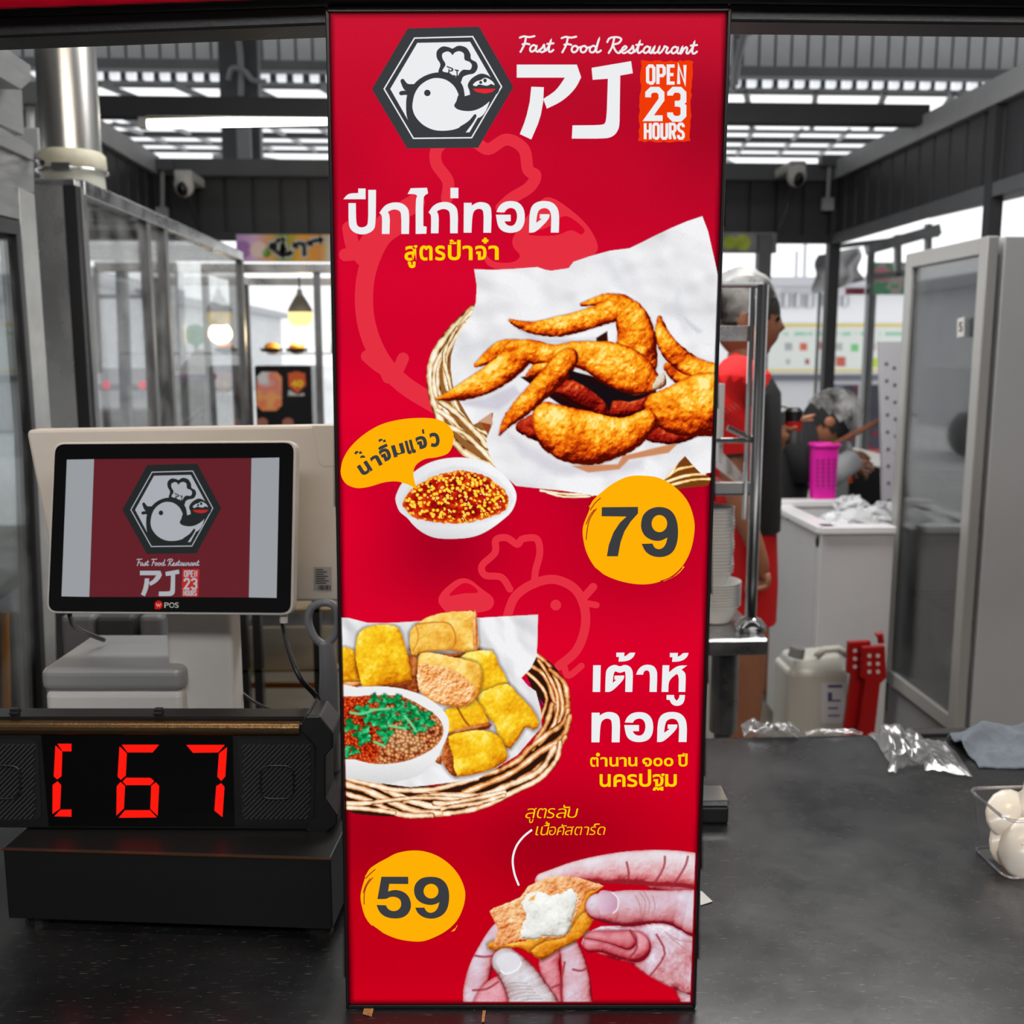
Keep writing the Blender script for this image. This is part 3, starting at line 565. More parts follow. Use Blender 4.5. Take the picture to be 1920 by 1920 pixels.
# greaseproof paper
paper = z([(355, 342), (480, 345), (610, 338), (740, 328), (790, 345), (825, 350), (930, 335), (960, 296), (1060, 262), (1185, 228), (1300, 214), (1380, 176), (1450, 140), (1560, 88), (1650, 50), (1745, 18), (1780, 110), (1805, 220), (1830, 330), (1850, 440), (1850, 560), (1856, 1000), (1842, 1540), (1800, 1580), (1740, 1590), (1690, 1540), (1640, 1480), (1580, 1540), (1500, 1640), (1380, 1690), (1240, 1715), (1100, 1722), (900, 1692), (700, 1672), (610, 1662), (540, 1600), (490, 1555), (450, 1480), (430, 1400), (440, 1300), (470, 1215), (400, 1265), (350, 1290), (300, 1210), (262, 1140), (225, 1050), (212, 950), (214, 870), (240, 780), (290, 690), (345, 610), (366, 540), (370, 440)])
fold = fbm(c.X + .5 * c.Y, c.Y - .3 * c.X, 110, 9, 3); gy, gx = np.gradient(fold * 60, c.st); sh = np.clip(.92 + .07 * gx - .1 * gy + .04 * (fbm(c.X, c.Y, 260, 4, 2) - .5), .72, .955)
d = c.sdf(paper); pc = np.stack([sh, sh * 1.0, sh * 1.012], -1); c.put(np.clip(.5 - d / 1.2, 0, 1), pc)
def soft(pts, col, op, blur, zz=z): q = c.sdf(zz(pts)); c.put(np.clip(.5 - q / blur, 0, 1) * op * (c.a > .9), col)
soft([(600, 690), (760, 760), (1000, 770), (1090, 760), (1090, 800), (900, 800), (700, 780)], (190, 190, 205), .6, 10)
soft([(280, 1150), (420, 1130), (600, 1050), (640, 1100), (500, 1200), (300, 1170)], (196, 190, 208), .6, 8)
soft([(560, 1340), (700, 1430), (900, 1530), (1200, 1540), (1400, 1480), (1380, 1560), (1150, 1600), (850, 1590), (640, 1480)], (205, 200, 212), .6, 14)
soft([(230, 800), (440, 740), (470, 830), (260, 860)], (206, 208, 214), .5, 20)
soft([(1150, 250), (1250, 360), (1290, 480), (1200, 420)], (208, 210, 218), .5, 18)
soft([(1640, 640), (1740, 720), (1720, 730), (1650, 670)], (170, 172, 188), .5, 9); soft([(1560, 560), (1600, 480), (1640, 700)], (205, 206, 214), .5, 16)
c.fill(z([(400, 1280), (470, 1215), (460, 1300), (440, 1350)]), (150, 66, 30), 2); c.fill(z([(380, 1270), (460, 1215), (470, 1290)]), (206, 160, 130), 2)
c.fill(z([(1100, 760), (1165, 720), (1170, 790), (1100, 780)]), (50, 18, 10), 3)
c.fill(z([(950, 1540), (1230, 1530), (1260, 1480), (1500, 1420), (1600, 1400), (1540, 1460), (1300, 1500), (1240, 1560), (1050, 1580)]), (206, 138, 96), 3)
S = dict(bump=1.5, bs=11, amp=.85, flat=.7, rim=.26, edge=2.0, patch=.75, fine=.34)
def wing(ch, seed, stops=FRY, **k):
    H, D = c.limbs([z(q) for q in ch]); kk = dict(S); kk.update(k)
    c.put(np.clip(.5 - (D - 1) / 4, 0, 1) * .35 * (c.a > .9), (90, 22, 8)); c.shade(H, D, stops, seed=seed, **kk)
DK = [(0, (46, 4, 2)), (.3, (110, 10, 8)), (.55, (160, 26, 14)), (.8, (200, 60, 26)), (1, (240, 120, 60))]
wing([[(1485, 640, 14), (1495, 720, 38), (1530, 800, 55), (1600, 880, 66), (1700, 950, 70), (1860, 1020, 90)], [(1540, 940, 30), (1600, 1000, 40), (1720, 1040, 60)]], 61)
wing([[(1010, 556, 10), (1090, 540, 26), (1170, 535, 46), (1250, 560, 66)]], 62)
wing([[(1230, 560, 66), (1300, 620, 92), (1340, 720, 112), (1350, 830, 118), (1400, 920, 70)], [(572, 653, 7), (640, 682, 26), (740, 700, 42), (870, 690, 62), (1000, 660, 62), (1120, 620, 66), (1210, 590, 72)]], 63)
c.fill(z([(900, 950), (1100, 1000), (1460, 1060), (1470, 1150), (1280, 1260), (1150, 1260), (900, 1180), (640, 1000)]), (34, 10, 12), 3)
wing([[(880, 1060, 50), (1000, 1100, 70), (1130, 1190, 60)], [(1180, 1200, 50), (1320, 1170, 60), (1420, 1130, 50)]], 64, DK, bump=2.0)
wing([[(650, 1300, 40), (760, 1300, 90), (860, 1260, 90)]], 65, DK, bump=1.8)
wing([[(1440, 1350, 44), (1600, 1350, 52), (1800, 1240, 70)]], 66, DK)
wing([[(1480, 1180, 90), (1600, 1200, 150), (1740, 1170, 190), (1880, 1160, 190)], [(1350, 1310, 60), (1450, 1240, 70), (1560, 1150, 90)]], 67)
wing([[(800, 1240, 90), (890, 1330, 155), (1040, 1370, 165), (1180, 1370, 130), (1300, 1340, 100), (1400, 1270, 70)]], 68)
wing([[(370, 925, 14), (440, 880, 38), (520, 830, 52), (600, 820, 52)]], 69)
wing([[(128, 1132, 8), (220, 1110, 34), (330, 1070, 62), (450, 1010, 78), (560, 930, 84), (640, 860, 78)], [(600, 840, 66), (700, 845, 74), (840, 870, 66), (960, 860, 78), (1090, 880, 100), (1200, 920, 130), (1310, 970, 130), (1400, 1020, 84)], [(672, 998, 8), (740, 955, 40), (820, 900, 50)]], 70)
wing([[(510, 1350, 6), (560, 1270, 34), (640, 1190, 56), (740, 1090, 66), (840, 990, 74), (900, 920, 72), (930, 880, 60)]], 71)
c.fill(z([(930, 950), (1060, 1020), (1200, 1070), (1330, 1110), (1430, 1090), (1400, 1120), (1300, 1150), (1200, 1140), (1180, 1220), (1150, 1150), (1040, 1060), (950, 1010)]), (22, 14, 18), 3, sm=2)
H, D = c.limbs([z([(1455, 1060, 18), (1490, 1030, 34), (1500, 990, 20)])]); c.shade(H, D, [(0, (120, 60, 30)), (.4, (210, 190, 160)), (1, (250, 248, 240))], seed=72, bump=1, rim=.2)
bord = np.interp(c.Y, [400, 936], [1350, 1331]); c.a *= np.clip((bord - c.X) / 2, 0, 1)
c.mesh('chicken_wings_photo', PS, PRINT, sign, .0015)

# chilli sauce bowl
c = Canvas(738, 850, 972, 1016, 1.25); z = lambda p: Z(p, 620, 760, 4.8)
sh = c.sdf(z(crom([(590, 880), (700, 1120), (900, 1230), (1180, 1240), (1450, 1170), (1640, 960), (1400, 900), (900, 900)], 4, True))); 
bowl = crom([(585, 850), (600, 780), (650, 690), (760, 590), (900, 510), (1080, 470), (1280, 478), (1450, 540), (1580, 640), (1660, 760), (1670, 850), (1630, 950), (1560, 1020), (1440, 1110), (1320, 1170), (1180, 1196), (980, 1196), (860, 1160), (760, 1090), (690, 1010), (620, 950)], 4, True)
d = c.sdf(z(bowl)); tt = np.clip(.935 + (c.X - 860) / 2400 - np.clip(c.Y - 975, 0, 40) / 420 + .0 * d, .7, .96); c.put(np.clip(.5 - d, 0, 1), np.stack([tt, tt, tt * 1.01], -1))
inn = crom([(655, 870), (690, 800), (780, 720), (900, 650), (1060, 600), (1240, 590), (1400, 640), (1530, 730), (1600, 830), (1580, 930), (1480, 990), (1300, 1040), (1100, 1060), (900, 1045), (740, 1000), (670, 930)], 4, True)
q = c.sdf(z([(620, 860), (700, 740), (900, 600), (1100, 540), (1300, 560), (1500, 650), (1620, 780), (1650, 860), (1580, 970), (1400, 1050), (1100, 1080), (850, 1065), (680, 990)])); c.put(np.clip(.5 - q / 6, 0, 1) * .4, (205, 206, 212))
d = c.sdf(z(inn)) + (fbm(c.X, c.Y, 7, 4, 3) - .5) * 5; w, wid = worley(c.X, c.Y, 6.2, 3); w2, wid2 = worley(c.X + 9, c.Y, 3.2, 8)
col = ramp(fbm(c.X, c.Y, 12, 2, 4) * .9 + .1 * wid2, [(.2, (120, 0, 8)), (.5, (190, 24, 12)), (.8, (235, 90, 20))])
seed = (wid > .5) & (w < .52); col = np.where(seed[..., None], ramp(1 - w * 1.2 + wid * .3, [(.2, (226, 110, 10)), (.6, (250, 176, 10)), (1, (255, 226, 90))]), col)
col = np.where(((wid2 > .96) & (w2 < .4))[..., None], np.array([1, .9, .75]), col); col = np.where(((wid2 < .05) & (w2 < .5))[..., None], np.array([.25, 0, .03]), col)
edg = np.clip(1 + d / 8, 0, 1)[..., None] * .6; col = col * (1 - edg) + np.array([.95, .5, .12]) * edg
c.put(np.clip(.5 - d / 1.5, 0, 1), col); c.mesh('chilli_sauce_photo', PS, PRINT, sign, .0016)

# fried tofu basket
c = Canvas(634, 1140, 1072, 1536, 1.5); z = lambda p: Z(p, 620, 1130, 4.0)
pp = z([(40, 105), (140, 112), (280, 148), (420, 150), (620, 138), (900, 124), (1200, 105), (1555, 86), (1552, 250), (1545, 400), (1500, 490), (1430, 560), (1480, 620), (1540, 660), (1575, 800), (1580, 930), (1400, 1140), (1100, 1320), (600, 1380), (300, 1340), (40, 1240)])
RT = dict(light=(238, 176, 110), midc=(190, 104, 46), dark=(48, 18, 8))
c.fill(z([(1440, 420), (1560, 390), (1700, 500), (1780, 700), (1790, 860), (1720, 1080), (1600, 1260), (1300, 1440), (900, 1580), (500, 1600), (80, 1540), (60, 1260), (700, 1370), (1200, 1290), (1500, 1080), (1600, 850), (1500, 620)]), (44, 22, 14), sm=3)
for i, (q, w) in enumerate([([(1545, 390), (1640, 470), (1710, 620), (1740, 800), (1700, 920)], 9), ([(1500, 470), (1600, 540), (1660, 680), (1700, 860)], 9), ([(1470, 520), (1560, 600), (1620, 720), (1560, 900)], 7), ([(1650, 500), (1750, 600), (1776, 760), (1740, 900)], 11), ([(1560, 430), (1640, 560), (1700, 700), (1680, 900), (1560, 1060)], 8),
                           ([(1660, 760), (1620, 900), (1560, 1000), (1510, 1090)], 11), ([(1780, 800), (1740, 900), (1600, 1000), (1500, 1080), (1400, 1180), (1240, 1260), (1000, 1320), (860, 1370), (700, 1440)], 11), ([(1790, 850), (1740, 1000), (1560, 1120), (1420, 1230), (1300, 1300), (1000, 1420)], 12), ([(1760, 1000), (1640, 1160), (1460, 1300), (1280, 1380), (1100, 1480)], 10)]): wicker(c, z(q), w, i + 50, **RT)
for i, (q, w) in enumerate([([(1720, 1040), (1690, 1180), (1560, 1320), (1400, 1400), (1200, 1500), (1000, 1560), (700, 1590), (500, 1580)], 10), ([(1680, 1080), (1560, 1260), (1340, 1360), (1150, 1440), (900, 1440), (700, 1450), (560, 1480)], 12), ([(80, 1240), (240, 1300), (420, 1400), (600, 1480), (800, 1530), (900, 1520)], 12), ([(80, 1300), (300, 1360), (500, 1400), (720, 1400), (880, 1370), (1100, 1310)], 10),
                           ([(80, 1350), (260, 1400), (460, 1490), (640, 1560), (820, 1570)], 13), ([(80, 1420), (260, 1470), (420, 1540), (560, 1590), (760, 1590)], 11), ([(90, 1500), (240, 1500), (420, 1480), (600, 1460), (800, 1460), (980, 1470)], 9), ([(90, 1530), (300, 1545), (480, 1570)], 9), ([(780, 1500), (900, 1500), (1100, 1460), (1300, 1420)], 10), ([(840, 1540), (940, 1520), (1100, 1500), (1300, 1440)], 9)]): wicker(c, z(q), w, i + 70, light=(250, 222, 186), midc=(216, 150, 96), dark=(60, 28, 18))
c.fill(z([(1455, 575), (1500, 600), (1480, 610)]), (214, 0, 130), 2); c.fill(z([(1560, 710), (1600, 760), (1590, 770)]), (214, 0, 130), 2)
fold = fbm(c.X, c.Y - .4 * c.X, 90, 19, 3); gy, gx = np.gradient(fold * 60, c.st); sh = np.clip(.9 + .09 * gx - .09 * gy, .66, .95)
d = c.sdf(pp); c.put(np.clip(.5 - d / 1.2, 0, 1), np.stack([sh, sh, sh * 1.01], -1))
soft([(720, 1180), (900, 1290), (1200, 1290), (1400, 1150), (1330, 1100), (1560, 880), (1580, 900), (1300, 1250), (1000, 1330), (760, 1260)], (40, 36, 40), .75, 10)
soft([(540, 200), (600, 220), (600, 330), (560, 300)], (150, 156, 166), .6, 8); soft([(1100, 320), (1240, 360), (1330, 560), (1290, 560), (1200, 400)], (180, 184, 192), .5, 10); soft([(60, 220), (190, 250), (190, 350), (60, 350)], (196, 200, 206), .6, 14)
YT = [(0, (150, 66, 6)), (.25, (208, 120, 8)), (.5, (238, 170, 20)), (.75, (252, 206, 34)), (1, (255, 240, 130))]; OT = [(0, (120, 40, 14)), (.35, (196, 96, 40)), (.65, (230, 150, 80)), (1, (252, 216, 160))]; GT = [(0, (176, 96, 20)), (.4, (232, 160, 50)), (.7, (248, 198, 84)), (1, (255, 232, 150))]
def slab(pts, stops, seed, r=26, bump=.9, bs=9, sm=2, base=.62, amp=.6, rough=2, dark=1):
    q = z(pts); q = crom(q, sm, True) if sm else q; d = c.sdf(q)
    if dark: c.put(np.clip(.5 - (d - 3) / 8, 0, 1) * .45 * (c.a > .9), (60, 26, 10))
    h = np.sqrt(np.clip(1 - np.clip(1 + d / r, 0, 1) ** 2, 0, 1)) * r * .5 + bump * (fbm(c.X, c.Y, bs, seed, 4) - .5) * 4
    gy, gx = np.gradient(h, c.st); l = (gx * .45 + gy * .55 + .7) / np.sqrt(gx * gx + gy * gy + 1)
    l = (-gx * -.45 + -gy * .0 + 0) * 0 + (gx * .35 + gy * .6 + .72) / np.sqrt(gx * gx + gy * gy + 1)
    t = base + (l - .7) * amp + (fbm(c.X, c.Y, 26, seed + 3, 4) - .5) * .8 + (fbm(c.X, c.Y, 5, seed + 13, 2) - .5) * .25; c.put(np.clip(.5 - (d + rough * (fbm(c.X, c.Y, 6, seed + 9, 2) - .5)) / 1.2, 0, 1), ramp(t, stops))
slab([(40, 360), (180, 355), (215, 560), (240, 600), (40, 600)], YT, 1, base=.55); slab([(40, 600), (240, 590), (200, 630), (60, 670), (40, 660)], OT, 2)
slab([(560, 380), (680, 430), (660, 560), (600, 560)], OT, 3, base=.35); slab([(350, 610), (640, 560), (660, 680), (540, 640)], OT, 4, base=.38, bump=1.6)
slab([(600, 330), (640, 380), (1090, 370), (1090, 330), (960, 410), (700, 420)], OT, 5, base=.2)
slab([(596, 220), (660, 150), (740, 100), (860, 70), (1000, 62), (1085, 70), (1098, 200), (1098, 370), (900, 352), (700, 368), (610, 392)], GT, 6, r=18, base=.66)
slab([(1068, 90), (1096, 80), (1102, 370), (1072, 370)], OT, 7, base=.7, dark=0)
V_ = lambda p, w, col, op: c.put(np.clip(.5 - c.limbs([[(x, y, w / 2) for x, y in z(p)]])[1] / 2, 0, 1) * op, col)
V_([(640, 160), (760, 145), (880, 150), (930, 220), (935, 300), (900, 350)], 3, (200, 110, 30), .7); V_([(640, 170), (660, 260), (620, 360)], 2.5, (200, 110, 30), .6)
slab([(200, 260), (240, 200), (330, 168), (430, 162), (510, 190), (550, 290), (580, 400), (610, 560), (590, 590), (400, 615), (250, 625), (220, 560), (190, 420)], YT, 8, r=30, base=.7)
slab([(980, 400), (1080, 360), (1210, 360), (1260, 460), (1330, 600), (1240, 660), (1120, 700), (1080, 560)], YT, 9, r=24, base=.72)
slab([(1100, 700), (1200, 640), (1330, 605), (1400, 680), (1500, 780), (1565, 900), (1520, 950), (1460, 930), (1350, 1090), (1270, 1030), (1230, 900), (1160, 840)], YT, 10, r=30, base=.7)
slab([(860, 800), (960, 780), (1090, 720), (1180, 880), (1180, 930), (1000, 960), (880, 980)], YT, 11, r=20, base=.55); V_([(950, 780), (1000, 870), (1040, 920)], 4, (150, 70, 14), .8); slab([(890, 965), (1180, 890), (1190, 940), (1050, 970), (900, 990)], OT, 12, base=.4, dark=0)
slab([(672, 380), (780, 375), (900, 400), (1040, 430), (1120, 470), (1135, 580), (1110, 690), (1030, 770), (900, 775), (760, 730), (660, 640), (655, 480)], GT, 13, r=22, base=.66)
slab([(660, 460), (760, 462), (880, 480), (990, 540), (1070, 620), (1080, 690), (1020, 765), (900, 772), (770, 730), (664, 650)], [(0, (196, 100, 40)), (.4, (240, 160, 84)), (.7, (250, 196, 130)), (1, (255, 240, 215))], 14, r=8, bump=2.2, bs=5, base=.6, amp=.8, dark=0)
slab([(840, 1100), (870, 1010), (920, 980), (930, 1120), (950, 1290), (900, 1280), (840, 1190)], OT, 15, r=8, bump=2, bs=5, base=.3); slab([(880, 1000), (1000, 965), (1140, 950), (1250, 990), (1300, 1060), (1325, 1150), (1290, 1200), (1160, 1260), (950, 1298), (920, 1150)], YT, 16, r=28, base=.7); slab([(780, 1180), (830, 1140), (830, 1210)], OT, 17, base=.35, dark=0)
# dip bowl with coriander
c.put(np.clip(.5 - c.sdf(z(crom([(40, 660), (200, 630), (420, 625), (640, 670), (800, 760), (880, 860), (885, 960), (840, 1080), (760, 1220), (640, 1300), (400, 1350), (200, 1320), (40, 1250)], 3, True))), 0, 1), np.stack([np.clip(.93 - (c.Y - 1420) / 500 * (c.Y > 1420), .6, .95)] * 3, -1))
inn = crom([(60, 740), (200, 700), (360, 690), (540, 700), (700, 780), (810, 860), (848, 960), (800, 1060), (700, 1130), (540, 1190), (340, 1205), (180, 1170), (80, 1130)], 3, True)
d = c.sdf(z(inn)); w, wid = worley(c.X, c.Y, 6.5, 21); col = ramp(np.clip(1 - w * 1.3, 0, 1) * .7 + wid * .4, [(0, (70, 16, 12)), (.35, (140, 60, 34)), (.65, (206, 128, 70)), (1, (246, 200, 140))])
lf = (np.clip((z([(430, 0)])[0][0] - c.X) / 30 + (fbm(c.X, c.Y, 30, 5) - .5) * 2, 0, 1))[..., None]; w2, wi2 = worley(c.X, c.Y, 5, 22)
col = col * (1 - lf) + lf * ramp(np.clip(1 - w2 * 1.2, 0, 1) * .6 + wi2 * .4, [(0, (70, 4, 10)), (.4, (170, 30, 8)), (.8, (236, 100, 30)), (1, (250, 160, 90))])
rim = np.clip(1 + d / 6, 0, 1)[..., None] * .5; col = col * (1 - rim) + rim * np.array([.75, .42, .22]); c.put(np.clip(.5 - d / 1.3, 0, 1), col)
d = c.sdf(z(crom([(430, 1000), (560, 940), (640, 990), (700, 1060), (640, 1120), (540, 1120), (430, 1080)], 3, True))); c.put(np.clip(.5 - d / 8, 0, 1) * .6, ramp(np.clip(1 - w * 1.2, 0, 1), [(0, (150, 90, 50)), (1, (255, 226, 170))]))
lr = random.Random(9)
def leaf(x, y, s, a, seed):
    pts = []
    for k in range(40):
        t = 2 * math.pi * k / 40; r = s * (.62 + .3 * math.cos(3 * t) + .12 * math.cos(9 * t + seed) + .05 * math.cos(17 * t)); pts.append((x + r * math.cos(t + a), y + r * .8 * math.sin(t + a)))
    d = c.sdf(z(pts)); sd = np.sin((c.X * math.cos(a) + c.Y * math.sin(a)) * .5 + seed) * .1 + fbm(c.X, c.Y, 9, seed, 3)
    c.put(np.clip(.5 - (d - 1.5) / 3, 0, 1) * .5, (6, 50, 24)); c.put(np.clip(.5 - d, 0, 1), ramp(sd, [(.25, (6, 104, 48)), (.5, (10, 160, 84)), (.8, (80, 206, 140)), (1, (150, 230, 180))]))
for i, (x, y, s, a) in enumerate([(150, 920, 80, .3), (110, 1110, 70, 1.2), (180, 1110, 50, .2), (250, 980, 90, .9), (240, 1030, 60, 2.0), (300, 850, 80, .2), (240, 800, 70, 1.5), (420, 730, 70, 2.2), (330, 720, 60, .4), (520, 790, 80, .8), (470, 860, 80, .1), (560, 850, 60, 1.9), (700, 880, 100, .5), (640, 830, 80, 2.4), (380, 900, 90, 1.1), (600, 780, 60, .2), (410, 990, 80, 1.57), (560, 920, 50, .7), (660, 940, 70, .2), (490, 730, 70, 1.0), (390, 810, 70, .5), (720, 840, 50, 1.5)]): leaf(x, y, s, a, i + 3)
for p in ([(150, 820), (230, 830), (330, 800)], [(300, 800), (380, 795), (440, 790)], [(560, 850), (610, 910), (640, 960)], [(330, 1040), (400, 1070)], [(440, 920), (560, 940)]): V_(p, 5, (110, 210, 140), .95)
bord = np.interp(c.Y, [1140, 1536], [640, 650]); c.a *= np.clip((c.X - bord) / 2, 0, 1); c.mesh('fried_tofu_photo', PS, PRINT, sign, .0015)

# hands pulling a tofu apart
c = Canvas(866, 1588, 1306, 1880, 1.4); z = lambda p: Z(p, 840, 1480, 3.84)
SK = [(0, (120, 16, 30)), (.2, (180, 84, 92)), (.4, (206, 140, 146)), (.6, (214, 178, 190)), (.8, (222, 208, 222)), (1, (244, 238, 242))]; PK = [(0, (130, 10, 24)), (.3, (196, 84, 92)), (.6, (222, 150, 160)), (1, (238, 200, 212))]
GR = [(0, (120, 40, 50)), (.25, (170, 120, 120)), (.5, (198, 180, 182)), (.75, (218, 214, 220)), (1, (246, 246, 248))]
def finger(ch, seed, stops=SK, **k):
    H, D = c.limbs([z(q) for q in ch]); kk = dict(bump=.35, bs=9, amp=.75, flat=.62, rim=.3, edge=.2, soft=1.1); kk.update(k)
    c.put(np.clip(.5 - (D - 2) / 6, 0, 1) * .5 * (c.a > .9), (120, 16, 30)); c.shade(H, D, stops, seed=seed, **kk)
def crease(pts, w=3, col=(150, 60, 66), op=.6): c.put(np.clip(.5 - c.limbs([[(x, y, w / 2) for x, y in z(pts)]])[1] / 2.5, 0, 1) * op * (c.a > .9), col)
finger([[(200, 1620, 90), (200, 1450, 90), (230, 1300, 84), (290, 1160, 76), (370, 1020, 66), (440, 960, 50)]], 81)
finger([[(280, 1640, 130), (330, 1500, 120), (360, 1400, 60)]], 82, PK, amp=.4)
finger([[(790, 1640, 60), (770, 1480, 70), (740, 1330, 76), (730, 1240, 76), (760, 1170, 70)]], 83, PK)
finger([[(950, 1640, 110), (930, 1480, 108), (920, 1340, 100), (900, 1220, 86), (880, 1150, 76)]], 84)
finger([[(1850, 1560, 160), (1800, 1350, 190), (1700, 1200, 180), (1600, 1130, 150), (1500, 1100, 130)], [(1850, 1000, 200), (1700, 1000, 160)]], 85)
slab([(960, 1100), (1000, 1150), (1090, 1175), (1200, 1220), (1300, 1235), (1370, 1290), (1450, 1340), (1600, 1420), (1760, 1480), (1900, 1520), (1900, 900), (1500, 960), (1300, 980), (1100, 980), (1000, 1040)], SK, 96, r=30, bump=.5, bs=24, base=.6, amp=.7, rough=0)
finger([[(1480, 660, 60), (1640, 660, 90), (1880, 690, 120)]], 95, PK)
finger([[(1030, 1110, 60), (1120, 1090, 80), (1230, 1110, 96), (1350, 1130, 110)]], 86, PK)
finger([[(1000, 1040, 30), (1150, 1060, 40), (1290, 1080, 70)]], 87, PK, amp=.4)
finger([[(690, 660, 66), (800, 620, 66), (920, 590, 78), (1100, 570, 100), (1300, 560, 120), (1500, 560, 130), (1700, 570, 130), (1860, 600, 130)]], 88, [(0, (150, 30, 40)), (.25, (200, 100, 104)), (.5, (222, 158, 162)), (.75, (226, 204, 210)), (1, (238, 236, 240))], amp=1.1)
for p in ([(1560, 480), (1550, 560), (1480, 680)], [(1725, 480), (1700, 560), (1610, 700)], [(1285, 520), (1300, 600), (1290, 680)], [(1280, 1230), (1360, 1130), (1310, 1010)], [(1450, 1340), (1560, 1180), (1500, 1040)], [(820, 1540), (810, 1400), (840, 1240)], [(900, 1290), (960, 1300), (1010, 1270)], [(750, 1420), (800, 1400)], [(190, 1190), (260, 1200), (330, 1190)], [(180, 1440), (280, 1430), (360, 1380)]): crease(p, 4, (150, 40, 50), .75)
# tofu piece
yk = [(0, (150, 60, 4)), (.3, (206, 116, 16)), (.6, (240, 160, 40)), (1, (255, 214, 120))]
slab([(285, 1110), (350, 1080), (420, 1100), (560, 1080), (700, 1000), (860, 960), (940, 860), (1000, 740), (1060, 720), (1120, 690), (1000, 820), (1050, 940), (930, 1080), (800, 1140), (680, 1220), (600, 1180), (500, 1130), (330, 1155)], yk, 91, r=14, base=.5)
slab([(300, 875), (380, 830), (520, 770), (570, 700), (620, 670), (740, 625), (900, 625), (1000, 650), (1120, 690), (1060, 715), (1000, 740), (960, 830), (900, 950), (860, 1050), (700, 1070), (520, 1080), (330, 1130), (360, 1000)], [(0, (196, 92, 36)), (.35, (230, 150, 90)), (.7, (246, 196, 140)), (1, (255, 236, 200))], 92, r=8, bump=2, bs=6, base=.55, amp=.7, dark=0)
slab([(530, 800), (590, 740), (700, 735), (740, 760), (850, 730), (890, 710), (930, 780), (900, 900), (850, 1050), (700, 1050), (620, 1075), (530, 1060), (540, 960), (560, 900)], [(0, (150, 140, 120)), (.35, (206, 204, 196)), (.6, (232, 232, 226)), (1, (252, 252, 248))], 93, r=14, bump=1.7, bs=22, base=.68, amp=.9, rough=8, dark=0)
c.fill(z([(600, 770), (630, 755), (620, 790), (580, 795)]), (240, 170, 60), 3)
slab([(840, 1060), (930, 930), (1000, 870), (1045, 940), (960, 1060), (800, 1140), (680, 1215), (600, 1160), (700, 1090)], yk, 94, r=12, base=.55)
finger([[(1085, 840, 96), (1180, 850, 118), (1320, 850, 132), (1480, 840, 118), (1640, 850, 130), (1860, 900, 190)]], 89, SK)
nail = crom([(1085, 740), (1150, 725), (1205, 745), (1225, 800), (1212, 855), (1170, 885), (1095, 888)], 4, True); d = c.sdf(z(nail)); c.put(np.clip(.5 - d / 2, 0, 1) * .8, ramp(np.clip((c.X - 1120) / 40, 0, 1), [(0, (226, 196, 214)), (1, (190, 140, 166))])); crease([(1180, 735), (1222, 780), (1220, 850), (1190, 885)], 2.5, (250, 246, 250), .9)
for p in ([(1380, 740), (1420, 800), (1410, 900)], [(1410, 730), (1450, 810), (1440, 890)], [(1350, 760), (1380, 830), (1390, 920)], [(1470, 760), (1490, 840), (1470, 900)], [(1560, 1020), (1660, 1080), (1760, 1090)], [(1600, 1060), (1700, 1140), (1780, 1200)]): crease(p, 2.5, (180, 130, 130), .6)
finger([[(420, 1240, 106), (500, 1330, 128), (570, 1450, 150), (640, 1620, 190)]], 90, GR)
nail = crom([(375, 1185), (440, 1165), (500, 1185), (528, 1240), (500, 1290), (420, 1325), (375, 1290), (345, 1230)], 4, True); d = c.sdf(z(nail)); c.put(np.clip(.5 - d / 2.5, 0, 1) * .85, (226, 224, 232)); crease([(380, 1300), (420, 1322), (500, 1290), (528, 1240)], 2.5, (250, 250, 252), .95)
for k in range(6): crease([(410 + k * 16, 1400 + k * 26), (480 + k * 18, 1385 + k * 24), (570 + k * 20, 1390 + k * 22)], 2, (150, 130, 130), .45)
bord = np.interp(c.Y, [1588, 1880], [1304, 1294]); c.a *= np.clip((bord - c.X) / 1.5, 0, 1) * np.clip((1877 - c.Y) / 1.5, 0, 1)
bc = (np.random.default_rng(2).random(c.X.shape) - .5) * .12 * np.clip((c.Y - 1830) / 50, 0, 1); c.c = np.clip(c.c + bc[..., None], 0, 1)
c.mesh('tofu_in_hands_photo', PS, PRINT, sign, .0015)
# ------------------------------------------------------------ shared materials of the place
steel = mat('brushed_steel', (176, 177, 178), .3, 1, noise=.12, nscale=6, rnoise=.12, bump=.05, bscale=60)
steel_dull = mat('dull_steel', (120, 121, 122), .42, .9, noise=.2, nscale=8, rnoise=.12)
steel_dark = mat('dark_steel_edge', (62, 63, 65), .4, .8, noise=.15, nscale=9)
dark_paint = mat('charcoal_paint', (46, 47, 50), .55, 0, noise=.12, nscale=5)
mid_paint = mat('grey_paint', (88, 90, 93), .55, 0, noise=.12, nscale=5)
pale_paint = mat('pale_grey_paint', (150, 152, 154), .55, 0, noise=.08, nscale=5)
white_pl = mat('white_plastic', (190, 188, 184), .38, 0, noise=.03, nscale=30)
black_pl = mat('black_plastic', (20, 20, 21), .38, 0, noise=.15, nscale=60, bump=.08, bscale=700)
black_m = mat('matt_black', (14, 14, 15), .6)
chrome = mat('chrome', (200, 200, 200), .12, 1)
CZ = PS(976, 1887).z - .001
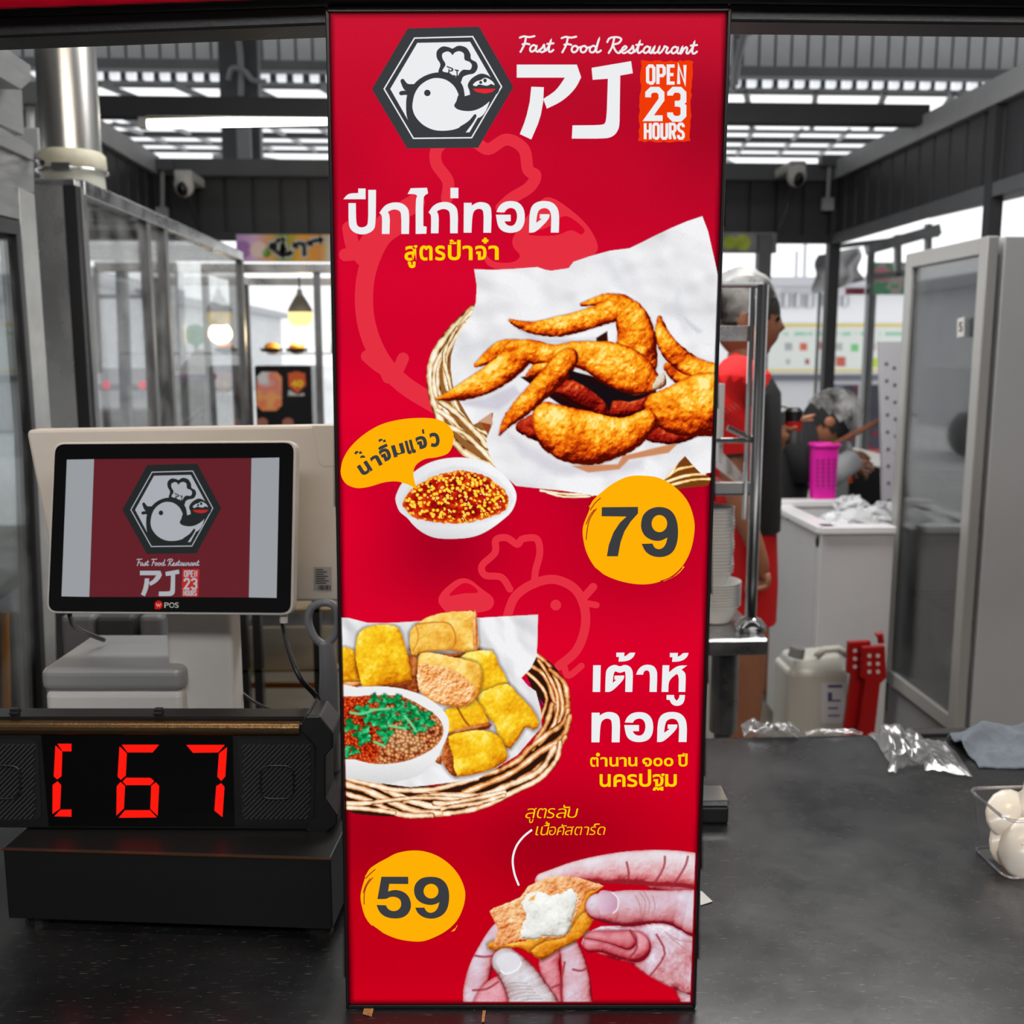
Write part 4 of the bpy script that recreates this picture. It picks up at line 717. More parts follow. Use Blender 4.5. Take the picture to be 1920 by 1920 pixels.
# ---- black worktop
yb = atz(1650, 1378, CZ).y
ct = MB(); ct.box(-2.6, .55, CZ - .04, 2.6, yb, CZ)
m_top = mat('worn_black_laminate', (20, 21, 23), .27, 0, noise=.5, nscale=5, rnoise=.07, bump=.05, bscale=90, spec=.75)
tn = m_top.node_tree; bs = tn.nodes['Principled BSDF']                      # hairline scratches and pale smears in the surface itself
tc_ = tn.nodes.new('ShaderNodeTexCoord'); w1 = tn.nodes.new('ShaderNodeTexNoise'); mp_ = tn.nodes.new('ShaderNodeMapping'); mp_.inputs['Scale'].default_value = (60, 700, 1); mp_.inputs['Rotation'].default_value = (0, 0, .5)
tn.links.new(tc_.outputs['Object'], mp_.inputs[0]); tn.links.new(mp_.outputs[0], w1.inputs['Vector']); w1.inputs['Scale'].default_value = 1; w1.inputs['Detail'].default_value = 2
cr = tn.nodes.new('ShaderNodeMapRange'); cr.inputs['From Min'].default_value = .66; cr.inputs['From Max'].default_value = .8; cr.inputs['To Max'].default_value = .28; tn.links.new(w1.outputs['Fac'], cr.inputs['Value'])
vn = tn.nodes.new('ShaderNodeTexVoronoi'); vn.inputs['Scale'].default_value = 90; tn.links.new(tc_.outputs['Object'], vn.inputs['Vector'])
vr = tn.nodes.new('ShaderNodeMapRange'); vr.inputs['From Min'].default_value = .07; vr.inputs['From Max'].default_value = .02; vr.inputs['To Max'].default_value = .22; tn.links.new(vn.outputs['Distance'], vr.inputs['Value'])
ad_ = tn.nodes.new('ShaderNodeMath'); ad_.operation = 'MAXIMUM'; tn.links.new(cr.outputs[0], ad_.inputs[0]); tn.links.new(vr.outputs[0], ad_.inputs[1])
mx_ = tn.nodes.new('ShaderNodeMixRGB'); mx_.inputs[2].default_value = (.45, .45, .45, 1); src = bs.inputs['Base Color'].links[0].from_socket
tn.links.new(ad_.outputs[0], mx_.inputs[0]); tn.links.new(src, mx_.inputs[1]); tn.links.new(mx_.outputs[0], bs.inputs['Base Color'])
counter = empty('service_counter', (0, 1, 0), 'worn black counter with scratched top running across the stall', 'counter')
ct.build('worktop', m_top, counter, bevel=.002)
MB().box(-2.5, .75, 0, 2.5, yb - .25, CZ - .04).build('counter_body', dark_paint, counter)
MB().box(.72, yb - .012, CZ - .03, 2.6, yb + .012, CZ + .006).build('back_lip', black_m, counter, bevel=.002)
# ---- cash drawer
def up(p, h): return Vector((p.x, p.y, p.z + h))
dA = atz(16, 1722, CZ + .014); dB = atz(624, 1743, CZ + .014); bk = Vector((dA.y - dB.y, dB.x - dA.x, 0)).normalized() * .43; hh = .083
drawer = empty('cash_drawer', (dA + dB) / 2 - Vector((0, 0, .014)), 'wide matt black metal cash drawer under the red number display', 'cash drawer')
MB().hexa([dA, dB, dB + bk, dA + bk, up(dA, hh), up(dB, hh), up(dB + bk, hh), up(dA + bk, hh)]).build('drawer_case', mat('black_powder_coat', (17, 18, 19), .42, 0, bump=.06, bscale=900, spec=.4), drawer, bevel=.0015)
e1, e2 = up(dA, hh - .0008), up(dB, hh - .0008); fr = -bk.normalized() * .0018
MB().bar(e1 + fr, e2 + fr, .002, .0016).build('front_edge', mat('bronze_edge', (96, 62, 40), .3, .6), drawer)
for p in (dA, dB, dA + bk, dB + bk):
    q = p + (((dA + dB) / 2 + bk / 2) - p) * .12; MB().lathe([(.016, -.0145), (.014, 0), (.0, 0)], (q.x, q.y, q.z), 12, True).build('foot', black_pl, drawer)
# ---- queue number display standing on the drawer
DZ = dA.z + hh; qf = at(600, 1556, 1.08); 
def pd(D): return Plane(tuple(FH * D), tuple(-FH))
QD = None
for k_ in range(100):
    D_ = .95 + k_ * .003
    if atf(560, 1556, D_).z < DZ + .001: QD = D_; break
QP = pd(QD)
queue = empty('number_display', QP(280, 1556), 'long black digital display showing red C 67 on the cash drawer', 'display')
def pp_(pts, P, off, m, name, par, th, bevel=0, cls=None):
    b = MB(); b.prism([P(x, y, off) for x, y in pts], -P.n * th); return b.build(name, m, par, bevel=bevel)
pp_([(-80, 1356), (600, 1356), (617, 1372), (617, 1395), (606, 1415), (606, 1500), (632, 1528), (600, 1556), (-80, 1552)], QP, 0, mat('display_housing', (20, 20, 21), .36, 0, bump=.1, bscale=800), 'housing', queue, .05, .0015)
pp_([(78, 1378), (436, 1378), (440, 1549), (92, 1548)], QP, .0012, mat('smoked_panel', (6, 6, 8), .16, 0, spec=.4), 'display_window', queue, .001)
tr = MB(); a_ = QP(-80, 1366, -.004); b_ = QP(562, 1368, -.004); tr.tube([a_, b_], .0085, 16); tr.build('top_rail', mat('bronze_rail', (92, 72, 48), .24, .85, bump=.15, bscale=500), queue, smooth='auto')
MB().bar(QP(-80, 1352, -.02), QP(570, 1352, -.02), .022, .004).build('rear_rail', black_pl, queue)
for hx in (18, 290):
    h = MB(); a_ = QP(hx - 7, 1344, -.012); b_ = QP(hx + 9, 1344, -.012); h.bar(a_, b_, .006, .012); h.bar(QP(hx - 7, 1342, -.012), QP(hx + 9, 1342, -.012), .012, .003); h.build('mounting_clip', black_pl, queue, bevel=.0008)
ec = MB(); ec.prism([QP(x, y, .004) for x, y in [(562, 1368), (574, 1340), (600, 1340), (626, 1372), (626, 1400), (612, 1416), (612, 1492), (634, 1524), (634, 1542), (606, 1566), (585, 1566), (572, 1553), (588, 1530), (592, 1400), (575, 1378)]], -QP.n * .054); ec.build('end_cap', black_pl, queue, bevel=.002)
for k in range(7):
    x = 576 + k * 5; MB().prism([QP(x, 1337 + k * 2.6, .002), QP(x + 2.6, 1337 + k * 2.6 + 1, .002), QP(x + 7, 1352 + k * 3, .002), QP(x + 4.4, 1352 + k * 3, .002)], -QP.n * .05).build('vent_rib', black_pl, queue)
SEG = [[(318, 622), (392, 622), (392, 662), (345, 662)], [(306, 632), (342, 665), (338, 798), (316, 815), (297, 798)], [(317, 826), (336, 848), (330, 975), (290, 1003), (291, 845)], [(332, 982), (392, 980), (392, 1018), (300, 1016)],
       [(668, 627), (870, 627), (835, 668), (699, 668)], [(655, 637), (694, 674), (688, 795), (662, 818), (645, 800)], [(672, 826), (690, 807), (823, 808), (843, 826), (823, 846), (690, 846)], [(660, 830), (684, 852), (678, 974), (638, 1012), (640, 852)], [(852, 832), (870, 852), (862, 1012), (823, 976), (828, 850)], [(684, 984), (820, 984), (856, 1022), (650, 1024)],
       [(1020, 628), (1228, 628), (1193, 668), (1055, 670)], [(1240, 640), (1230, 800), (1209, 823), (1188, 800), (1197, 674)], [(1208, 837), (1226, 857), (1215, 1020), (1172, 985), (1182, 852)]]
m_led = emis('lit_red_segment', (255, 24, 14), 1.15)
for i, s_ in enumerate(SEG):
    o_ = pp_([(x / 2.909, 1180 + y / 2.909) for x, y in s_], QP, .0018, m_led, 'digit_segment', queue, .0006)
for x0, x1, sk in ((-60, 72, 0), (446, 588, 1)):
    pp_([(x0, 1392), (x0 + 4, 1384), (x1 - 12, 1384), (x1, 1396), (x1 + 6, 1528), (x1 - 4, 1538), (x0 + 16, 1540), (x0 + 8, 1530)], QP, .001, black_m, 'speaker_recess', queue, .001)
    gr = MB()
    for k in range(-16, 26):
        # diagonal slats clipped to the recess
        xa = x0 + k * 9.2; pts = []
        for t in np.linspace(0, 1, 24):
            px, py = xa + t * 150, 1540 - t * 152
            if x0 + 8 < px < x1 - 3 and 1390 < py < 1534: pts.append((px, py))
        if len(pts) > 1: gr.bar(QP(*pts[0], .002), QP(*pts[-1], .002), .0016, .003, up=QP.n)
    g_ = gr.build('grille_slats', mat('slat_plastic', (52, 53, 55), .35), queue); g_['kind'] = 'stuff'
    cx = (x0 + x1) / 2 + 4; ring = [QP(cx + 31 * math.copysign(abs(math.cos(a)) ** .5, math.cos(a)), 1464 + 31 * math.copysign(abs(math.sin(a)) ** .5, math.sin(a)), .004) for a in [2 * math.pi * k / 32 for k in range(33)]]
    MB().tube(ring, .0011, 6, False).build('speaker_emblem', black_pl, queue)
# ---- point of sale terminal
pos = empty('sales_terminal', atz(250, 1440, DZ), 'cream sales terminal on a column with a lit chick emblem screen', 'terminal')
SPD = 1.24; tilt = R(9)
SP = Plane(tuple(Vector((0, 0, 0)) + atf(320, 990, SPD)), tuple((-FH * math.cos(tilt) + Vector((0, 0, math.sin(tilt))))))
cream = mat('cream_plastic', (186, 182, 177), .42, 0, noise=.03, nscale=20)
def rrect(x0, y0, x1, y1, x2, y2, x3, y3, r=.045, n=5):
    P4 = [(x0, y0), (x1, y1), (x2, y2), (x3, y3)]; out = []
    for i in range(4):
        a, b, c2 = P4[i - 1], P4[i], P4[(i + 1) % 4]
        la = math.hypot(a[0] - b[0], a[1] - b[1]); lc = math.hypot(c2[0] - b[0], c2[1] - b[1]); rr = r * 450
        p = (b[0] + (a[0] - b[0]) * rr / la, b[1] + (a[1] - b[1]) * rr / la); q = (b[0] + (c2[0] - b[0]) * rr / lc, b[1] + (c2[1] - b[1]) * rr / lc)
        for k in range(n + 1):
            t = k / n; out.append(((1 - t) ** 2 * p[0] + 2 * t * (1 - t) * b[0] + t * t * q[0], (1 - t) ** 2 * p[1] + 2 * t * (1 - t) * b[1] + t * t * q[1]))
    return out
pp_(rrect(100, 829, 556, 826, 549, 1154, 87, 1150), SP, 0, cream, 'screen_housing', pos, .022, .0015)
pp_(rrect(104, 833, 551, 830, 545, 1149, 91, 1146, .04), SP, .0008, mat('black_glass', (8, 8, 10), .08, 0, spec=.6), 'screen_glass', pos, .001)
V = Vec(SP); V.cur = 0; V.poly([(126, 862), (177, 861), (168, 1119), (116, 1118)], .001); V.poly([(472, 859), (524, 858), (519, 1121), (467, 1120)], .001)
V.cur = 1; V.poly([(177, 861), (472, 859), (467, 1120), (168, 1119)], .001)
TS = lambda x, y: (230 + (x - 240) * .2835, 870 + (y - 127) * .3015 + 0)
V.T = TS; emblem(V, .0012, (2, 3, 4))
V.T = lambda x, y: (263 + (x - 908) * .1385, 1068 + (y - 285) * .139); wordmark(V, .0012, 3)
V.T = lambda x, y: (341 + (x - 1470) * .134, 1067 + (y - 283) * .138); openbox(V, .0012, 4, 3)
V.T = lambda x, y: (x, y); V.cur = 3; script(V, 'Fast Food Restaurant', 256, 1048, 374, 1061, .0013, 1.5)
V.build('screen_picture', [screen_mat('screen_grey', (152, 156, 160)), screen_mat('screen_maroon', (98, 30, 38)), screen_mat('screen_charcoal', (34, 38, 38)), screen_mat('screen_white', (168, 172, 178)), screen_mat('screen_red', (178, 40, 36))], pos)
V = Vec(SP); V.cur = 0; V.disc(298, 1134, 7.5, 8, .0012); V.poly([(291, 1136), (298, 1142), (291, 1142)], .0012); V.cur = 1
V.stroke([(293.5, 1131), (296, 1137), (298, 1132), (300, 1137), (302.5, 1131)], 1.2, .0014)
for ch, a, b in (('P', 309, 317), ('O', 318, 327.5), ('S', 328.5, 335.5)): V.glyph(ch, a, 1129.5, b, 1139.5, .0012, .0)
V.build('maker_lettering', [emis('badge_red', (200, 24, 20), .9), mat('pale_lettering', (200, 200, 196), .5)], pos)
BD = pd(1.36)
pp_(rrect(48, 806, 700, 796, 700, 1128, 112, 1128, .03), BD, 0, cream, 'rear_screen', pos, .03, .004)
pp_([(585, 798), (700, 797), (700, 872), (606, 875), (598, 868)], BD, .0004, cream, 'cover_plate', pos, .001, .0004)
lb = Vec(BD); lb.cur = 0; lb.poly([(588, 1063), (622, 1063), (622, 1109), (588, 1107)], .0006); lb.cur = 1
for k in range(7): lb.poly([(592, 1067 + k * 4.2), (592 + 14 + (k * 7) % 12, 1067 + k * 4.2), (592 + 14 + (k * 7) % 12, 1069 + k * 4.2), (592, 1069 + k * 4.2)], .0008)
for k in range(8): lb.poly([(597 + k * 3, 1097), (598.4 + k * 3 + (k % 3) * .5, 1097), (598.4 + k * 3 + (k % 3) * .5, 1106), (597 + k * 3, 1106)], .0008)
lb.build('rating_label', [mat('label_grey', (150, 150, 150), .6), black_m], pos)
a_, b_ = atf(308, 1140, 1.3), atf(432, 1140, 1.3); z1 = DZ + .01
a0 = Vector((a_.x, a_.y, z1)); b0 = Vector((b_.x, b_.y, z1)); dp = FH * .05
MB().hexa([a0, b0, b0 + dp, a0 + dp, Vector((a_.x, a_.y, a_.z + .05)), Vector((b_.x, b_.y, b_.z + .05)), up(b_ + dp, .05), up(a_ + dp, .05)]).build('column', white_pl, pos, bevel=.006, seg=3)
p1 = atf(80, 1255, 1.28); p2 = atf(338, 1255, 1.28); dk = FH * .16
def hx(lo, hi, grow=0):
    g = (p2 - p1).normalized() * grow; f = FH * grow
    q = [p1 - g - f, p2 + g - f, p2 + dk + g + f, p1 + dk - g + f]
    return [Vector((v.x, v.y, lo)) for v in q] + [Vector((v.x, v.y, hi)) for v in q]
MB().hexa(hx(DZ + .001, p1.z - .03)).build('printer_body', white_pl, pos, bevel=.008, seg=3)
MB().hexa(hx(p1.z - .03, p1.z + .002, .003)).build('printer_lid', mat('silver_plastic', (150, 150, 150), .35, .3), pos, bevel=.01, seg=4)
MB().box(p2.x - .02, p2.y + .02, DZ + .001, p2.x + .1, p2.y + .13, DZ + .012).build('base_plate', white_pl, pos, bevel=.004)
MB().tube([SP(528, 1153, -.012), SP(528, 1170, -.012)], .005, 8).build('cable_plug', cream, pos)
for nm, pts, rr in (('power_cable', [(528, 1160, 1.25), (540, 1215, 1.22), (562, 1270, 1.2), (592, 1305, 1.21), (606, 1335, 1.2)], .0032), ('printer_cable', [(130, 1150, 1.27), (138, 1172, 1.3), (160, 1186, 1.34), (195, 1200, 1.38)], .0032), ('data_cable', [(436, 1284, 1.36), (480, 1318, 1.33), (530, 1336, 1.3), (575, 1345, 1.28)], .002)):
    MB().tube(crom([tuple(atf(x, y, D)) for x, y, D in pts], 6), rr, 8).build(nm, black_pl, pos, smooth=True)
# ---- looped grey holder between terminal and sign
hd = empty('loop_handled_holder', atz(616, 1440, DZ), 'grey plastic holder with an oval loop between terminal and sign', 'holder')
rg_ = crom([tuple(atf(x, y, 1.2)) for x, y in [(606, 1130), (584, 1140), (578, 1165), (590, 1195), (610, 1208), (628, 1190), (634, 1160), (626, 1136)]], 5, True)
MB().tube(rg_ + [rg_[0]], .0048, 10, False).build('loop', mat('grey_plastic', (112, 114, 118), .35), hd, smooth=True)
MB().tube([atf(612, 1205, 1.2), atf(616, 1260, 1.2), atz(616, 1440, DZ + .001)], [.009, .011, .016], 12).build('stem', MATS['grey_plastic'], hd, smooth='auto')
# ---- things lying on the counter, right
card = empty('card_reader', atz(1345, 1560, CZ), 'small black and chrome device poking out behind the sign', 'device')
q1 = atz(1250, 1545, CZ); q2 = atz(1366, 1545, CZ); dd = Vector((0, .05, 0)); 
MB().hexa([q1, q2, q2 + dd, q1 + dd, up(q1, .024), up(q2, .024), up(q2 + dd, .024), up(q1 + dd, .024)]).build('device_body', black_pl, card, bevel=.003)
MB().hexa([up(q1, .0245), up(q2, .0245), up(q2 + dd, .0245), up(q1 + dd, .0245), up(q1, .034), up(q2, .034), up(q2 + dd * .8, .038), up(q1 + dd * .8, .038)]).build('chrome_top', chrome, card, bevel=.002)
def crumple(name, cs, m, seed, amp, zup=.0, n=26, label='', cat='', folds=None, group=None):
    """loose sheet: corners given in photo points on the counter, crumpled upwards"""
    A, B, C_, D_ = [atz(x, y, CZ) for x, y in cs]; vs = []; fs = []; r_ = np.random.default_rng(seed)
    U, W = np.meshgrid(np.linspace(0, 1, n), np.linspace(0, 1, n)); h = np.abs(fbm(U * 40, W * 40, 11, seed, 4) - .5) * 2; h2 = fbm(U * 40 + 9, W * 40, 16, seed + 3, 2)
    for i in range(n):
        for j in range(n):
            u_, w_ = j / (n - 1), i / (n - 1); p = (A * (1 - u_) + B * u_) * (1 - w_) + (D_ * (1 - u_) + C_ * u_) * w_
            e_ = min(u_, 1 - u_, w_, 1 - w_) * 6; e_ = min(e_, 1)
            hz = amp * (h[i, j] * .7 + h2[i, j] * .6) * (.25 + .75 * e_) + zup
            if folds: hz += folds(u_, w_)
            vs.append((p.x + (h2[i, j] - .5) * .02 * amp / .02, p.y + (h[i, j] - .3) * .02 * amp / .02, CZ + .0015 + max(hz, 0)))
    for i in range(n - 1):
        for j in range(n - 1): a = i * n + j; fs.append((a, a + 1, a + n + 1, a + n))
    o = link(name, bpy.data.meshes.new(name), m); o.data.from_pydata(vs, [], fs); o.data.update()
    o.data.polygons.foreach_set('use_smooth', [True] * len(o.data.polygons))
    if label: tag(o, label, cat, group)
    return o
film = mat('clear_film', (235, 238, 240), .12, 0, trans=1, ior=1.2); film = glassy('clear_wrap', (.86, .87, .88), .05, .5, (.3, .31, .33), rough=.3, k=.3)
crumple('plastic_bag', [(1640, 1378), (1712, 1372), (1745, 1432), (1668, 1452)], film, 5, .03, n=40, label='crumpled clear plastic bag lying on the counter near the grey cloth', cat='plastic bag')
crumple('plastic_bag', [(1700, 1385), (1775, 1392), (1822, 1458), (1730, 1446)], film, 8, .014, n=30, label='flattened clear plastic bag between crumpled bag and cloth', cat='plastic bag')
o = crumple('plastic_bag', [(1392, 1372), (1500, 1372), (1500, 1384), (1392, 1384)], film, 15, .035, n=30, label='clear plastic bag on the far counter edge by the steel table leg', cat='plastic bag')
o = crumple('plastic_bag', [(1508, 1374), (1616, 1374), (1616, 1381), (1508, 1381)], film, 18, .012, n=24, label='low flat plastic bag on the far counter edge below the white jug', cat='plastic bag')
cl = crumple('cleaning_cloth', [(1772, 1384), (1990, 1360), (1990, 1442), (1836, 1440)], mat('slate_microfibre', (98, 108, 120), .95, 0, noise=.15, nscale=60, bump=.6, bscale=900), 31, .016, n=48, label='folded slate blue microfibre cloth on the counter edge by the fridge', cat='cloth', folds=lambda a, b: .018 * math.exp(-((b - .5 + .25 * math.sin(a * 5)) / .14) ** 2) + .012 * math.exp(-((b - .15) / .12) ** 2))
cl.modifiers.new('thick', 'SOLIDIFY').thickness = .004; cl.modifiers['thick'].offset = 1; ss = cl.modifiers.new('sub', 'SUBSURF'); ss.levels = ss.render_levels = 1; cl.data.polygons.foreach_set('use_smooth', [True] * len(cl.data.polygons))
# spoon box
Lb = atz(1816, 1588, CZ); Fb = atz(1884, 1652, CZ); ex = (Fb - Lb); ln = ex.length; ex = ex / ln; ey = Vector((-ex.y, ex.x, 0)); ey = ey if ey.x > 0 else -ey
wid_, hg = .13, .078
box = empty('clear_spoon_box', Lb + ex * ln / 2 + ey * wid_ / 2, 'open clear plastic box of white soup spoons at the counter edge', 'box')
clear = glassy('clear_acrylic', (.97, .97, .98), .2, .05, (.8, .8, .8))
def rr3(c0, sx, sy, r, z, n=5):
    out = []
    for (qx, qy, a0) in ((sx - r, sy - r, 0), (r, sy - r, 90), (r, r, 180), (sx - r, r, 270)):
        for k in range(n + 1): a = R(a0 + 90 * k / n); p = c0 + ex * (qx + r * math.cos(a)) + ey * (qy + r * math.sin(a)); out.append(Vector((p.x, p.y, z)))
    return out
lo = rr3(Lb + ex * .004 + ey * .004, ln - .008, wid_ - .008, .012, CZ + .001); hi = rr3(Lb - ex * .004 - ey * .004, ln + .008, wid_ + .008, .014, CZ + hg); n_ = len(lo)
b = MB(); b.add(lo + hi, [(i, (i + 1) % n_, (i + 1) % n_ + n_, i + n_) for i in range(n_)] + [tuple(range(n_))]); b.build('box_wall', clear, box, smooth='auto')
rimm = glassy('acrylic_edge', (.8, .8, .84), .3, .6, (.62, .6, .62), k=.6)
MB().tube(hi + [hi[0]], .0021, 8, False).build('box_rim', rimm, box, smooth=True); MB().tube(lo + [lo[0]], .002, 8, False).build('box_foot', rimm, box, smooth=True)
spm = mat('milky_plastic', (226, 212, 196), .3, 0, coat=.3)
try: spm.node_tree.nodes['Principled BSDF'].inputs['Subsurface Weight'].default_value = .2
except Exception: pass
def spoon(c, hd_, nrm, label):
    root = empty('soup_spoon', c, label, 'spoon', 'white soup spoons in the clear box')
    X_ = Vector(hd_).normalized(); Z_ = (Vector(nrm) - X_ * Vector(nrm).dot(X_)).normalized(); Y_ = Z_.cross(X_)
    M = Matrix.Translation(c) @ Matrix((X_, Y_, Z_)).transposed().to_4x4()
    vs = []; fs = []; nx, ny = 14, 16
    for i in range(nx):
        r = i / (nx - 1)
        for j in range(ny):
            a = 2 * math.pi * j / ny; x = .038 * r * math.cos(a); y = .029 * r * math.sin(a); z_ = -.015 * (1 - r ** 2.2); vs.append(M @ Vector((x, y, z_)))
    for i in range(nx - 1):
        for j in range(ny): fs.append((i * ny + j, i * ny + (j + 1) % ny, (i + 1) * ny + (j + 1) % ny, (i + 1) * ny + j))
    o = MB().add(vs, fs).build('spoon_bowl', spm, root, smooth=True); so = o.modifiers.new('t', 'SOLIDIFY'); so.thickness = .0012
    h = []
    for k in range(6):
        x = .036 + k * .011; w = .011 - k * .0008; z_ = .004 * math.sin(k / 5 * 2); h.append([M @ Vector((x, -w, z_ + .003)), M @ Vector((x, 0, z_)), M @ Vector((x, w, z_ + .003))])
    b = MB(); b.add([p for r in h for p in r], [(i * 3 + j, i * 3 + j + 1, i * 3 + j + 4, i * 3 + j + 3) for i in range(5) for j in range(2)]); o = b.build('spoon_handle', spm, root, smooth=True); so = o.modifiers.new('t', 'SOLIDIFY'); so.thickness = .0014
cc = Lb + ex * ln / 2 + ey * wid_ / 2
for u_, w_, z_, hd_, nr_, lab in ((.3, .27, .056, (.9, .5, .35), (.1, .9, -.45), 'white soup spoon lying highest at the left of the clear box'), (.4, .24, .028, (.8, .6, .5), (.3, .9, .1), 'white soup spoon on its side in the left corner of the box'),
                              (.72, .26, .03, (.35, .5, .8), (.5, .8, -.3), 'white soup spoon bowl pressed on the front wall of the box'), (.45, .55, .04, (.2, .45, .85), (.2, .9, -.4), 'white soup spoon upright in the middle of the clear box'),
                              (.5, .78, .045, (.5, .2, .8), (.1, .9, -.1), 'white soup spoon leaning by the far right of the box'), (.7, .62, .03, (.1, .5, .85), (.6, .8, -.2), 'white soup spoon under the others near the box front right')):
    p = Lb + ex * ln * u_ + ey * wid_ * w_; spoon(Vector((p.x, p.y, CZ + z_)), hd_, nr_, lab)
# tape scraps
def scrap(pts, m, label, z=.0008):
    b = MB(); b.prism([up(atz(x, y, CZ), z) for x, y in pts], (0, 0, .0006)); o = b.build('tape_scrap', m); tag(o, label, 'tape')
scrap([(684, 1888), (702, 1888), (697, 1908), (680, 1903)], mat('brown_tape', (150, 112, 70), .5, noise=.3, nscale=200), 'brown tape scrap under the bottom left of the sign')
scrap([(1313, 1672), (1317, 1674), (1336, 1692), (1313, 1699)], mat('clear_tape', (190, 195, 192), .25), 'clear tape scrap at the lower right edge of the sign')
scrap([(905, 1897), (911, 1897), (908, 1918), (903, 1918)], MATS['brown_tape'], 'thin strip of brown tape below the middle of the sign')
# ------------------------------------------------------------ the frame over the counter and the banner above
def beam_px(P, pts, off, th, m, name, par=None, bevel=0): b = MB(); b.prism([P(x, y, off) for x, y in pts], -P.n * th); return b.build(name, m, par, bevel=bevel)
FP = pd(.99)
hb = beam_px(FP, [(-900, 60), (612, 10), (612, 46), (-900, 105)], 0, .04, mat('black_steel_beam', (20, 20, 22), .4, .2, bump=.1, bscale=300), 'header_beam', None, .002); tag(hb, 'black steel beam across the top, left of the sign', 'beam')
hb = beam_px(FP, [(612, 8), (1368, 5), (1368, 19), (612, 20)], 0, .04, MATS['black_steel_beam'], 'header_beam', None, .002); tag(hb, 'black steel beam directly above the lit sign', 'beam')
hb = beam_px(FP, [(1368, 5), (2900, 26), (2900, 57), (1368, 40)], 0, .04, MATS['black_steel_beam'], 'header_beam', None, .002); tag(hb, 'black steel beam across the top, right of the sign', 'beam')
ban = empty('overhead_banner', FP(900, -20, .02), 'red lit banner cut off by the top of the picture', 'banner')
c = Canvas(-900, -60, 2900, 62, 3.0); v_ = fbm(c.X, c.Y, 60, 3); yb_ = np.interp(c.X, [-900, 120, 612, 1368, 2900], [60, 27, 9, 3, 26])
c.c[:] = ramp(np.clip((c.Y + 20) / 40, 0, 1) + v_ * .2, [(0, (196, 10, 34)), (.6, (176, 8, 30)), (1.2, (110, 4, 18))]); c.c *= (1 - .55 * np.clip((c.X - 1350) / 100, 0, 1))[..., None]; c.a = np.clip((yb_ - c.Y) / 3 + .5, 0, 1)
c.put(((c.X > 121) & (c.X < 200) & (c.Y < 11)).astype(float), (214, 214, 220)); d_ = np.hypot((c.X - 250) / 115, (c.Y + 40) / 48)
w_, i_ = worley(c.X, c.Y, 11, 4); c.put(np.clip((1 - d_) * 8, 0, 1), ramp(i_, [(0, (140, 20, 6)), (.5, (220, 80, 20)), (1, (240, 170, 90))])); c.put(np.clip((d_ < 1) * (c.X < 185), 0, 1) * .8, (236, 176, 130))
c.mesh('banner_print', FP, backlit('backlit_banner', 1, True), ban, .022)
beam_px(FP, [(-900, -60), (2900, -60), (2900, 24), (1368, 2), (612, 7), (-900, 58)], .02, .03, black_m, 'banner_box', ban)
# ------------------------------------------------------------ shell of the stall
YB = 6.6; XR = at(1566, 380, YB).x; XL = at(292, 380, YB).x; Zb = at(900, 440, YB).z; Zt = at(900, 332, YB).z
def ribs(name, p0, p1, z0, z1, pitch, dep, m, nrm, kind=True):
    """trapezoid-ribbed sheet from p0 to p1"""
    p0 = Vector(p0 + (0,)); p1 = Vector(p1 + (0,)); L = (p1 - p0).length; d = (p1 - p0) / L; nrm = Vector(nrm); prof = []; x = 0
    while x < L:
        for u_, h in ((0, 0), (.03, -dep), (.14, -dep), (.17, 0)): prof.append((x + u_ * pitch, h))
        x += pitch
    vs = []
    for z in (z0, z1): vs += [p0 + d * u_ + nrm * h + Vector((0, 0, z)) for u_, h in prof]
    n = len(prof); b = MB(); b.add(vs, [(i, i + 1, i + 1 + n, i + n) for i in range(n - 1)]); o = b.build(name, m)
    if kind: struct(o)
    return o
ribm = mat('dark_ribbed_sheet', (48, 49, 52), .5, .1, noise=.15, nscale=3); ribg = mat('grey_ribbed_sheet', (150, 152, 154), .5, .1, noise=.1, nscale=3)
ribs('wall_back', (XL - .1, YB), (XR + .1, YB), Zb, Zt, .17, .02, ribm, (0, -1, 0))
ribs('wall_right', (XR, YB), (XR, 1.4), Zb, Zt, .17, .02, ribm, (-1, 0, 0)); ribs('wall_left', (XL, YB), (XL, 1.4), Zb, Zt, .17, .02, ribm, (1, 0, 0))
t = 0
def trim(a, b, w, h, m): 
    global t; t += 1; o = MB().bar(a, b, w, h).build('trim_%d' % t, m); return struct(o)
trim((XL, YB, Zt + .04), (XR, YB, Zt + .04), .08, .1, mid_paint); trim((XR, YB, Zt + .05), (XR, 1.4, Zt + .05), .07, .11, pale_paint); trim((XL, YB, Zt + .05), (XL, 1.4, Zt + .05), .07, .11, pale_paint)
trim((XR, YB, Zb - .02), (XR, 1.4, Zb - .02), .05, .06, mid_paint); trim((XL, YB, Zb - .02), (XR, YB, Zb - .02), .05, .05, dark_paint); trim((XL, YB, Zb - .02), (XL, 1.4, Zb - .02), .05, .06, mid_paint)
trim((XR, YB, 0), (XR, YB, Zt), .07, .07, dark_paint)
pq = at(1793, 380, 4.6); trim((XR, at(1793, 380, 4.6).y, 0), (XR, at(1793, 380, 4.6).y, Zt), .06, .06, dark_paint)
trim((XL, YB, 0), (XL, YB, Zt), .07, .07, dark_paint)
pq = at(1427, 600, 6.5); trim((pq.x, 6.5, 0), (pq.x, 6.5, Zb), .08, .08, mid_paint)
fl = MB(); fl.box(-9, -5, -.06, 9, 9, 0); struct(fl.build('floor', mat('stained_concrete', (92, 86, 74), .5, 0, noise=.25, nscale=3, rnoise=.15)))
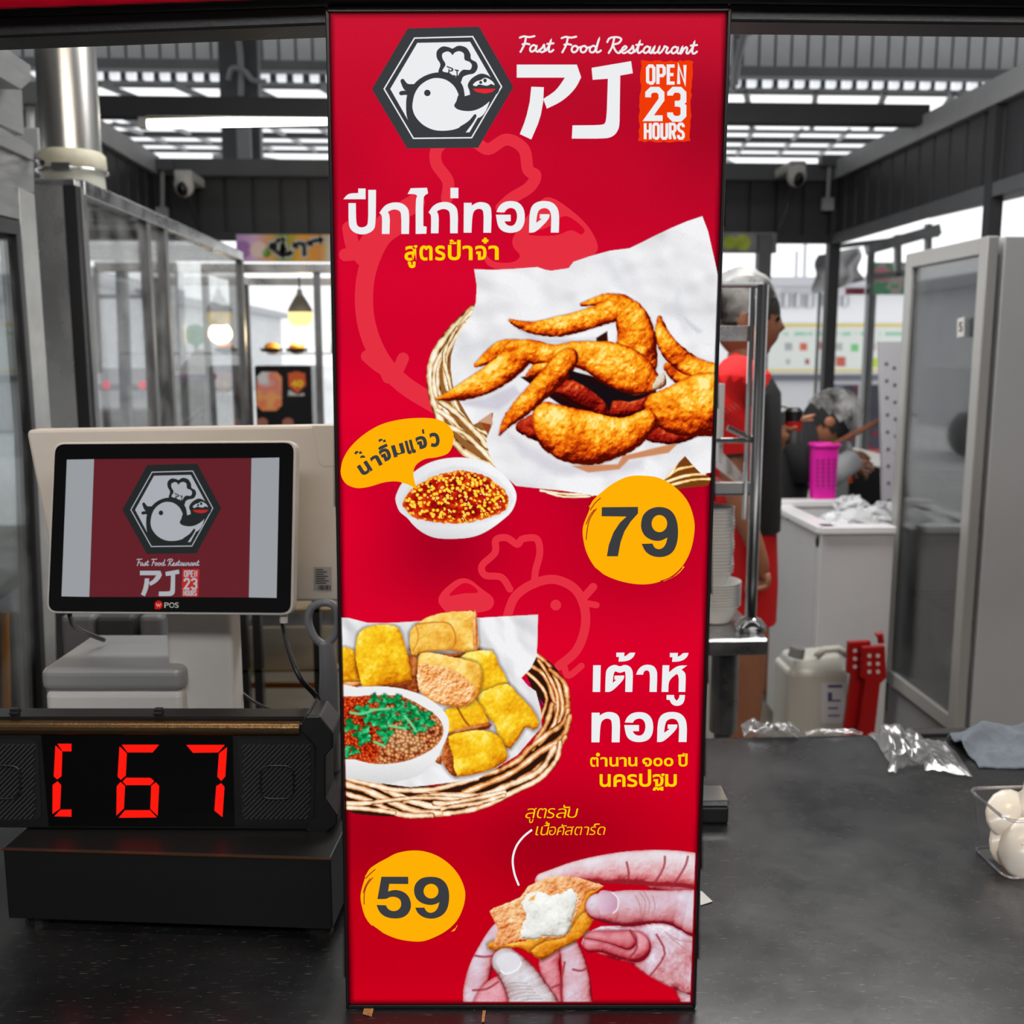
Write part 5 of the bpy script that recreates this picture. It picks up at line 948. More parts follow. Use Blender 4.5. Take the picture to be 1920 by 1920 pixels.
ap = MB(); ap.box(-70, 9, -.1, 70, 120, -.03); g_ = ap.build('forecourt', mat('bright_concrete', (226, 226, 226), .8, noise=.06, nscale=1)); g_['kind'] = 'structure'
# aisle roof, extended unseen overhead to block sky light; stops short of the yard
rf = MB(); [rf.box(-12, y_ * 1.56 - 7, 4.3, 12, y_ * 1.56 - 7 + 1.22, 4.36) for y_ in range(10)]; struct(rf.build('ceiling', mat('roof_underside', (70, 71, 73), .6, 0, noise=.1, nscale=2)))
w_ = MB(); w_.box(-12, -7, 0, 12, -6.9, 4.3); struct(w_.build('wall_light_block', mat('unseen_wall', (128, 128, 130), .7, noise=.2, nscale=2)))  # unseen wall added behind the camera to hold back sky light
for sx in (-1, 1):
    w_ = MB(); w_.box(sx * 7 - .05, -7, 0, sx * 7 + .05, 3, 4.3); struct(w_.build('wall_%s' % ('aisle_left' if sx < 0 else 'aisle_right'), MATS['unseen_wall']))
# ribbed fascia, purlins and glowing daylight dots beyond
zf = at(960, 118, 9).z; ribs('wall_fascia', (-7, 9.0), (8, 9.0), zf, zf + 1.2, at(332, 90, 9).x - at(300, 90, 9).x, .05, ribg, (0, -1, 0))
def hz(y0, y1, Y, m, th=.12, x0=-9, x1=9): z0 = at(960, y1, Y).z; z1 = at(960, y0, Y).z; global t; t += 1; return struct(MB().box(x0, Y, z0, x1, Y + th, z1).build('trim_%d' % t, m))
hz(118, 137, 8.9, mid_paint); hz(141, 158, 9.2, dark_paint); hz(187, 224, 5.3, dark_paint, .1, XL, XR)
dots = MB(); zz_ = at(960, 150, 9.15).z; px_ = at(332, 90, 9).x - at(300, 90, 9).x; k = -7
while k < 8: dots.box(k - .035, 9.13, zz_ - .03, k + .035, 9.19, zz_ + .04); k += px_
o = dots.build('rib_end_glow', mat('daylight_dot_glow', (235, 238, 242), .4, emit=.8)); struct(o)  # small glowing boxes standing in for daylight between the rib ends
# sloping roof sheets with skylight strips further back: purlins cross them
rt = random.Random(5)
for i, (ya, yb2, Y) in enumerate([(165, 169, 10.4), (238, 243, 11), (252, 262, 12), (270, 277, 13), (284, 290, 14), (158, 163, 9.8)]): hz(ya, yb2, Y, mid_paint if i % 2 else dark_paint, .08)
rft = MB()
for k in range(-18, 24):
    x = k * .62; rft.bar((x, 9.4, at(960, 165, 9.4).z), (x + .5, 11, at(960, 188, 9.4).z + .1), .05, .04)
o = rft.build('roof_rafters', mid_paint); o['kind'] = 'structure'
sp2 = MB()
for k in range(-26, 30):
    x = k * .5; z_ = at(960, 238, 11).z; sp2.bar((x, 11, z_), (x * 1.1 + .3, 14, at(960, 286, 14).z), .035, .035)
o = sp2.build('roof_battens', pale_paint); o['kind'] = 'structure'
for i in range(4):
    x0_ = (-5.6, -2.3, 2.4, 5.5)[i]; z0_ = at(960, 225, 10).z
    sk = MB(); sk.bar((x0_, 10.5, z0_ - .25), (x0_ + 1.9, 14.5, z0_ + .05), .3, .05); struct(sk.build('trim_%d' % (60 + i), pale_paint))
def col_px(x0, x1, y0, y1, Y, m, dep=.12): a = at(x0, y1, Y); b = at(x1, y0, Y); global t; t += 1; return struct(MB().box(a.x, Y, a.z, b.x, Y + dep, b.z).build('trim_%d' % t, m))
col_px(418, 480, 44, 322, 8.3, mid_paint); col_px(446, 468, 235, 322, 8.2, pale_paint, .06); col_px(1372, 1384, 44, 170, 8.2, pale_paint, .05)
# bracing pipe and conduit on the column
def thing_pipe(pts, Y, r, m, name, label, cat, n=8): b = MB(); b.tube([tuple(at(x, y, Y)) for x, y in crom(pts, 4)], r, n); o = b.build(name, m, smooth='auto'); tag(o, label, cat); return o
thing_pipe([(438, 50), (448, 80), (452, 130), (452, 180)], 8.27, .022, pale_paint, 'conduit_pipe', 'pale bent conduit on the roof column left of the sign', 'pipe')
thing_pipe([(428, 150), (434, 130), (446, 128), (460, 134), (474, 150), (500, 153)], 8.25, .02, pale_paint, 'conduit_elbow', 'curved conduit elbow crossing the roof column', 'pipe')
thing_pipe([(1378, 160), (1382, 120), (1394, 70), (1400, 45)], 8.18, .03, pale_paint, 'downpipe', 'pale pipe rising beside the sign top right', 'pipe')
thing_pipe([(1384, 70), (1420, 55), (1460, 40)], 8.24, .02, mid_paint, 'brace_rod', 'thin diagonal brace rod top right of the sign', 'rod')
# tube lamps
for x0_, x1_, y0_, y1_, lab in ((270, 800, 233, 222, 'long white tube lamp under the beam left of the sign'), (1050, 1578, 217, 219, 'long white tube lamp under the beam right of the sign')):
    Y_ = 5.34; a, b = at(x0_, y0_, Y_), at(x1_, y1_, Y_); L_ = empty('tube_lamp', (a + b) / 2, lab, 'lamp', 'tube lamps under the roof beam')
    MB().tube([a, b], .019, 12).build('lamp_tube', emis('lit_tube', (255, 252, 236), 11), L_, smooth='auto'); MB().bar(up(a, .034), up(b, .034), .04, .03).build('lamp_holder', mat('lamp_batten', (120, 108, 92), .5), L_)
    for q in (a, b): MB().box(q.x - .02, q.y - .025, q.z - .022, q.x + .02, q.y + .025, q.z + .03).build('end_cap', white_pl, L_)
# conduit boxes and cameras
def junction(x, y, x2, y2, lab, Y=6.54):
    a = at(x, y, Y); r_ = empty('junction_box', a, lab, 'junction box'); MB().box(a.x - .06, Y - .03, a.z - .035, a.x + .06, Y + .05, a.z + .035).build('box_cover', mid_paint, r_, bevel=.006)
    b = at(x2, y2, Y); MB().tube([a, b], .014, 8).build('conduit', pale_paint, r_, smooth='auto'); MB().box(b.x - .035, Y - .02, b.z - .05, b.x + .035, Y + .03, b.z + .03).build('outlet_box', pale_paint, r_, bevel=.004)
junction(304, 310, 304, 398, 'grey junction box with conduit in the left rear corner'); junction(1556, 302, 1552, 380, 'grey junction box with conduit in the right rear corner')
junction(56, 178, 56, 260, 'grey junction box beside the steel duct', 3.4)
def camera_dome(x, y, lab, mir=1, Y=6.28):
    a = at(x, y, Y); r_ = empty('security_camera', a, lab, 'camera'); MB().box(a.x - .05, Y - .02, a.z + .03, a.x + .05, Y + .3, a.z + .085).build('bracket', white_pl, r_, bevel=.01)
    MB().ball((a.x, Y, a.z), .058, 16, 12, (1, 1, 1.15)).build('camera_shell', white_pl, r_, smooth=True); MB().ball((a.x, Y - .028, a.z - .02), .042, 14, 10, (.8, 1, 1.1)).build('lens_window', mat('dark_lens', (10, 12, 12), .1), r_, smooth=True)
    MB().tube(crom([(a.x + .02 * mir, Y, a.z - .05), (a.x + .05 * mir, Y, a.z - .18), (a.x + .1 * mir, Y, a.z - .3)], 5), .008, 6).build('camera_cable', black_pl, r_)
camera_dome(345, 348, 'white security camera hanging under the beam left of the sign'); camera_dome(1494, 330, 'white security camera hanging under the beam right of the sign', -1)
# ------------------------------------------------------------ steel duct
dt = empty('exhaust_duct', at(135, 345, 3.1), 'tall polished steel exhaust duct with cream taped collar', 'duct'); a = at(135, 300, 3.1); r0 = (at(188, 300, 3.1).x - at(80, 300, 3.1).x) / 2
MB().lathe([(r0, 0), (r0, 1.6)], (a.x, 3.1, a.z), 40).build('duct_pipe', mat('polished_duct', (176, 175, 172), .27, 1, noise=.08, nscale=3, stretch=(1, 1, .1), rnoise=.1), dt, smooth=True)
crm = mat('cream_tape', (172, 168, 150), .6, noise=.12, nscale=30, bump=.2)
MB().lathe([(r0 + .006, -.03), (r0 + .012, -.02), (r0 + .01, .012), (r0 + .002, .02)], (a.x, 3.1, a.z), 40).build('tape_collar', crm, dt, smooth=True)
MB().lathe([(r0 + .004, -.12), (r0 + .008, -.1), (r0 + .004, -.036)], (a.x, 3.1, a.z), 40).build('duct_sleeve', mat('pale_sleeve', (150, 152, 142), .5), dt, smooth=True)
ca = [(a.x + (r0 + .014) * math.cos(2 * math.pi * k / 30), 3.1 + (r0 + .014) * math.sin(2 * math.pi * k / 30), a.z - .034) for k in range(31)]
MB().tube(ca, .004, 6, False).build('hose_clamp', chrome, dt, smooth=True); MB().box(a.x - .02, 3.1 - r0 - .024, a.z - .042, a.x + .03, 3.1 - r0 - .008, a.z - .024).build('clamp_screw', chrome, dt)
# ------------------------------------------------------------ steel louvred cabinet at the far left
LV = mat('louvre_steel', (150, 151, 151), .36, .8, noise=.1, nscale=14, stretch=(1, 1, 8), rnoise=.06); XC = -.98; oven = empty('louvred_steel_cabinet', (XC - .2, 2.1, 0), 'tall louvred stainless steel cabinet with glass door at left edge', 'cabinet')
def sidep(pts, m, name, par, th=.02, off=0, bevel=.002): b = MB(); b.prism([atx(x, y, XC + off) for x, y in pts], (-th, 0, 0)); return b.build(name, m, par, bevel=bevel)
sidep([(-60, 40), (58, 123), (58, 152), (40, 168), (-60, 110)], LV, 'top_ledge', oven, .3, .05)
sidep([(-60, 110), (42, 170), (46, 254), (-60, 205)], LV, 'louvre_panel', oven, .3)
sidep([(-60, 204), (64, 275), (64, 302), (-60, 245)], LV, 'louvre_panel', oven, .3, .02)
sidep([(-60, 246), (64, 304), (65, 362), (-60, 325)], LV, 'louvre_panel', oven, .3, .01)
sidep([(-60, 326), (36, 352), (38, 412), (-60, 390)], LV, 'louvre_panel', oven, .3, .01)
sidep([(36, 352), (65, 364), (97, 812), (68, 812), (40, 430)], mat('pale_steel_post', (158, 160, 158), .4, .5, noise=.15, nscale=10), 'door_post', oven, .05, .012)
sidep([(97, 812), (68, 812), (82, 1340), (108, 1340)], MATS['pale_steel_post'], 'door_post', oven, .05, .012)
sidep([(-60, 392), (38, 415), (68, 812), (60, 812), (32, 440), (-60, 425)], steel_dark, 'door_frame', oven, .04, .016)
sidep([(60, 812), (68, 812), (90, 1340), (80, 1340)], steel_dark, 'door_frame', oven, .04, .016)
sidep([(-60, 425), (32, 440), (60, 812), (80, 1340), (-60, 1390)], glassy('door_glass', (.72, .76, .76), .5, .14, (.4, .42, .42)), 'glass_door', oven, .004, .005, 0)
sidep([(-60, 1140), (68, 1050), (70, 1075), (-60, 1170)], steel_dull, 'cross_bar', oven, .02, -.1)
MB().tube([atx(72, 300, XC + .03), atx(79, 305, XC + .06)], .006, 10).build('knob', chrome, oven)
st = MB(); p_ = atx(10, 1148, XC - .12); st.tube([p_, atx(14, 1400, XC - .12)], .009, 12); o = st.build('orange_handle_stick', mat('orange_plastic', (214, 130, 20), .4), smooth='auto'); tag(o, 'orange plastic stick behind the glass at the far left', 'stick')
# ------------------------------------------------------------ glazed steel display cabinets
gl = glassy('dusty_glass', (.95, .96, .96), .0, .12, (.7, .71, .71))
def glazed(name, label, X0, X1, Y0, Y1, z0, z1, base, posts, w=.03):
    r_ = empty(name, ((X0 + X1) / 2, (Y0 + Y1) / 2, base), label, 'cabinet')
    for x in (X0, X1):
        for y in (Y0, Y1): MB().box(x - w / 2, y - w / 2, base, x + w / 2, y + w / 2, z1).build('corner_post', steel_dull, r_, bevel=.002)
    for y in posts: MB().box(X1 - w / 2, y - w / 2, z0, X1 + w / 2, y + w / 2, z1).build('side_post', steel_dull, r_, bevel=.002)
    for x in (X0, X1): MB().box(x - w * .6, Y0, z1 - .02, x + w * .6, Y1, z1 + .02).build('top_rail', steel, r_, bevel=.003)
    for y in (Y0, Y1): MB().box(X0, y - w * .6, z1 - .02, X1, y + w * .6, z1 + .02).build('top_rail', steel, r_, bevel=.003)
    MB().box(X1 - .002, Y0, z0, X1 + .002, Y1, z1).build('side_glass', gl, r_); MB().box(X0, Y1 - .002, z0, X1, Y1 + .002, z1).build('rear_glass', gl, r_)
    MB().box(X0, Y0, base, X1, Y1, z0).build('cabinet_base', steel_dull, r_, bevel=.004)
    return r_
Xg = at(146, 345, 2.8).x; Zg = at(146, 352, 2.8).z; Yg = 2.8 * 0 + atx(448, 465, Xg).y
G1 = glazed('glazed_steel_case', 'large empty glass and steel display case left of the sign', Xg - .75, Xg, 2.8, Yg, .78, Zg, 0, [atx(280, 600, Xg).y, atx(312, 600, Xg).y])
MB().box(Xg - .75, 2.8, Zg + .005, Xg, Yg, Zg + .015).build('roof_sheet', mat('polished_sheet', (170, 172, 174), .2, 1), G1)
MB().box(at(66, 400, 2.76).x, 2.76, .8, at(122, 400, 2.76).x, 2.775, Zg).build('corner_panel', mat('mirror_panel', (190, 192, 192), .3, .8, noise=.25, nscale=4, rnoise=.15, stretch=(1, 1, .4)), G1)
MB().box(at(122, 400, 2.76).x, 2.755, .8, at(146, 400, 2.76).x, 2.785, Zg).build('front_post', steel_dark, G1)
for k, y in enumerate((3.2, 3.7, 4.2)): MB().box(Xg - .75, y, Zg - .03, Xg, y + .03, Zg - .005).build('roof_bar', steel_dull, G1)
Y2 = 4.9; xa, xb = at(384, 510, Y2).x, at(640, 510, Y2).x; Z2 = at(384, 503, Y2).z
G2 = glazed('glazed_steel_case', 'smaller steel framed glass case with hanging bulb and food trays', xa, xb + .25, Y2, Y2 + .9, .75, Z2, 0, [])
for px in (596,): p_ = at(px, 600, Y2); MB().box(p_.x - .015, Y2 - .01, .75, p_.x + .015, Y2 + .02, Z2).build('front_post', steel_dull, G2)
p_ = at(447, 600, Y2 + .5); MB().box(p_.x - .02, Y2 + .4, .75, p_.x + .02, Y2 + .44, Z2).build('side_post', steel_dull, G2)
sh_ = at(540, 658, Y2 + .3); MB().box(xa + .25, Y2 + .1, sh_.z - .02, xb + .2, Y2 + .6, sh_.z - .005).build('shelf', glassy('shelf_glass', (.85, .85, .85), .4, .3, (.7, .7, .7)), G2)
# hanging bulb
a = at(563, 590, Y2 + .25); bl = empty('hanging_bulb', up(a, .2), 'warm lit bulb lamp hanging in the steel glass case', 'lamp')
MB().lathe([(0, -.055), (.035, -.052), (.056, -.035), (.06, 0), (.058, .012)], a, 24).build('lit_diffuser', emis('lit_bulb', (255, 226, 150), 1.5), bl, smooth=True)
MB().lathe([(.06, .012), (.056, .03), (.03, .075), (.014, .1), (.012, .12)], a, 24).build('bulb_body', mat('bulb_grey', (120, 112, 96), .5), bl, smooth=True); MB().tube([up(a, .12), (a.x, a.y, Z2 - .02)], .004, 6).build('bulb_cord', black_pl, bl)
pl = bpy.data.lights.new('bulb_glow', 'POINT'); pl.energy = 4; pl.color = (1, .78, .45); pl.shadow_soft_size = .05; po = bpy.data.objects.new('bulb_glow', pl); COL.objects.link(po); po.location = (a.x, a.y, a.z - .09)
for x, lab in ((509, 'black tray of orange food, left one on the case shelf'), (556, 'black tray of orange food, right one on the case shelf')):
    p_ = at(x, 652, Y2 + .25); tr_ = empty('food_tray', (p_.x, p_.y, sh_.z - .004), lab, 'tray', 'food trays on the case shelf'); MB().hexa([(p_.x - .04, p_.y - .04, sh_.z - .004), (p_.x + .04, p_.y - .04, sh_.z - .004), (p_.x + .04, p_.y + .06, sh_.z - .004), (p_.x - .04, p_.y + .06, sh_.z - .004), (p_.x - .048, p_.y - .05, sh_.z + .012), (p_.x + .048, p_.y - .05, sh_.z + .012), (p_.x + .048, p_.y + .07, sh_.z + .012), (p_.x - .048, p_.y + .07, sh_.z + .012)]).build('tray_dish', black_pl, tr_)
    MB().ball((p_.x, p_.y + .01, sh_.z + .012), .04, 14, 8, (1, 1, .75)).build('food_pile', mat('orange_food', (222, 140, 40), .5, noise=.4, nscale=40, bump=.6, bscale=90), tr_, smooth=True)
p_ = at(470, 690, Y2 + .12); q_ = at(582, 800, Y2 + .12)
blk = empty('black_drinks_cabinet', ((p_.x + q_.x) / 2, Y2 + .4, .75), 'black cabinet with fruit pictures inside the steel glass case', 'cabinet'); MB().box(p_.x, Y2 + .2, .75, q_.x, Y2 + .5, p_.z + .01).build('cabinet_shell', mat('glossy_black', (22, 22, 24), .25), blk, bevel=.01)
TP = Plane((0, Y2 + .198, 0), (0, -1, 0))
c = Canvas(476, 686, 584, 802, 2.0); rr_ = lambda x0, y0, x1, y1, r: [(x0 + r, y0), (x1 - r, y0), (x1, y0 + r), (x1, y1 - r), (x1 - r, y1), (x0 + r, y1), (x0, y1 - r), (x0, y0 + r)]
n_ = fbm(c.X, c.Y, 26, 6, 3); c.fill(rr_(481, 697, 529, 770, 10), ramp(n_ + (c.Y - 735) / 120, [(.1, (206, 206, 206)), (.35, (214, 120, 110)), (.6, (226, 160, 90)), (.8, (220, 120, 80))]))
c.fill([(540, 700), (556, 696), (573, 700), (574, 722), (558, 738), (541, 724)], (206, 86, 34)); c.fill([(540, 742), (570, 742), (571, 736), (558, 740), (541, 730)], (190, 190, 190))
for e_ in ((492, 792), (540, 792)): c.put(np.clip(1 - np.hypot((c.X - e_[0]) / 12, (c.Y - e_[1]) / 10), 0, .2) * 5, (150, 92, 76))
prt = mat('printed_paper', (200, 200, 200), .6); 
def printed(name):
    m = bpy.data.materials.new(name); m.use_nodes = True; t_ = m.node_tree; b_ = t_.nodes['Principled BSDF']; v_ = t_.nodes.new('ShaderNodeVertexColor'); v_.layer_name = 'print'; t_.links.new(v_.outputs['Color'], b_.inputs['Base Color']); t_.links.new(v_.outputs['Alpha'], b_.inputs['Alpha']); b_.inputs['Roughness'].default_value = .6; return m
PRM = printed('printed_vinyl'); c.mesh('fruit_sticker', TP, PRM, blk, .003)
V = Vec(TP); V.cur = 0
for ch, a, b in (('4', 546, 557), ('0', 557, 569)): V.glyph(ch, a, 712, b, 726, .004, .05)
V.build('price_lettering', [mat('sticker_yellow', (240, 190, 30), .5)], blk)
# shop banners at the back
def sign_board(name, x0, y0, x1, y1, Y, label, paint, letters=None):
    a, b = at(x0, y1, Y), at(x1, y0, Y); r_ = empty(name, ((a.x + b.x) / 2, Y, a.z), label, 'banner'); MB().box(a.x, Y, a.z, b.x, Y + .03, b.z).build('board', pale_paint, r_)
    c = Canvas(x0, y0, x1, y1, 2.0); c.a[:] = 1; paint(c); P_ = Plane((0, Y, 0), (0, -1, 0)); c.mesh('board_print', P_, PRM, r_, .003)
    if letters: letters(P_, r_)
def pnt(c):
    c.c[:] = ramp((c.X - 440) / 200, [(0, (196, 150, 205)), (.18, (226, 186, 226)), (.35, (236, 170, 90)), (.45, (120, 160, 60)), (.6, (240, 170, 40)), (.8, (230, 150, 60)), (.9, (215, 220, 210))])
    for x, y, r, k in ((455, 468, 18, (170, 120, 190)), (484, 468, 17, (240, 190, 196)), (500, 474, 10, (90, 140, 40))): c.put(np.clip((r - np.hypot(c.X - x, c.Y - y)) / 3, 0, 1), k)
    c.put(np.clip((12 - np.abs(np.hypot(c.X - 484, c.Y - 468) - 6)) / 12, 0, .5), (250, 240, 220))
def let(P_, r_):
    V = Vec(P_, lambda x, y: (370 + x / 5.054, 440 + y / 5.054))
    for cur, w, off in ((0, 74, .005), (1, 34, .007)):
        V.cur = cur
        for p in ([(715, 130), (700, 100), (740, 95), (745, 150), (800, 190), (820, 110), (815, 180), (870, 190), (880, 165)], [(920, 110), (960, 85), (1010, 100), (1015, 190)], [(1060, 90), (1100, 62), (1180, 50)], [(760, 55), (800, 50), (820, 40)]): V.stroke(p, w if p[0][0] != 760 else w * .7, off, sm=5, rnd=True)
    V.build('thai_lettering', [mat('pale_outline', (190, 190, 186), .5), black_m], r_)
sign_board('fruit_banner', 444, 440, 640, 490, 6.52, 'colourful fruit banner with black Thai letters left of the sign', pnt, let)
def pnt2(c):
    c.c[:] = np.array([.5, .5, .5]); n_ = fbm(c.X, c.Y, 20, 8); c.c *= (.7 + .5 * n_)[..., None]
    for x, r in ((1392, 16), (1368, 14)): c.put(np.clip((r - np.hypot(c.X - x, c.Y - 455)) / 2, 0, 1), ramp(n_, [(0, (120, 140, 20)), (1, (200, 210, 80))]))
    c.put(np.clip(6 - np.abs(c.X - 1432 + (c.Y - 455) * .3), 0, 1) * (np.abs(c.Y - 455) < 14), (60, 140, 70))
sign_board('apple_banner', 1330, 436, 1456, 474, 6.52, 'grey banner with green apples right of the sign', pnt2)
# ------------------------------------------------------------ right side: steel table, rack, bowls
YT = 2.05; tz = at(1440, 1198, YT).z; tx0 = at(1150, 1198, YT).x; tx1 = at(1442, 1198, YT).x
tb = empty('steel_table', ((tx0 + tx1) / 2, 2.3, 0), 'stainless steel work table just right of the sign', 'table')
MB().box(tx0, YT, tz - .036, tx1, YT + .5, tz).build('table_top', steel, tb, bevel=.005)
for x in (tx0 + .06, tx1 - .075):
    for y in (YT + .06, YT + .44):
        MB().tube([(x, y, .0), (x, y, tz - .036)], .019, 14).build('leg', steel_dull, tb, smooth='auto')
        MB().tube([(x, y, tz - .22), (x, y, tz - .036)], .03, 14).build('leg_sleeve', steel, tb, smooth='auto')
rk = empty('steel_rack', (tx1 - .03, YT + .08, tz), 'polished steel upright rack with shelves and crossbars on the steel table', 'rack'); yr = YT + .075; RX = lambda x, y: at(x, y, yr)
p_ = RX(1409, 1190); zt = RX(1409, 534).z
px1 = RX(1424, 700).x; px0 = RX(1405, 700).x
MB().tube([(px1, yr, tz), (px1, yr, zt)], .0125, 16).build('upright', chrome, rk, smooth='auto'); MB().tube([(px0, yr, tz + .24), (px0, yr, zt)], .0055, 10).build('upright', chrome, rk, smooth='auto')
MB().lathe([(.034, .001), (.034, .01), (.024, .022), (.0125, .028)], (px1, yr, tz), 24).build('foot_flange', chrome, rk, smooth='auto')
xl = RX(1250, 600).x
MB().tube([(xl, yr, zt), (px1, yr, zt)], .006, 10).build('cross_bar', chrome, rk, smooth='auto')
def rkbox(x0, y0, x1, y1, nm, m, th=.004, dy=0): a, b = RX(x0, y1), RX(x1, y0); return MB().box(a.x, yr + dy, a.z, b.x, yr + dy + th, b.z).build(nm, m, rk, bevel=.001)
rkbox(1250, 611, 1402, 640, 'bracket_plate', steel, .02); MB().tube([RX(1250, 826), RX(1409, 826)], .006, 10).build('cross_bar', chrome, rk, smooth='auto'); MB().tube([at(1364, 802, yr), at(1407, 822, yr)], .006, 10).build('brace', chrome, rk, smooth='auto')
rkbox(1352, 720, 1364, 870, 'clear_bracket', mat('frosted_plastic', (170, 172, 174), .3), .03, .02)
a, b = RX(1250, 905), RX(1407, 905); MB().box(a.x, yr, RX(1400, 929).z, b.x, yr + .004, a.z).build('shelf_edge', steel, rk, bevel=.001); MB().box(a.x, yr, RX(1400, 929).z, b.x, yr + .32, RX(1400, 929).z + .004).build('shelf', steel, rk)
gz = glassy('shelf_guard_glass', (.9, .9, .9), .4, .25, (.6, .6, .6)); MB().prism([(b.x, yr, a.z), (b.x, yr + .3, a.z + .05), (b.x, yr + .3, a.z), (b.x, yr + .02, a.z - .02)], (-.004, 0, 0)).build('side_guard', gz, rk)
# stacked bowls: one bowl built, copied
bowlm = mat('white_melamine', (196, 197, 196), .3, 0, coat=.2)
def mk_bowl(R_, H_, loc, label):
    r_ = empty('paper_bowl', loc, label, 'bowl', 'stacked white bowls on the steel table'); MB().lathe([(0, .001), (R_ * .55, .001), (R_ * .62, .004), (R_ * .95, H_ * .95), (R_, H_), (R_ * 1.05, H_), (R_ * 1.05, H_ - .002), (R_, H_ - .0025), (R_ * .66, .002)], loc, 28).build('bowl_shell', bowlm, r_, smooth='auto'); return r_
def copies(proto, locs, labels):
    for l, lab in zip(locs, labels):
        r_ = proto.copy(); COL.objects.link(r_); r_.location = l; r_['label'] = lab
        for ch in proto.children:
            q = ch.copy(); COL.objects.link(q); q.parent = r_; q.matrix_parent_inverse = ch.matrix_parent_inverse.copy()
bc = at(1338, 1160, 2.2); bx, by = bc.x, 2.2; lowN, upN = 9, 20
pB = mk_bowl(.055, .042, Vector((bx, by, tz + .0005)), 'bottom bowl of the stack of wide white bowls on the steel table')
copies(pB, [Vector((bx, by, tz + .0005 + .0062 * k)) for k in range(1, lowN)], ['wide white bowl, one of the nested rims near the stack bottom'] * (lowN - 1))
zb = tz + .0005 + .0062 * (lowN - 1) + .03
pS = mk_bowl(.04, .036, Vector((bx - .003, by, zb)), 'lowest of the narrower white bowls on top of the wide ones')
copies(pS, [Vector((bx - .003 + .001 * math.sin(k), by, zb + .0074 * k)) for k in range(1, upN)], ['narrow white bowl nested in the middle of the tall stack'] * (upN - 2) + ['topmost narrow white bowl of the tall stack beside the sign'])
# ------------------------------------------------------------ chest freezer
YF = 3.45; C0 = at(1540, 990, YF); zF = C0.z; XF = C0.x; YFb = atx(1452, 930, XF).y; XF1 = at(1835, 700, 3.0).x - .03
fz = empty('chest_freezer', ((XF + XF1) / 2, (YF + YFb) / 2, 0), 'open white chest freezer with bags of ice beside the glass door fridge', 'freezer')
fwh = mat('enamel_white', (186, 186, 188), .35, 0, noise=.04, nscale=5)
MB().box(XF, YF, .06, XF1, YF + .05, zF - .02).build('front_wall', fwh, fz, bevel=.004); MB().box(XF, YFb - .05, .06, XF1, YFb, zF + .02).build('rear_wall', fwh, fz, bevel=.004)
MB().box(XF, YF + .05, .06, XF + .05, YFb - .05, zF - .02).build('side_wall', fwh, fz); MB().box(XF1 - .05, YF + .05, .06, XF1, YFb - .05, zF - .02).build('side_wall', fwh, fz); MB().box(XF + .05, YF + .05, .06, XF1 - .05, YFb - .05, .4).build('liner_floor', fwh, fz)
rim = MB(); rim.bar((XF, YF + .02, zF - .008), (XF1, YF + .02, zF - .008), .07, .026); rim.bar((XF + .02, YF, zF - .008), (XF + .02, YFb, zF - .008), .07, .026); rim.bar((XF, YFb - .02, zF + .01), (XF1, YFb - .02, zF + .01), .07, .026); rim.build('rim', mat('rim_white', (210, 210, 212), .3), fz, bevel=.004)
for x in (XF + .08, XF1 - .08): MB().box(x - .04, YF + .05, 0, x + .04, YF + .12, .06).build('foot', black_pl, fz); MB().box(x - .04, YFb - .12, 0, x + .04, YFb - .05, .06).build('foot', black_pl, fz)
p_ = atx(1533, 1015, XF); MB().ball(p_, .016, 12, 8, (.4, 1, 1.3)).build('drain_plug', black_pl, fz, smooth=True); p_ = atx(1478, 970, XF); MB().ball(p_, .012, 12, 8, (.4, 1, 1)).build('hinge_bolt', black_pl, fz, smooth=True)
icem = mat('ice_bag', (206, 208, 212), .3, 0, bump=1, bscale=40, trans=.2)
for i, (x, y, r) in enumerate(((1572, 985, .07), (1612, 978, .075), (1655, 972, .085), (1596, 950, .06))):
    p_ = at(x, y, YF + (.2, .2, .22, .42)[i]); b = MB(); b.ball(p_, r, 14, 10, (1.1, .8, .62)); rg2 = random.Random(i)
    b.v = [tuple(q + rg2.uniform(-.012, .012) for q in v) for v in b.v]; o = b.build('ice_bag', icem, smooth=False); tag(o, ['clear bag of ice at the left inside the open freezer', 'bag of ice in the middle of the open freezer', 'largest bag of ice heaped beside the fridge door', 'bag of ice behind the others in the freezer'][i], 'ice bag')
# pink basket, black appliance and stick on the freezer edge
YK = YFb - .02; pk = at(1549, 912, YK); pw = (at(1573, 912, YK).x - at(1525, 912, YK).x) / 2; zt_ = at(1549, 836, YK).z; z0_ = zF + .024
bk_ = empty('pink_basket', (pk.x, YK + .04, z0_), 'tall bright magenta perforated plastic basket behind the freezer', 'basket'); pinkm = mat('magenta_plastic', (206, 20, 150), .35)
b = MB()
n_ = 20; rows = 11
for i in range(rows + 1):
    z_ = z0_ + (zt_ - z0_) * i / rows; w = pw * (.92 + .1 * i / rows)
    for k in range(n_): a = 2 * math.pi * k / n_; cx_, sx_ = math.cos(a), math.sin(a); b.v.append((pk.x + w * math.copysign(abs(cx_) ** .5, cx_), YK + .04 + w * .8 * math.copysign(abs(sx_) ** .5, sx_), z_))
for i in range(rows):
    for k in range(n_): b.f.append((i * n_ + k, i * n_ + (k + 1) % n_, (i + 1) * n_ + (k + 1) % n_, (i + 1) * n_ + k)); b.mi.append(0)
b.build('basket_wall', pinkm, bk_, smooth=True)
MB().tube([v for v in b.v[-n_:]] + [b.v[-n_]], .008, 8, False).build('basket_rim', pinkm, bk_, smooth=True)
dts = MB(); 
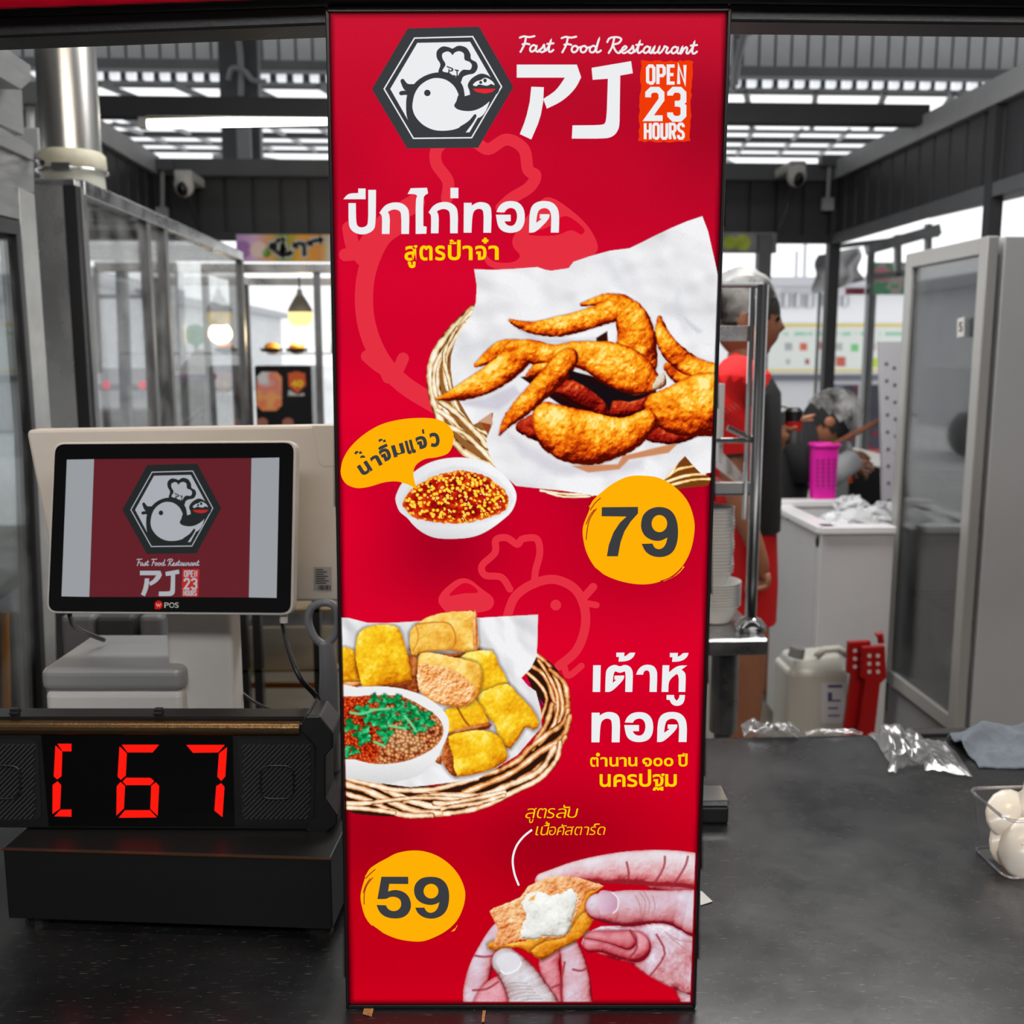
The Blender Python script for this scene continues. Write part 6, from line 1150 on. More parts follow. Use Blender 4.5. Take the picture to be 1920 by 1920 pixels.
for i in range(7):
    for k in range(4): p_ = at(1533 + k * 10.5, 862 + i * 8, YK - .005); dts.ball((p_.x, YK + .04 - pw * .8 - .002, p_.z), .0055, 8, 4, (1, .3, .9))
g_ = dts.build('basket_holes', mat('deep_magenta', (120, 14, 110), .5), bk_); g_['kind'] = 'stuff'
ya_ = YFb + .64; a_, b_ = at(1592, 915, ya_), at(1700, 858, ya_); ap_ = empty('black_fryer', ((a_.x + b_.x) / 2, ya_ + .1, a_.z), 'black appliance with raised white lid behind the freezer', 'appliance')
MB().hexa([(a_.x, ya_, 0), (b_.x, ya_, 0), (b_.x, ya_ + .3, 0), (a_.x, ya_ + .3, 0), (a_.x, ya_, at(1592, 872, ya_).z), (b_.x, ya_, at(1700, 892, ya_).z), (b_.x, ya_ + .3, at(1700, 885, ya_).z), (a_.x, ya_ + .3, at(1592, 868, ya_).z)]).build('appliance_body', black_pl, ap_, bevel=.01)
MB().hexa([at(1592, 868, ya_ - .01), at(1690, 884, ya_ - .01), at(1690, 874, ya_ + .3), at(1600, 852, ya_ + .3), at(1592, 864, ya_ - .01), at(1690, 880, ya_ - .01), at(1690, 860, ya_ + .3), at(1600, 838, ya_ + .3)]).build('appliance_lid', white_pl, ap_, bevel=.004)
MB().tube([at(1592, 880, ya_ - .02), at(1594, 905, ya_ - .02)], .01, 8).build('orange_knob', mat('orange_plastic2', (220, 80, 20), .4), ap_)
ws = MB(); ws.tube([at(1555, 838, YK + .02), at(1650, 788, YK + .25), at(1720, 758, YK + .4)], [.011, .012, .012], 10); o = ws.build('wooden_ladle_handle', mat('brown_wood', (110, 62, 34), .5, noise=.2, nscale=30), smooth='auto'); tag(o, 'long brown wooden handle slanting up beside the pink basket', 'handle')
# ------------------------------------------------------------ glass door fridge
YG = 3.0; XD = at(1835, 700, YG).x; zT = at(1835, 442, YG).z; YG2 = atx(1698, 480, XD).y; XE = XD + .85
fg = empty('glass_door_fridge', ((XD + XE) / 2, (YG + YG2) / 2, 0), 'tall silver fridge with a glass door standing at the right', 'fridge')
grey = mat('silver_enamel', (172, 174, 176), .38, .15, noise=.04, nscale=3)
def fx(pts, m, name, th, off=0, bevel=.002): b = MB(); b.prism([atx(x, y, XD + off) for x, y in pts], (th, 0, 0)); return b.build(name, m, fg, bevel=bevel)
b = MB(); x0_ = XD + .05
b.box(x0_, YG, .08, XE, YG + .03, zT); b.build('side_panel', grey, fg, bevel=.004)
MB().box(x0_, YG2 - .03, .08, XE, YG2, zT).build('side_panel', grey, fg, bevel=.004); MB().box(XE - .03, YG, .08, XE, YG2, zT).build('back_panel', grey, fg); MB().box(x0_, YG + .031, zT - .05, XE - .031, YG2 - .031, zT).build('top_panel', grey, fg, bevel=.004)
zd = atx(1797, 1385, XD).z; MB().box(x0_, YG, .08, XE, YG2, zd).build('lower_body', grey, fg, bevel=.004); MB().box(XD + .02, YG + .01, .1, x0_ + .01, YG2 - .01, zd - .02).build('kick_panel', mat('kick_grey', (140, 141, 142), .4), fg, bevel=.006)
dw = .05
for (y0, y1, z0, z1) in ((YG, YG + dw, zd, zT - .0), (YG2 - dw, YG2, zd, zT), (YG + dw, YG2 - dw, zT - dw, zT), (YG + dw, YG2 - dw, zd, zd + dw)): MB().box(XD, y0, z0, XD + .035, y1, z1).build('door_frame', mat('door_silver', (168, 168, 166), .32, .4), fg, bevel=.004)
MB().box(XD + .012, YG + dw, zd + dw, XD + .018, YG2 - dw, zT - dw).build('door_glass', glassy('fridge_glass', (.8, .82, .82), .3, .05, (.5, .5, .5), k=.6), fg)
MB().box(XD + .036, YG + .004, zd, x0_, YG2 - .004, zT).build('door_gasket', mat('gasket_grey', (60, 60, 62), .6), fg) if False else None
ft = empty('paper_tag', atx(1804, 613, XD), 'small white tag with a number five hanging on the fridge glass', 'tag'); tp_ = Plane((XD - .002, 0, 0), (-1, 0, 0))
b = MB(); b.prism([tp_(x, y) for x, y in [(1795, 598), (1808, 594), (1807, 630), (1794, 633)]], (.001, 0, 0)); b.build('tag_card', white_pl, ft); V = Vec(tp_); V.glyph('5', 1798, 604, 1805, 622, .0006, .02); V.build('tag_number', black_m, ft)
for i, zz in enumerate((at(1760, 1050, 3.2).z + .12, at(1760, 1150, 3.2).z, at(1760, 905, 3.2).z)):
    w_ = MB()
    for k in range(9): y = YG + .06 + k * (YG2 - YG - .12) / 8; w_.bar((x0_ + .02, y, zz), (XE - .05, y, zz), .005, .005)
    w_.bar((x0_ + .02, YG + .05, zz), (x0_ + .02, YG2 - .05, zz), .012, .014); g_ = w_.build('wire_shelf', steel_dull, fg)
zs = (at(1760, 1150, 3.2).z, at(1760, 1050, 3.2).z + .12, at(1760, 905, 3.2).z)
for i, (dy, z_, r, c_, lab) in enumerate(((.12, zd + .13, .08, (150, 158, 130), 'pale green bag on the fridge floor near the door frame'), (.34, zd + .12, .07, (180, 186, 170), 'pale bag on the fridge floor at the far side'), (.15, zs[0] + .075, .07, (170, 130, 40), 'yellow bag of fried food on the fridge lower shelf'), (.3, zs[1] + .07, .065, (120, 80, 40), 'brown bag of food on the fridge middle shelf'), (.14, zs[2] + .07, .065, (90, 92, 96), 'grey wrapped box on the fridge upper shelf'))):
    b = MB(); b.ball((x0_ + .14, YG + dy, z_), r, 16, 10, (.9, 1, 1)); rg2 = random.Random(i + 40); b.v = [tuple(q + rg2.uniform(-.008, .008) for q in v) for v in b.v]; o = b.build('food_bag', mat('food_bag_%d' % i, c_, .4, noise=.2, nscale=30), smooth=True); tag(o, lab, 'food bag')
# white perforated panel leaning beside the fridge
YP = YFb + .06; P_ = lambda x, y: at(x, y, YP)
pn = empty('perforated_rack_panel', P_(1672, 1200), 'tall narrow white perforated panel between basket and fridge', 'panel')
b = MB(); b.prism([P_(1650, 640), P_(1690, 640), P_(1690, 1180), P_(1662, 1180)], (0, .03, 0)); b.build('panel_sheet', mat('panel_white', (178, 178, 184), .4), pn, bevel=.003); MB().box(P_(1668, 1180).x, YP, 0, P_(1686, 1180).x, YP + .03, P_(1672, 1180).z).build('panel_leg', steel_dull, pn)
hl = MB()
for k in range(9):
    for j in (0, 1): p_ = P_(1662 + j * 15 + k * .6, 682 + k * 32 + j * 8); hl.ball((p_.x, YP, p_.z), .008, 8, 6, (1, .4, 1))
g_ = hl.build('panel_holes', mat('hole_grey', (96, 96, 104), .6), pn); g_['kind'] = 'stuff'
# jerrycan
YJ = 3.16; J = lambda x, y: at(x, y, YJ); jz = J(1540, 1245).z; j0, j1 = J(1478, 1300).x, J(1592, 1300).x
jc = empty('white_jerrycan', ((j0 + j1) / 2, YJ + .1, 0), 'white plastic jerrycan with grey cap on the floor by the freezer', 'jerrycan'); jm = mat('milky_can', (176, 176, 168), .4, 0, noise=.04, nscale=8)
MB().box(j0, YJ, .0, j1, YJ + .17, jz - .02).build('can_body', jm, jc, bevel=.02, seg=3)
MB().hexa([(j0 + .01, YJ + .01, jz - .03), (j1 - .01, YJ + .01, jz - .03), (j1 - .01, YJ + .16, jz - .03), (j0 + .01, YJ + .16, jz - .03), (j0 + .02, YJ + .03, jz + .01), (j1 - .02, YJ + .03, jz + .02), (j1 - .02, YJ + .14, jz + .02), (j0 + .02, YJ + .14, jz + .01)]).build('can_shoulder', jm, jc, bevel=.012, seg=3)
MB().tube([J(1530, 1232), J(1545, 1218), J(1572, 1216), J(1588, 1228)], .012, 10).build('can_handle', jm, jc, smooth=True); MB().tube([J(1492, 1232), J(1496, 1214)], [.026, .024], 16).build('can_cap', mat('cap_grey', (120, 122, 122), .4), jc, smooth='auto')
JP = Plane((0, YJ, 0), (0, -1, 0)); V = Vec(JP); V.cur = 0; V.poly([(1540, 1280), (1585, 1280), (1585, 1356), (1540, 1356)], .001); V.cur = 1
for k, (w, h) in enumerate(((34, 5), (10, 14), (30, 3), (24, 3), (28, 3))): V.poly([(1552, 1284 + k * 14), (1552 + w * .8, 1284 + k * 14), (1552 + w * .8, 1284 + k * 14 + h), (1552, 1284 + k * 14 + h)], .0015)
V.build('can_label', [mat('label_white', (190, 190, 196), .5), mat('label_ink', (70, 70, 110), .5)], jc)
# red perforated dustpans
for i, (dx, lab) in enumerate(((0, 'red plastic dustpan with round holes, left of the pair by the fridge'), (27, 'red plastic dustpan with round holes, nearest the fridge door'))):
    Yd = 2.98 - i * .04; D_ = lambda x, y: at(x + dx, y + dx * .35, Yd)
    rd = empty('red_dustpan', (D_(1606, 1300).x, Yd, 0), lab, 'dustpan', 'red dustpans'); rm = mat('red_plastic', (150, 10, 12), .4)
    b = MB(); b.prism([D_(1591, 1204), D_(1633, 1202), D_(1636, 1262), D_(1622, 1275), D_(1588, 1262)], (0, .018, 0)); b.build('pan_plate', rm, rd, bevel=.003)
    b = MB(); b.prism([D_(1597, 1262), D_(1624, 1272), Vector((D_(1600 , 1400).x, Yd, .02)), Vector((D_(1566, 1400).x, Yd, .02))], (0, .018, 0)); b.build('pan_chute', rm, rd, bevel=.002)
    for j in range(3):
        for q in range(2): p_ = D_(1603 + q * 16, 1220 + j * 15); MB().tube([(p_.x, Yd - .001, p_.z), (p_.x, Yd + .002, p_.z)], .0062, 12).build('round_hole', mat('pale_hole', (190, 186, 184), .6), rd)
MB().tube([at(1643, 1192, 2.93), at(1650, 1188, 2.93), at(1652, 1205, 2.93)], .01, 8).build('hook', MATS['red_plastic'], rd)
# ------------------------------------------------------------ people
SKIN = mat('warm_skin', (150, 98, 72), .5, 0, noise=.06, nscale=25); CLB = mat('black_cloth', (26, 27, 29), .9, 0, noise=.1, nscale=40, bump=.3, bscale=90); CLR = mat('red_cloth', (196, 8, 14), .85, 0, noise=.06, nscale=30); HAIR = mat('dark_hair', (30, 24, 22), .6, noise=.3, nscale=90)
def netmat():
    m = glassy('hair_net', (.9, .9, .88), .0, .85, (.5, .5, .49), rough=.5); n = m.node_tree
    for q in n.nodes:
        if q.type == 'TEX_NOISE': q.inputs['Scale'].default_value = 16
    return m
NET = netmat()
def skin_eval(nodes, edges):
    me = bpy.data.meshes.new('tmp'); me.from_pydata([tuple(n[0]) for n in nodes], edges, []); me.update(); o = bpy.data.objects.new('tmp', me); COL.objects.link(o)
    s = o.modifiers.new('s', 'SKIN'); s.use_smooth_shade = True; d = me.skin_vertices[0].data
    for i, n in enumerate(nodes): d[i].radius = (n[1], n[1]); d[i].use_root = (i == 0)
    u_ = o.modifiers.new('u', 'SUBSURF'); u_.levels = 2; u_.render_levels = 2; bpy.context.view_layer.update()
    r = bpy.data.meshes.new_from_object(o.evaluated_get(bpy.context.evaluated_depsgraph_get())); out = ([v.co.copy() for v in r.vertices], [tuple(p.vertices) for p in r.polygons])
    bpy.data.objects.remove(o); bpy.data.meshes.remove(r); bpy.data.meshes.remove(me); return out
def head_pts(c, fwd, upv, s=1.0, grow=0, zmin=-2, n=28, m=22):
    fwd = Vector(fwd).normalized(); upv = (Vector(upv) - fwd * Vector(upv).dot(fwd)).normalized(); sd = upv.cross(fwd); g = lambda a, b, w: math.exp(-((a - b) / w) ** 2); vs = []; fs = []
    for i in range(m + 1):
        t_ = math.pi * i / m
        for k in range(n):
            p = 2 * math.pi * k / n; x, y, z = math.sin(t_) * math.cos(p), math.sin(t_) * math.sin(p), math.cos(t_)
            X = x * .098; Y = y * .076; Z_ = z * .118
            if z < 0: X += .018 * (-z); Y *= 1 - .32 * z * z; X *= 1 - .12 * z * z
            if x > 0 and not grow:
                f_ = g(y, 0, .16); X += .019 * f_ * g(z, -.12, .14) + .007 * g(y, 0, .3) * g(z, -.46, .1) + .010 * g(y, 0, .35) * g(z, -.82, .16) + .004 * g(z, .2, .12) - .006 * g(z, .06, .09) * g(abs(y), .35, .2) - .004 * f_ * g(z, -.62, .07)
            if grow: X *= 1 + grow; Y *= 1 + grow; Z_ *= 1 + grow
            vs.append(Vector(c) + (fwd * X + sd * Y + upv * Z_) * s)
    for i in range(m):
        for k in range(n):
            if math.cos(math.pi * (i + .5) / m) + (0 if zmin < -1.5 else .35 * math.sin(math.pi * (i + .5) / m) * math.cos(2 * math.pi * (k + .5) / n) * -1) > zmin: fs.append((i * n + k, i * n + (k + 1) % n, (i + 1) * n + (k + 1) % n, (i + 1) * n + k))
    return vs, fs, fwd, upv, sd
def loft(name, rings, m, par, n=20, cap=True):
    b = MB(); vs = []
    for c_, rx, ry in rings:
        for k in range(n): a = 2 * math.pi * k / n; vs.append((c_[0] + rx * math.cos(a), c_[1] + ry * math.sin(a), c_[2]))
    b.add(vs, [(i * n + k, i * n + (k + 1) % n, (i + 1) * n + (k + 1) % n, (i + 1) * n + k) for i in range(len(rings) - 1) for k in range(n)] + ([tuple(range(n)), tuple(range((len(rings) - 1) * n, len(rings) * n))] if cap else []))
    return b.build(name, m, par, smooth='auto')
def fingers(nodes, edges, wi, wrist, d, side, curl, s=1.0):
    d = Vector(d).normalized(); side = Vector(side).normalized(); curl = Vector(curl).normalized(); pi_ = len(nodes); nodes.append((wrist + d * .05 * s, .026 * s)); edges.append((wi, pi_))
    for k, (o_, L) in enumerate(((-.028, .062), (-.01, .075), (.01, .07), (.028, .055))):
        b0 = wrist + d * .085 * s + side * o_ * s; i0 = len(nodes); nodes += [(b0, .0085 * s), (b0 + (d * .8 + curl * .4) * L * .5 * s, .008 * s), (b0 + (d * .9 + curl * 1.1) * L * .75 * s, .0065 * s)]; edges += [(pi_, i0), (i0, i0 + 1), (i0 + 1, i0 + 2)]
    i0 = len(nodes); b0 = wrist + d * .035 * s - side * .035 * s; nodes += [(b0, .011 * s), (b0 + (d * .6 - side * .4 + curl * .4) * .04 * s, .009 * s)]; edges += [(pi_, i0), (i0, i0 + 1)]
YM = 2.98; M_ = lambda x, y, dy=0: at(x, y, YM + dy)
man = empty('person', (M_(1390, 900).x, YM, 0), 'person in hairnet, red shirt and black apron standing sideways behind the steel rack', 'person')
N = []; E_ = []
for i, (x, y, r) in enumerate(((1390, 1085, .07), (1390, 1000, .07), (1388, 900, .07), (1388, 800, .075), (1388, 735, .07), (1391, 695, .052), (1396, 668, .052), (1400, 640, .05))): N.append((M_(x, y), r)); E_ += [(i - 1, i)] if i else []
def limb_(start, pts):
    k = start
    for p, r in pts: N.append((p, r)); E_.append((k, len(N) - 1)); k = len(N) - 1
    return k
k = limb_(4, [(M_(1376, 715, -.16), .04), (M_(1368, 800, -.2), .036), (M_(1372, 890, -.2), .036), (M_(1392, 965, -.22), .034), (M_(1420, 1030, -.24), .025)]); w_ = N[k][0]; fingers(N, E_, k, w_, M_(1432, 1085, -.24) - w_, (.2, -1, .1), (-1, 0, .2))
k = limb_(4, [(M_(1392, 715, .16), .05), (M_(1410, 800, .16), .045), (M_(1440, 850, .05), .038), (M_(1466, 815, -.02), .026)]); w_ = N[k][0]; fingers(N, E_, k, w_, (.7, 0, .7), (0, 1, 0), (1, 0, 0), .6)
for s_ in (-.09, .09):
    b_ = M_(1392, 1085, s_); limb_(0, [(b_ + Vector((0, 0, -.08)), .068), (Vector((b_.x + .02, b_.y, .5)), .06), (Vector((b_.x, b_.y, .1)), .042), (Vector((b_.x + .02, b_.y, .04)), .04), (Vector((b_.x + .14, b_.y, .035)), .032)])
sv, sf = skin_eval(N, E_); hc = M_(1396, 598); hv, hf, fw, uv_, sd_ = head_pts(hc, (1, -.12, -.08), (0, 0, 1), 1.0)
b = MB(); b.add(sv, sf); b.add(hv, hf)
for q in (-1, 1): b.ball(hc + sd_ * .076 * q - uv_ * .012 - fw * .012, .026, 12, 8, (.7, .35, 1.1))
b.build('body', SKIN, man, smooth=True)
v2, f2, *_ = head_pts(hc, (1, -.12, -.08), (0, 0, 1), 1.0, .035, -.12); MB().add(v2, f2).build('hair', HAIR, man, smooth=True)
v2, f2, *_ = head_pts(hc + Vector((-.008, 0, .012)), (1, -.12, .1), (0, 0, 1), 1.0, .13, -.02)
rg3 = random.Random(3); v2 = [v + (v - hc).normalized() * (.003 * math.sin(i * 2.3) + rg3.uniform(-.001, .001)) for i, v in enumerate(v2)]; MB().add(v2, f2).build('hair_net', NET, man, smooth=True)
for q in (-1, 1): MB().ball(hc + fw * .084 + sd_ * .032 * q + uv_ * .008, .011, 10, 8).build('eye', mat('eye_dark', (24, 20, 18), .2), man, smooth=True)
R3 = lambda x, y, rx, ry, dy=0: (M_(x, y, dy), rx, ry)
loft('shirt', [R3(1390, 684, .056, .065), R3(1386, 700, .085, .14), R3(1378, 740, .1, .175), R3(1377, 830, .1, .168), R3(1380, 935, .096, .165)], CLR, man)
loft('apron', [R3(1396, 698, .066, .11), R3(1398, 735, .094, .16), R3(1398, 830, .094, .172), R3(1400, 930, .09, .174), R3(1400, 985, .088, .17)], CLB, man)
loft('shorts', [R3(1388, 925, .095, .162), R3(1390, 1000, .096, .168), R3(1392, 1080, .094, .18), R3(1390, 1150, .092, .18)], CLR, man)
MB().tube([M_(1386, 700, -.12), M_(1374, 735, -.19), M_(1369, 800, -.205), M_(1370, 846, -.205)], [.06, .086, .078, .068], 16, False).build('sleeve', CLR, man, smooth=True)
MB().tube([M_(1398, 700, .12), M_(1402, 740, .17), M_(1410, 810, .165)], [.05, .066, .056], 16, False).build('sleeve', CLR, man, smooth=True)
MB().tube([M_(1376, 668, -.06), M_(1390, 684, -.085), M_(1412, 712, -.08), M_(1418, 728, -.04)], [.014, .018, .016, .008], 10).build('collar', CLR, man, smooth=True)
bt = empty('spray_bottle', M_(1486, 830, -.02), 'small grey spray bottle with black and red band held by the standing person', 'bottle'); bp = M_(1486, 832, -.02)
MB().lathe([(0, 0), (.022, 0), (.024, .01), (.024, .07)], bp, 18).build('bottle_body', steel_dull, bt, smooth='auto'); MB().lathe([(.0245, .04), (.0245, .065)], bp, 18).build('red_band', CLR, bt); MB().lathe([(.025, .066), (.025, .095), (.016, .105), (0, .106)], bp, 18).build('bottle_cap', black_pl, bt, smooth='auto'); MB().tube([up(bp, .1) + Vector((.0, 0, 0)), up(bp, .115) + Vector((-.05, 0, 0)), up(bp, .09) + Vector((-.085, 0, 0))], .006, 8).build('trigger', white_pl, bt, smooth=True)
# second person bending over the sink
YW = YFb + .3; W_ = lambda x, y, dy=0: at(x, y, YW + dy)
wm = empty('person', (W_(1450, 1000).x, YW, 0), 'person in black bending forward with hairnet over a black cap', 'person')
N = []; E_ = []
for i, (x, y, r) in enumerate(((1452, 960, .12), (1458, 900, .12), (1470, 840, .12), (1488, 800, .1), (1512, 792, .06), (1528, 794, .055))): N.append((W_(x, y), r)); E_ += [(i - 1, i)] if i else []
k = limb_(3, [(W_(1500, 822, -.14), .05), (W_(1512, 885, -.17), .042), (W_(1548, 900, -.1), .034), (W_(1590, 866, -.02), .028)]); w_ = N[k][0]; fingers(N, E_, k, w_, (.9, .3, -.3), (0, 0, 1), (0, 1, -.4))
k = limb_(3, [(W_(1505, 812, .15), .05), (W_(1540, 850, .16), .042), (W_(1585, 850, .1), .03)]); w_ = N[k][0]; fingers(N, E_, k, w_, (.9, .3, -.3), (0, 0, 1), (0, -1, -.4))
for s_ in (-.09, .09):
    b_ = W_(1452, 960, s_); limb_(0, [(b_ + Vector((0, 0, -.1)), .085), (Vector((b_.x, b_.y, .5)), .06), (Vector((b_.x - .02, b_.y, .1)), .042), (Vector((b_.x, b_.y, .04)), .04), (Vector((b_.x + .13, b_.y, .035)), .032)])
sv, sf = skin_eval(N, E_); hc = W_(1546, 792); fdir = (.55, -.1, -.85); udir = (.8, 0, .55); hv, hf, fw, uv_, sd_ = head_pts(hc, fdir, udir, 1.0)
b = MB(); b.add(sv, sf); b.add(hv, hf)
for q in (-1, 1): b.ball(hc + sd_ * .076 * q, .026, 12, 8, (.9, .35, .9))
b.build('body', SKIN, wm, smooth=True)
v2, f2, *_ = head_pts(hc, fdir, udir, 1.0, .06, -.25); MB().add(v2, f2).build('black_cap', CLB, wm, smooth=True)
v2, f2, *_ = head_pts(hc + Vector((.022, 0, .02)), fdir, udir, 1.0, .2, .02); v2 = [v + (v - hc).normalized() * (.003 * math.sin(i * 1.7)) for i, v in enumerate(v2)]; MB().add(v2, f2).build('hair_net', NET, wm, smooth=True)
for q in (-1, 1): MB().ball(hc + fw * .084 + sd_ * .032 * q + uv_ * .008, .011, 10, 8).build('eye', MATS['eye_dark'], wm, smooth=True)
MB().tube([W_(1440, 1010), W_(1450, 930), W_(1462, 870), W_(1478, 815), W_(1500, 790)], [.135, .14, .145, .135, .075], 22).build('black_shirt', CLB, wm, smooth=True)
MB().tube([W_(1496, 800, -.12), W_(1508, 850, -.165), W_(1516, 900, -.17)], [.07, .07, .062], 14).build('sleeve', CLB, wm, smooth=True)
MB().tube([W_(1528, 895, -.16), W_(1560, 890, -.09), W_(1596, 864, -.01)], [.05, .055, .05], 14).build('glove', mat('grey_glove', (150, 152, 154), .6), wm, smooth=True); MB().tube([W_(1520, 830, .15), W_(1560, 850, .14), W_(1590, 848, .09)], [.055, .055, .05], 14).build('glove', MATS['grey_glove'], wm, smooth=True)
loft('trousers', [((W_(1448, 960).x, YW, W_(1448, 960).z), .14, .17), ((W_(1448, 1040).x, YW, .7), .13, .17), ((W_(1448, 1040).x, YW, .45), .11, .16)], CLB, wm)
# ------------------------------------------------------------ the yard outside
def block(name, x0, y0, x1, y1, Y, th, m, label=None, cat=None, par=None, zb=None):
    a, b = at(x0, y1, Y), at(x1, y0, Y); o = MB().box(a.x, Y, zb if zb is not None else a.z, b.x, Y + th, b.z).build(name, m, par)
    if label: tag(o, label, cat)
    return o
bw = mat('bleached_wall', (214, 215, 218), .8); bwin = mat('pale_window', (150, 152, 158), .3); bsh = mat('pale_roof', (176, 178, 182), .7)
def house(x0, y0, x1, Y, label, wins):
    a, b = at(x0, 700, Y), at(x1, y0, Y); r_ = empty('distant_building', ((a.x + b.x) / 2, Y, 0), label, 'building'); MB().box(a.x, Y, 0, b.x, Y + 8, b.z).build('wall', bw, r_); MB().box(a.x - .3, Y - .4, b.z, b.x + .3, Y + 8.4, b.z + .25).build('roof', bsh, r_)
    for wx0, wy0, wx1, wy1 in wins: p, q = at(wx0, wy1, Y), at(wx1, wy0, Y); f_ = MB().box(p.x, Y - .08, p.z, q.x, Y + .02, q.z).build('window', bwin, r_); m_ = (p.x + q.x) / 2; MB().box(m_ - .03, Y - .12, p.z, m_ + .03, Y - .08, q.z).build('mullion', bw, f_)
house(1440, 538, 1700, 30, 'pale distant building with small windows right of the sign', [(1463, 550, 1482, 576), (1487, 550, 1502, 576), (1507, 552, 1526, 576), (1540, 552, 1552, 574), (1575, 555, 1590, 574)])
house(1720, 560, 2100, 44, 'pale low building behind the fridge', [(1720, 580, 1750, 600)])
house(140, 560, 262, 30, 'pale distant building behind the display case, left one', [(160, 578, 176, 602), (190, 578, 208, 602), (222, 580, 240, 604), (160, 620, 176, 640)])
house(262, 585, 460, 42, 'pale distant building behind the display case, right one', [(290, 600, 310, 618), (330, 600, 352, 618), (385, 600, 405, 618)])
house(-300, 520, 90, 20, 'pale distant building at the far left', [(0, 560, 30, 600), (60, 560, 90, 600)])
# food billboard
YQ = 15; bb = empty('food_billboard', at(1570, 700, YQ), 'long white outdoor billboard with small square food logos', 'billboard'); block('board', 1430, 606, 1760, 702, YQ, .1, bw, par=bb)
c = Canvas(1430, 604, 1760, 704, 2.0); c.a[:] = 1; c.c[:] = np.array([.93, .95, .93]); c.put((np.abs(c.Y - 610) < 2.5) * 1.0, (240, 214, 120)); c.put((c.Y > 693) * (c.Y < 698) * 1.0, (240, 214, 110)); c.put((np.abs(c.Y - 626) < 3) * (fbm(c.X, c.Y * .2, 5, 3) > .45) * 1.0, (150, 214, 176))
for x, y, s_, k in ((1478, 650, 7, (170, 172, 176)), (1506, 650, 8, (216, 90, 60)), (1542, 648, 8, (180, 110, 100)), (1572, 650, 8, (180, 184, 180)), (1602, 652, 8, (110, 206, 120)), (1635, 650, 8, (210, 190, 180)), (1477, 678, 5, (180, 186, 186)), (1513, 678, 5, (150, 60, 50)), (1544, 678, 6, (226, 150, 110)), (1576, 678, 9, (200, 80, 60)), (1640, 680, 10, (200, 220, 60))): c.put((np.maximum(np.abs(c.X - x), np.abs(c.Y - y)) < s_) * (.7 + .3 * fbm(c.X, c.Y, 5, 9)), k)
c.mesh('board_print', Plane((0, YQ, 0), (0, -1, 0)), PRM, bb, .01); block('skirt', 1430, 702, 1760, 714, YQ - .05, .1, mat('slate_band', (110, 112, 124), .6), par=bb); block('apron', 1430, 714, 1760, 790, YQ, .1, bw, par=bb, zb=0)
for x, lab in ((1462, 'far lamp post left of the steel yard posts'), (1520, 'far thin pylon right of the sign')): pass
for x, y0, w, Y, lab in ((1510, 452, 1.2, 40, 'thin pale mast above the distant roofs'), (1494, 470, 1.0, 42, 'thinner pale mast left of the tall one')):
    a, b = at(x, 545, Y), at(x, y0, Y); o = MB().bar((a.x, Y, 0), b, .12).build('mast', mat('haze_grey', (186, 188, 192), .8)); tag(o, lab, 'mast')
# yard posts and frames
YS = 9.3
def post(x0, x1, y0, y1, Y, m, lab, name='yard_post'): a, b = at(x0, y1, Y), at(x1, y0, Y); o = MB().box(a.x, Y, 0, b.x, Y + .08, b.z).build(name, m); tag(o, lab, 'post'); return o
post(1531, 1540, 548, 760, 8.7, dark_paint, 'thin dark yard post left of the black corner post'); post(1620, 1634, 470, 870, 8.4, steel_dull, 'steel post between tarpaulin and green sign'); post(1610, 1617, 720, 860, 8.8, white_pl, 'short white post below the food billboard')
fr_ = empty('steel_canopy_frame', at(1700, 480, 8.8), 'light steel canopy frame above the yard at right', 'frame')
for (x0, y0), (x1, y1), w in (((1625, 468), (1760, 430), .09), ((1625, 520), (1700, 512), .05), ((1683, 440), (1683, 520), .05), ((1572, 462), (1760, 440), .04), ((1740, 420), (1740, 520), .05), ((1745, 400), (1920, 360), .08)): MB().bar(at(x0, y0, 8.8), at(x1, y1, 8.8), w).build('frame_bar', steel_dull, fr_)
b = MB(); n_ = 14
for i in range(n_):
    for j in range(n_): u_, v_ = i / (n_ - 1), j / (n_ - 1); p_ = at(1534 + 88 * u_, 478 - 16 * u_ + (72 - 8 * u_) * v_, 8.6); b.v.append((p_.x, p_.y + .12 * math.sin(u_ * 7 + v_ * 2) + .05 * math.sin(v_ * 9 - u_ * 4), p_.z))
for i in range(n_ - 1):
    for j in range(n_ - 1): a = i * n_ + j; b.f.append((a, a + n_, a + n_ + 1, a + 1)); b.mi.append(0)
o = b.build('hanging_tarpaulin', mat('grey_tarpaulin', (196, 197, 200), .7, noise=.1, nscale=6), smooth=True); tag(o, 'wrinkled grey tarpaulin hanging behind the black corner post', 'tarpaulin')
o = block('pink_pennant', 1586, 540, 1622, 552, 8.5, .02, mat('dusty_pink', (206, 110, 130), .7), 'pink strip at the foot of the hanging tarpaulin', 'cloth')
gs = empty('green_shop_board', at(1660, 520, 9.6), 'green and pink shop board with a round emblem past the tarpaulin', 'sign'); block('board', 1634, 492, 1720, 552, 9.6, .05, pale_paint, par=gs)
c = Canvas(1634, 492, 1720, 552, 2.0); c.a[:] = 1; n_ = fbm(c.X, c.Y, 14, 4); c.c[:] = ramp(n_, [(.2, (130, 150, 140)), (.45, (90, 170, 120)), (.6, (190, 190, 180)), (.8, (210, 150, 170))]); r_ = np.hypot((c.X - 1653) / 1.4, c.Y - 515)
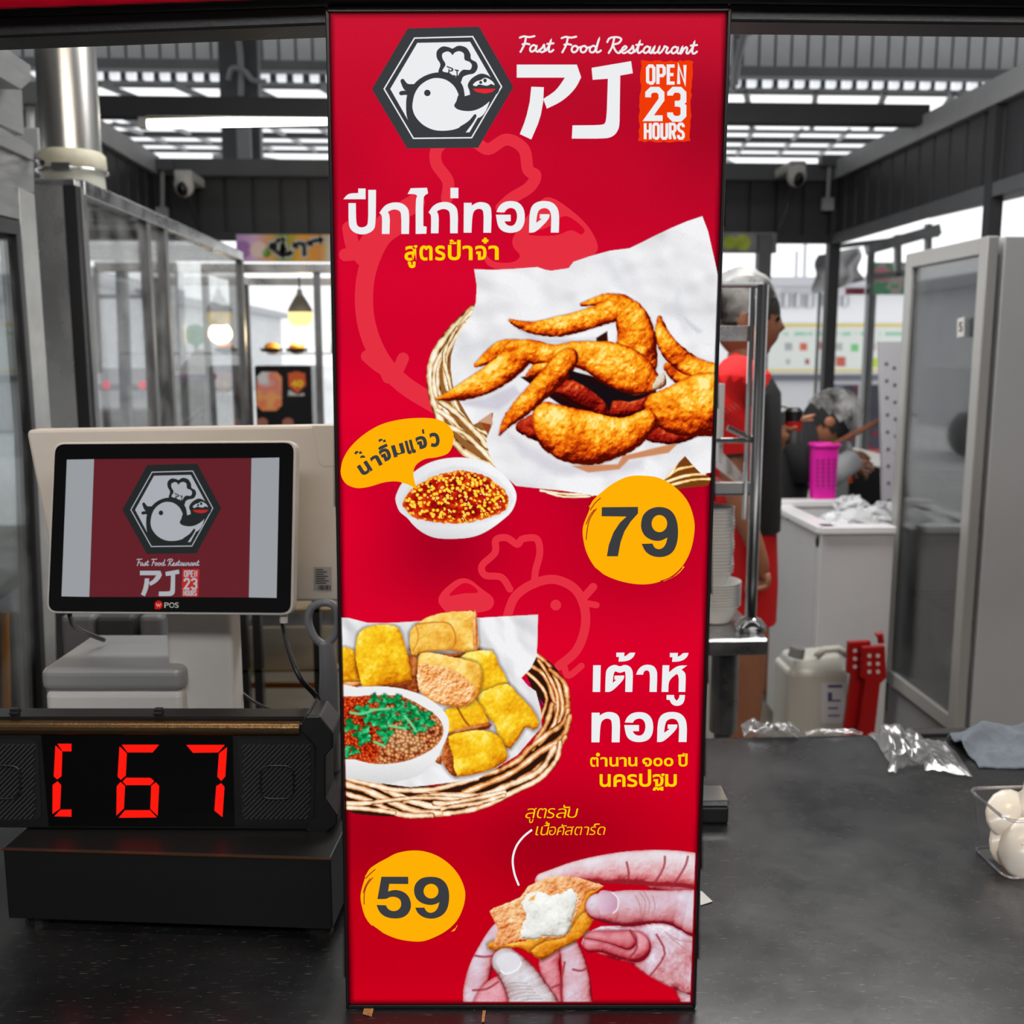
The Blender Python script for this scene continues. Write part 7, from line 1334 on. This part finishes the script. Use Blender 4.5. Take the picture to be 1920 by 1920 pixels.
c.put(((r_ > 5) & (r_ < 9)) * 1.0, (224, 120, 150)); c.put(((r_ > 11) & (r_ < 14)) * 1.0, (224, 130, 150)); c.mesh('board_print', Plane((0, 9.6, 0), (0, -1, 0)), PRM, gs, .01); q_ = at(1640, 520, 9.66); MB().bar((q_.x, 9.7, 0), (q_.x, 9.7, q_.z), .06).build('board_post', steel_dull, gs)
# dark stall fronts and planters in the yard
o = empty('market_stall', at(1660, 850, 10.5), 'dark slate market stall below the billboard', 'stall'); block('stall_body', 1575, 722, 1760, 850, 10.5, .4, mat('slate_panel', (88, 90, 104), .7, noise=.2, nscale=4), par=o, zb=0)
c = Canvas(1576, 724, 1760, 850, 2.5); w_, i_ = worley(c.X, c.Y, 26, 12); c.c[:] = np.array([.75, .2, .3]); c.a = ((w_ < .2) & (i_ > .4)) * .8; c.mesh('stall_print', Plane((0, 10.5, 0), (0, -1, 0)), PRM, o, .01)
o = block('red_bench', 1624, 848, 1690, 856, 9.9, .3, mat('dusty_red', (190, 80, 70), .7), 'low red bench in front of the dark stall', 'bench', zb=.0)
o = block('dark_stall_counter', 150, 770, 318, 812, 8.4, .5, mat('speckled_dark', (70, 71, 73), .6, noise=.6, nscale=30), 'dark speckled stall counter behind the display case', 'counter', zb=0)
o = block('low_white_van', 160, 690, 320, 760, 14, 1.6, bw, 'pale box van in the yard behind the display case', 'van', zb=.4)
wh = MB()
for x in (180, 300): p_ = at(x, 760, 14); wh.tube([(p_.x, 13.95, .35), (p_.x, 14.2, .35)], .35, 18)
wh.build('wheel', dark_paint, o)
for i, x in enumerate((105, 135, 166, 200, 233, 268)): p_ = at(x, 722, 13.6); o = MB().ball(p_, .06, 10, 8).build('marker_light', emis('lit_marker', (255, 110, 130), 1.2), smooth=True); tag(o, 'small pink red marker light, one of a row seen through the display case', 'light', 'row of pink marker lights')
for i, (x, y, r, lab) in enumerate(((292, 628, .14, 'green round sign seen through the display case'), (366, 628, .12, 'green round sign left of the framed glass case'))): p_ = at(x, y, 12); o = MB().tube([p_, p_ + Vector((0, .05, 0))], r, 20).bar((p_.x, 12.03, 0), (p_.x, 12.03, p_.z), .04).build('green_disc_sign', mat('pale_green', (120, 200, 150), .6)); tag(o, lab, 'sign')
a, b = at(92, 726, 13.62), at(282, 726, 13.62); o = MB().bar(a, b, .08).bar((a.x, a.y, 0), a, .06).bar((b.x, b.y, 0), b, .06).build('guard_rail', pale_paint); tag(o, 'pale rail carrying the row of pink marker lights', 'rail')
# stall frames outside, left
lf = empty('yard_stall_frame', at(230, 800, 7.6), 'pale steel stall frame seen through the left display case', 'frame')
for (x0, y0), (x1, y1), w in (((228, 490), (238, 800), .07), ((180, 500), (330, 500), .07), ((186, 800), (189, 1150), .05), ((238, 800), (244, 1150), .06), ((325, 500), (333, 800), .05), ((150, 556), (330, 556), .03), ((255, 545), (330, 560), .03), ((176, 500), (184, 700), .05)): MB().bar(at(x0, y0, 7.6), at(x1, y1, 7.6), w).build('frame_bar', pale_paint if w < .06 else mid_paint, lf)
# umbrella-covered stall with cloth
ps = empty('covered_goods', at(358, 790, 5.9), 'dark covered goods with white cloth and purple edge by the glass case', 'goods')
a = at(358, 800, 5.9); MB().hexa([(a.x - .1, 5.9, .0), (a.x + .09, 5.9, .0), (a.x + .09, 6.2, .0), (a.x - .1, 6.2, .0), (a.x - .08, 5.92, at(350, 712, 5.9).z), (a.x + .08, 5.92, at(370, 712, 5.9).z), (a.x + .08, 6.18, at(370, 712, 5.9).z), (a.x - .08, 6.18, at(350, 712, 5.9).z)]).build('dark_cover', mat('grey_cover', (96, 96, 98), .8, noise=.4, nscale=20), ps)
MB().box(a.x - .085, 5.9, at(350, 713, 5.9).z, a.x + .085, 6.2, at(350, 703, 5.9).z).build('purple_edge', mat('purple_cloth', (120, 60, 150), .7), ps); MB().hexa([(a.x - .08, 5.92, at(350, 702, 5.9).z), (a.x + .08, 5.92, at(350, 702, 5.9).z), (a.x + .08, 6.18, at(350, 702, 5.9).z), (a.x - .08, 6.18, at(350, 702, 5.9).z), (a.x + .02, 6, at(365, 655, 5.9).z), (a.x + .08, 6, at(370, 655, 5.9).z), (a.x + .08, 6.1, at(370, 655, 5.9).z), (a.x + .02, 6.1, at(365, 655, 5.9).z)]).build('white_cloth', bw, ps)
o = MB().tube([Vector((at(300, 860, 5.4).x, 5.4, .02)), at(338, 798, 5.3), at(362, 782, 5.25), at(384, 766, 5.2)], .014, 8).build('brown_stick', MATS['brown_wood'], smooth=True); tag(o, 'short brown stick leaning behind the terminal screen', 'stick')
# small orange guard rail and crates behind the terminal
o = MB().bar(at(436, 1284, 2.6), at(596, 1284, 2.6), .014).build('orange_strip', mat('orange_tape', (190, 100, 20), .5)); tag(o, 'thin orange strip on the floor rail behind the terminal', 'strip')
YC = 2.4; cr_ = empty('lower_shelf_unit', (at(520, 1200, YC).x, YC + .2, 0), 'dark shelf unit behind the terminal column', 'shelf unit')
for x in (452, 478, 590): a, b = at(x, 1300, YC), at(x + 9, 1140, YC); MB().box(a.x, YC, 0, b.x, YC + .03, b.z + .1).build('shelf_post', steel_dark, cr_)
for y in (1150, 1262): a, b = at(400, y, YC), at(640, y - 8, YC); MB().box(a.x, YC, a.z, b.x, YC + .4, b.z).build('shelf_board', mat('brown_board', (84, 70, 44), .6, noise=.3, nscale=12), cr_)
a, b = at(430, 1150, YC + .1), at(452, 1186, YC + .1); MB().box(at(380, 1150, YC + .1).x, YC + .1, at(380, 1190, YC + .1).z, b.x, YC + .3, a.z).build('white_bin', white_pl, cr_, bevel=.01)
for x, w in ((115, 60), (180, 70), (262, 40)):
    a, b = at(x, 1200, 2.2), at(x + w, 1155, 2.2); o = MB().box(a.x, 2.2, 0, b.x, 2.45, b.z).build('storage_tub', mid_paint if x != 180 else dark_paint, bevel=.01); tag(o, {115: 'grey storage tub behind the terminal, left one', 180: 'dark storage tub behind the terminal base', 262: 'narrow grey storage tub beside the terminal column'}[x], 'tub')
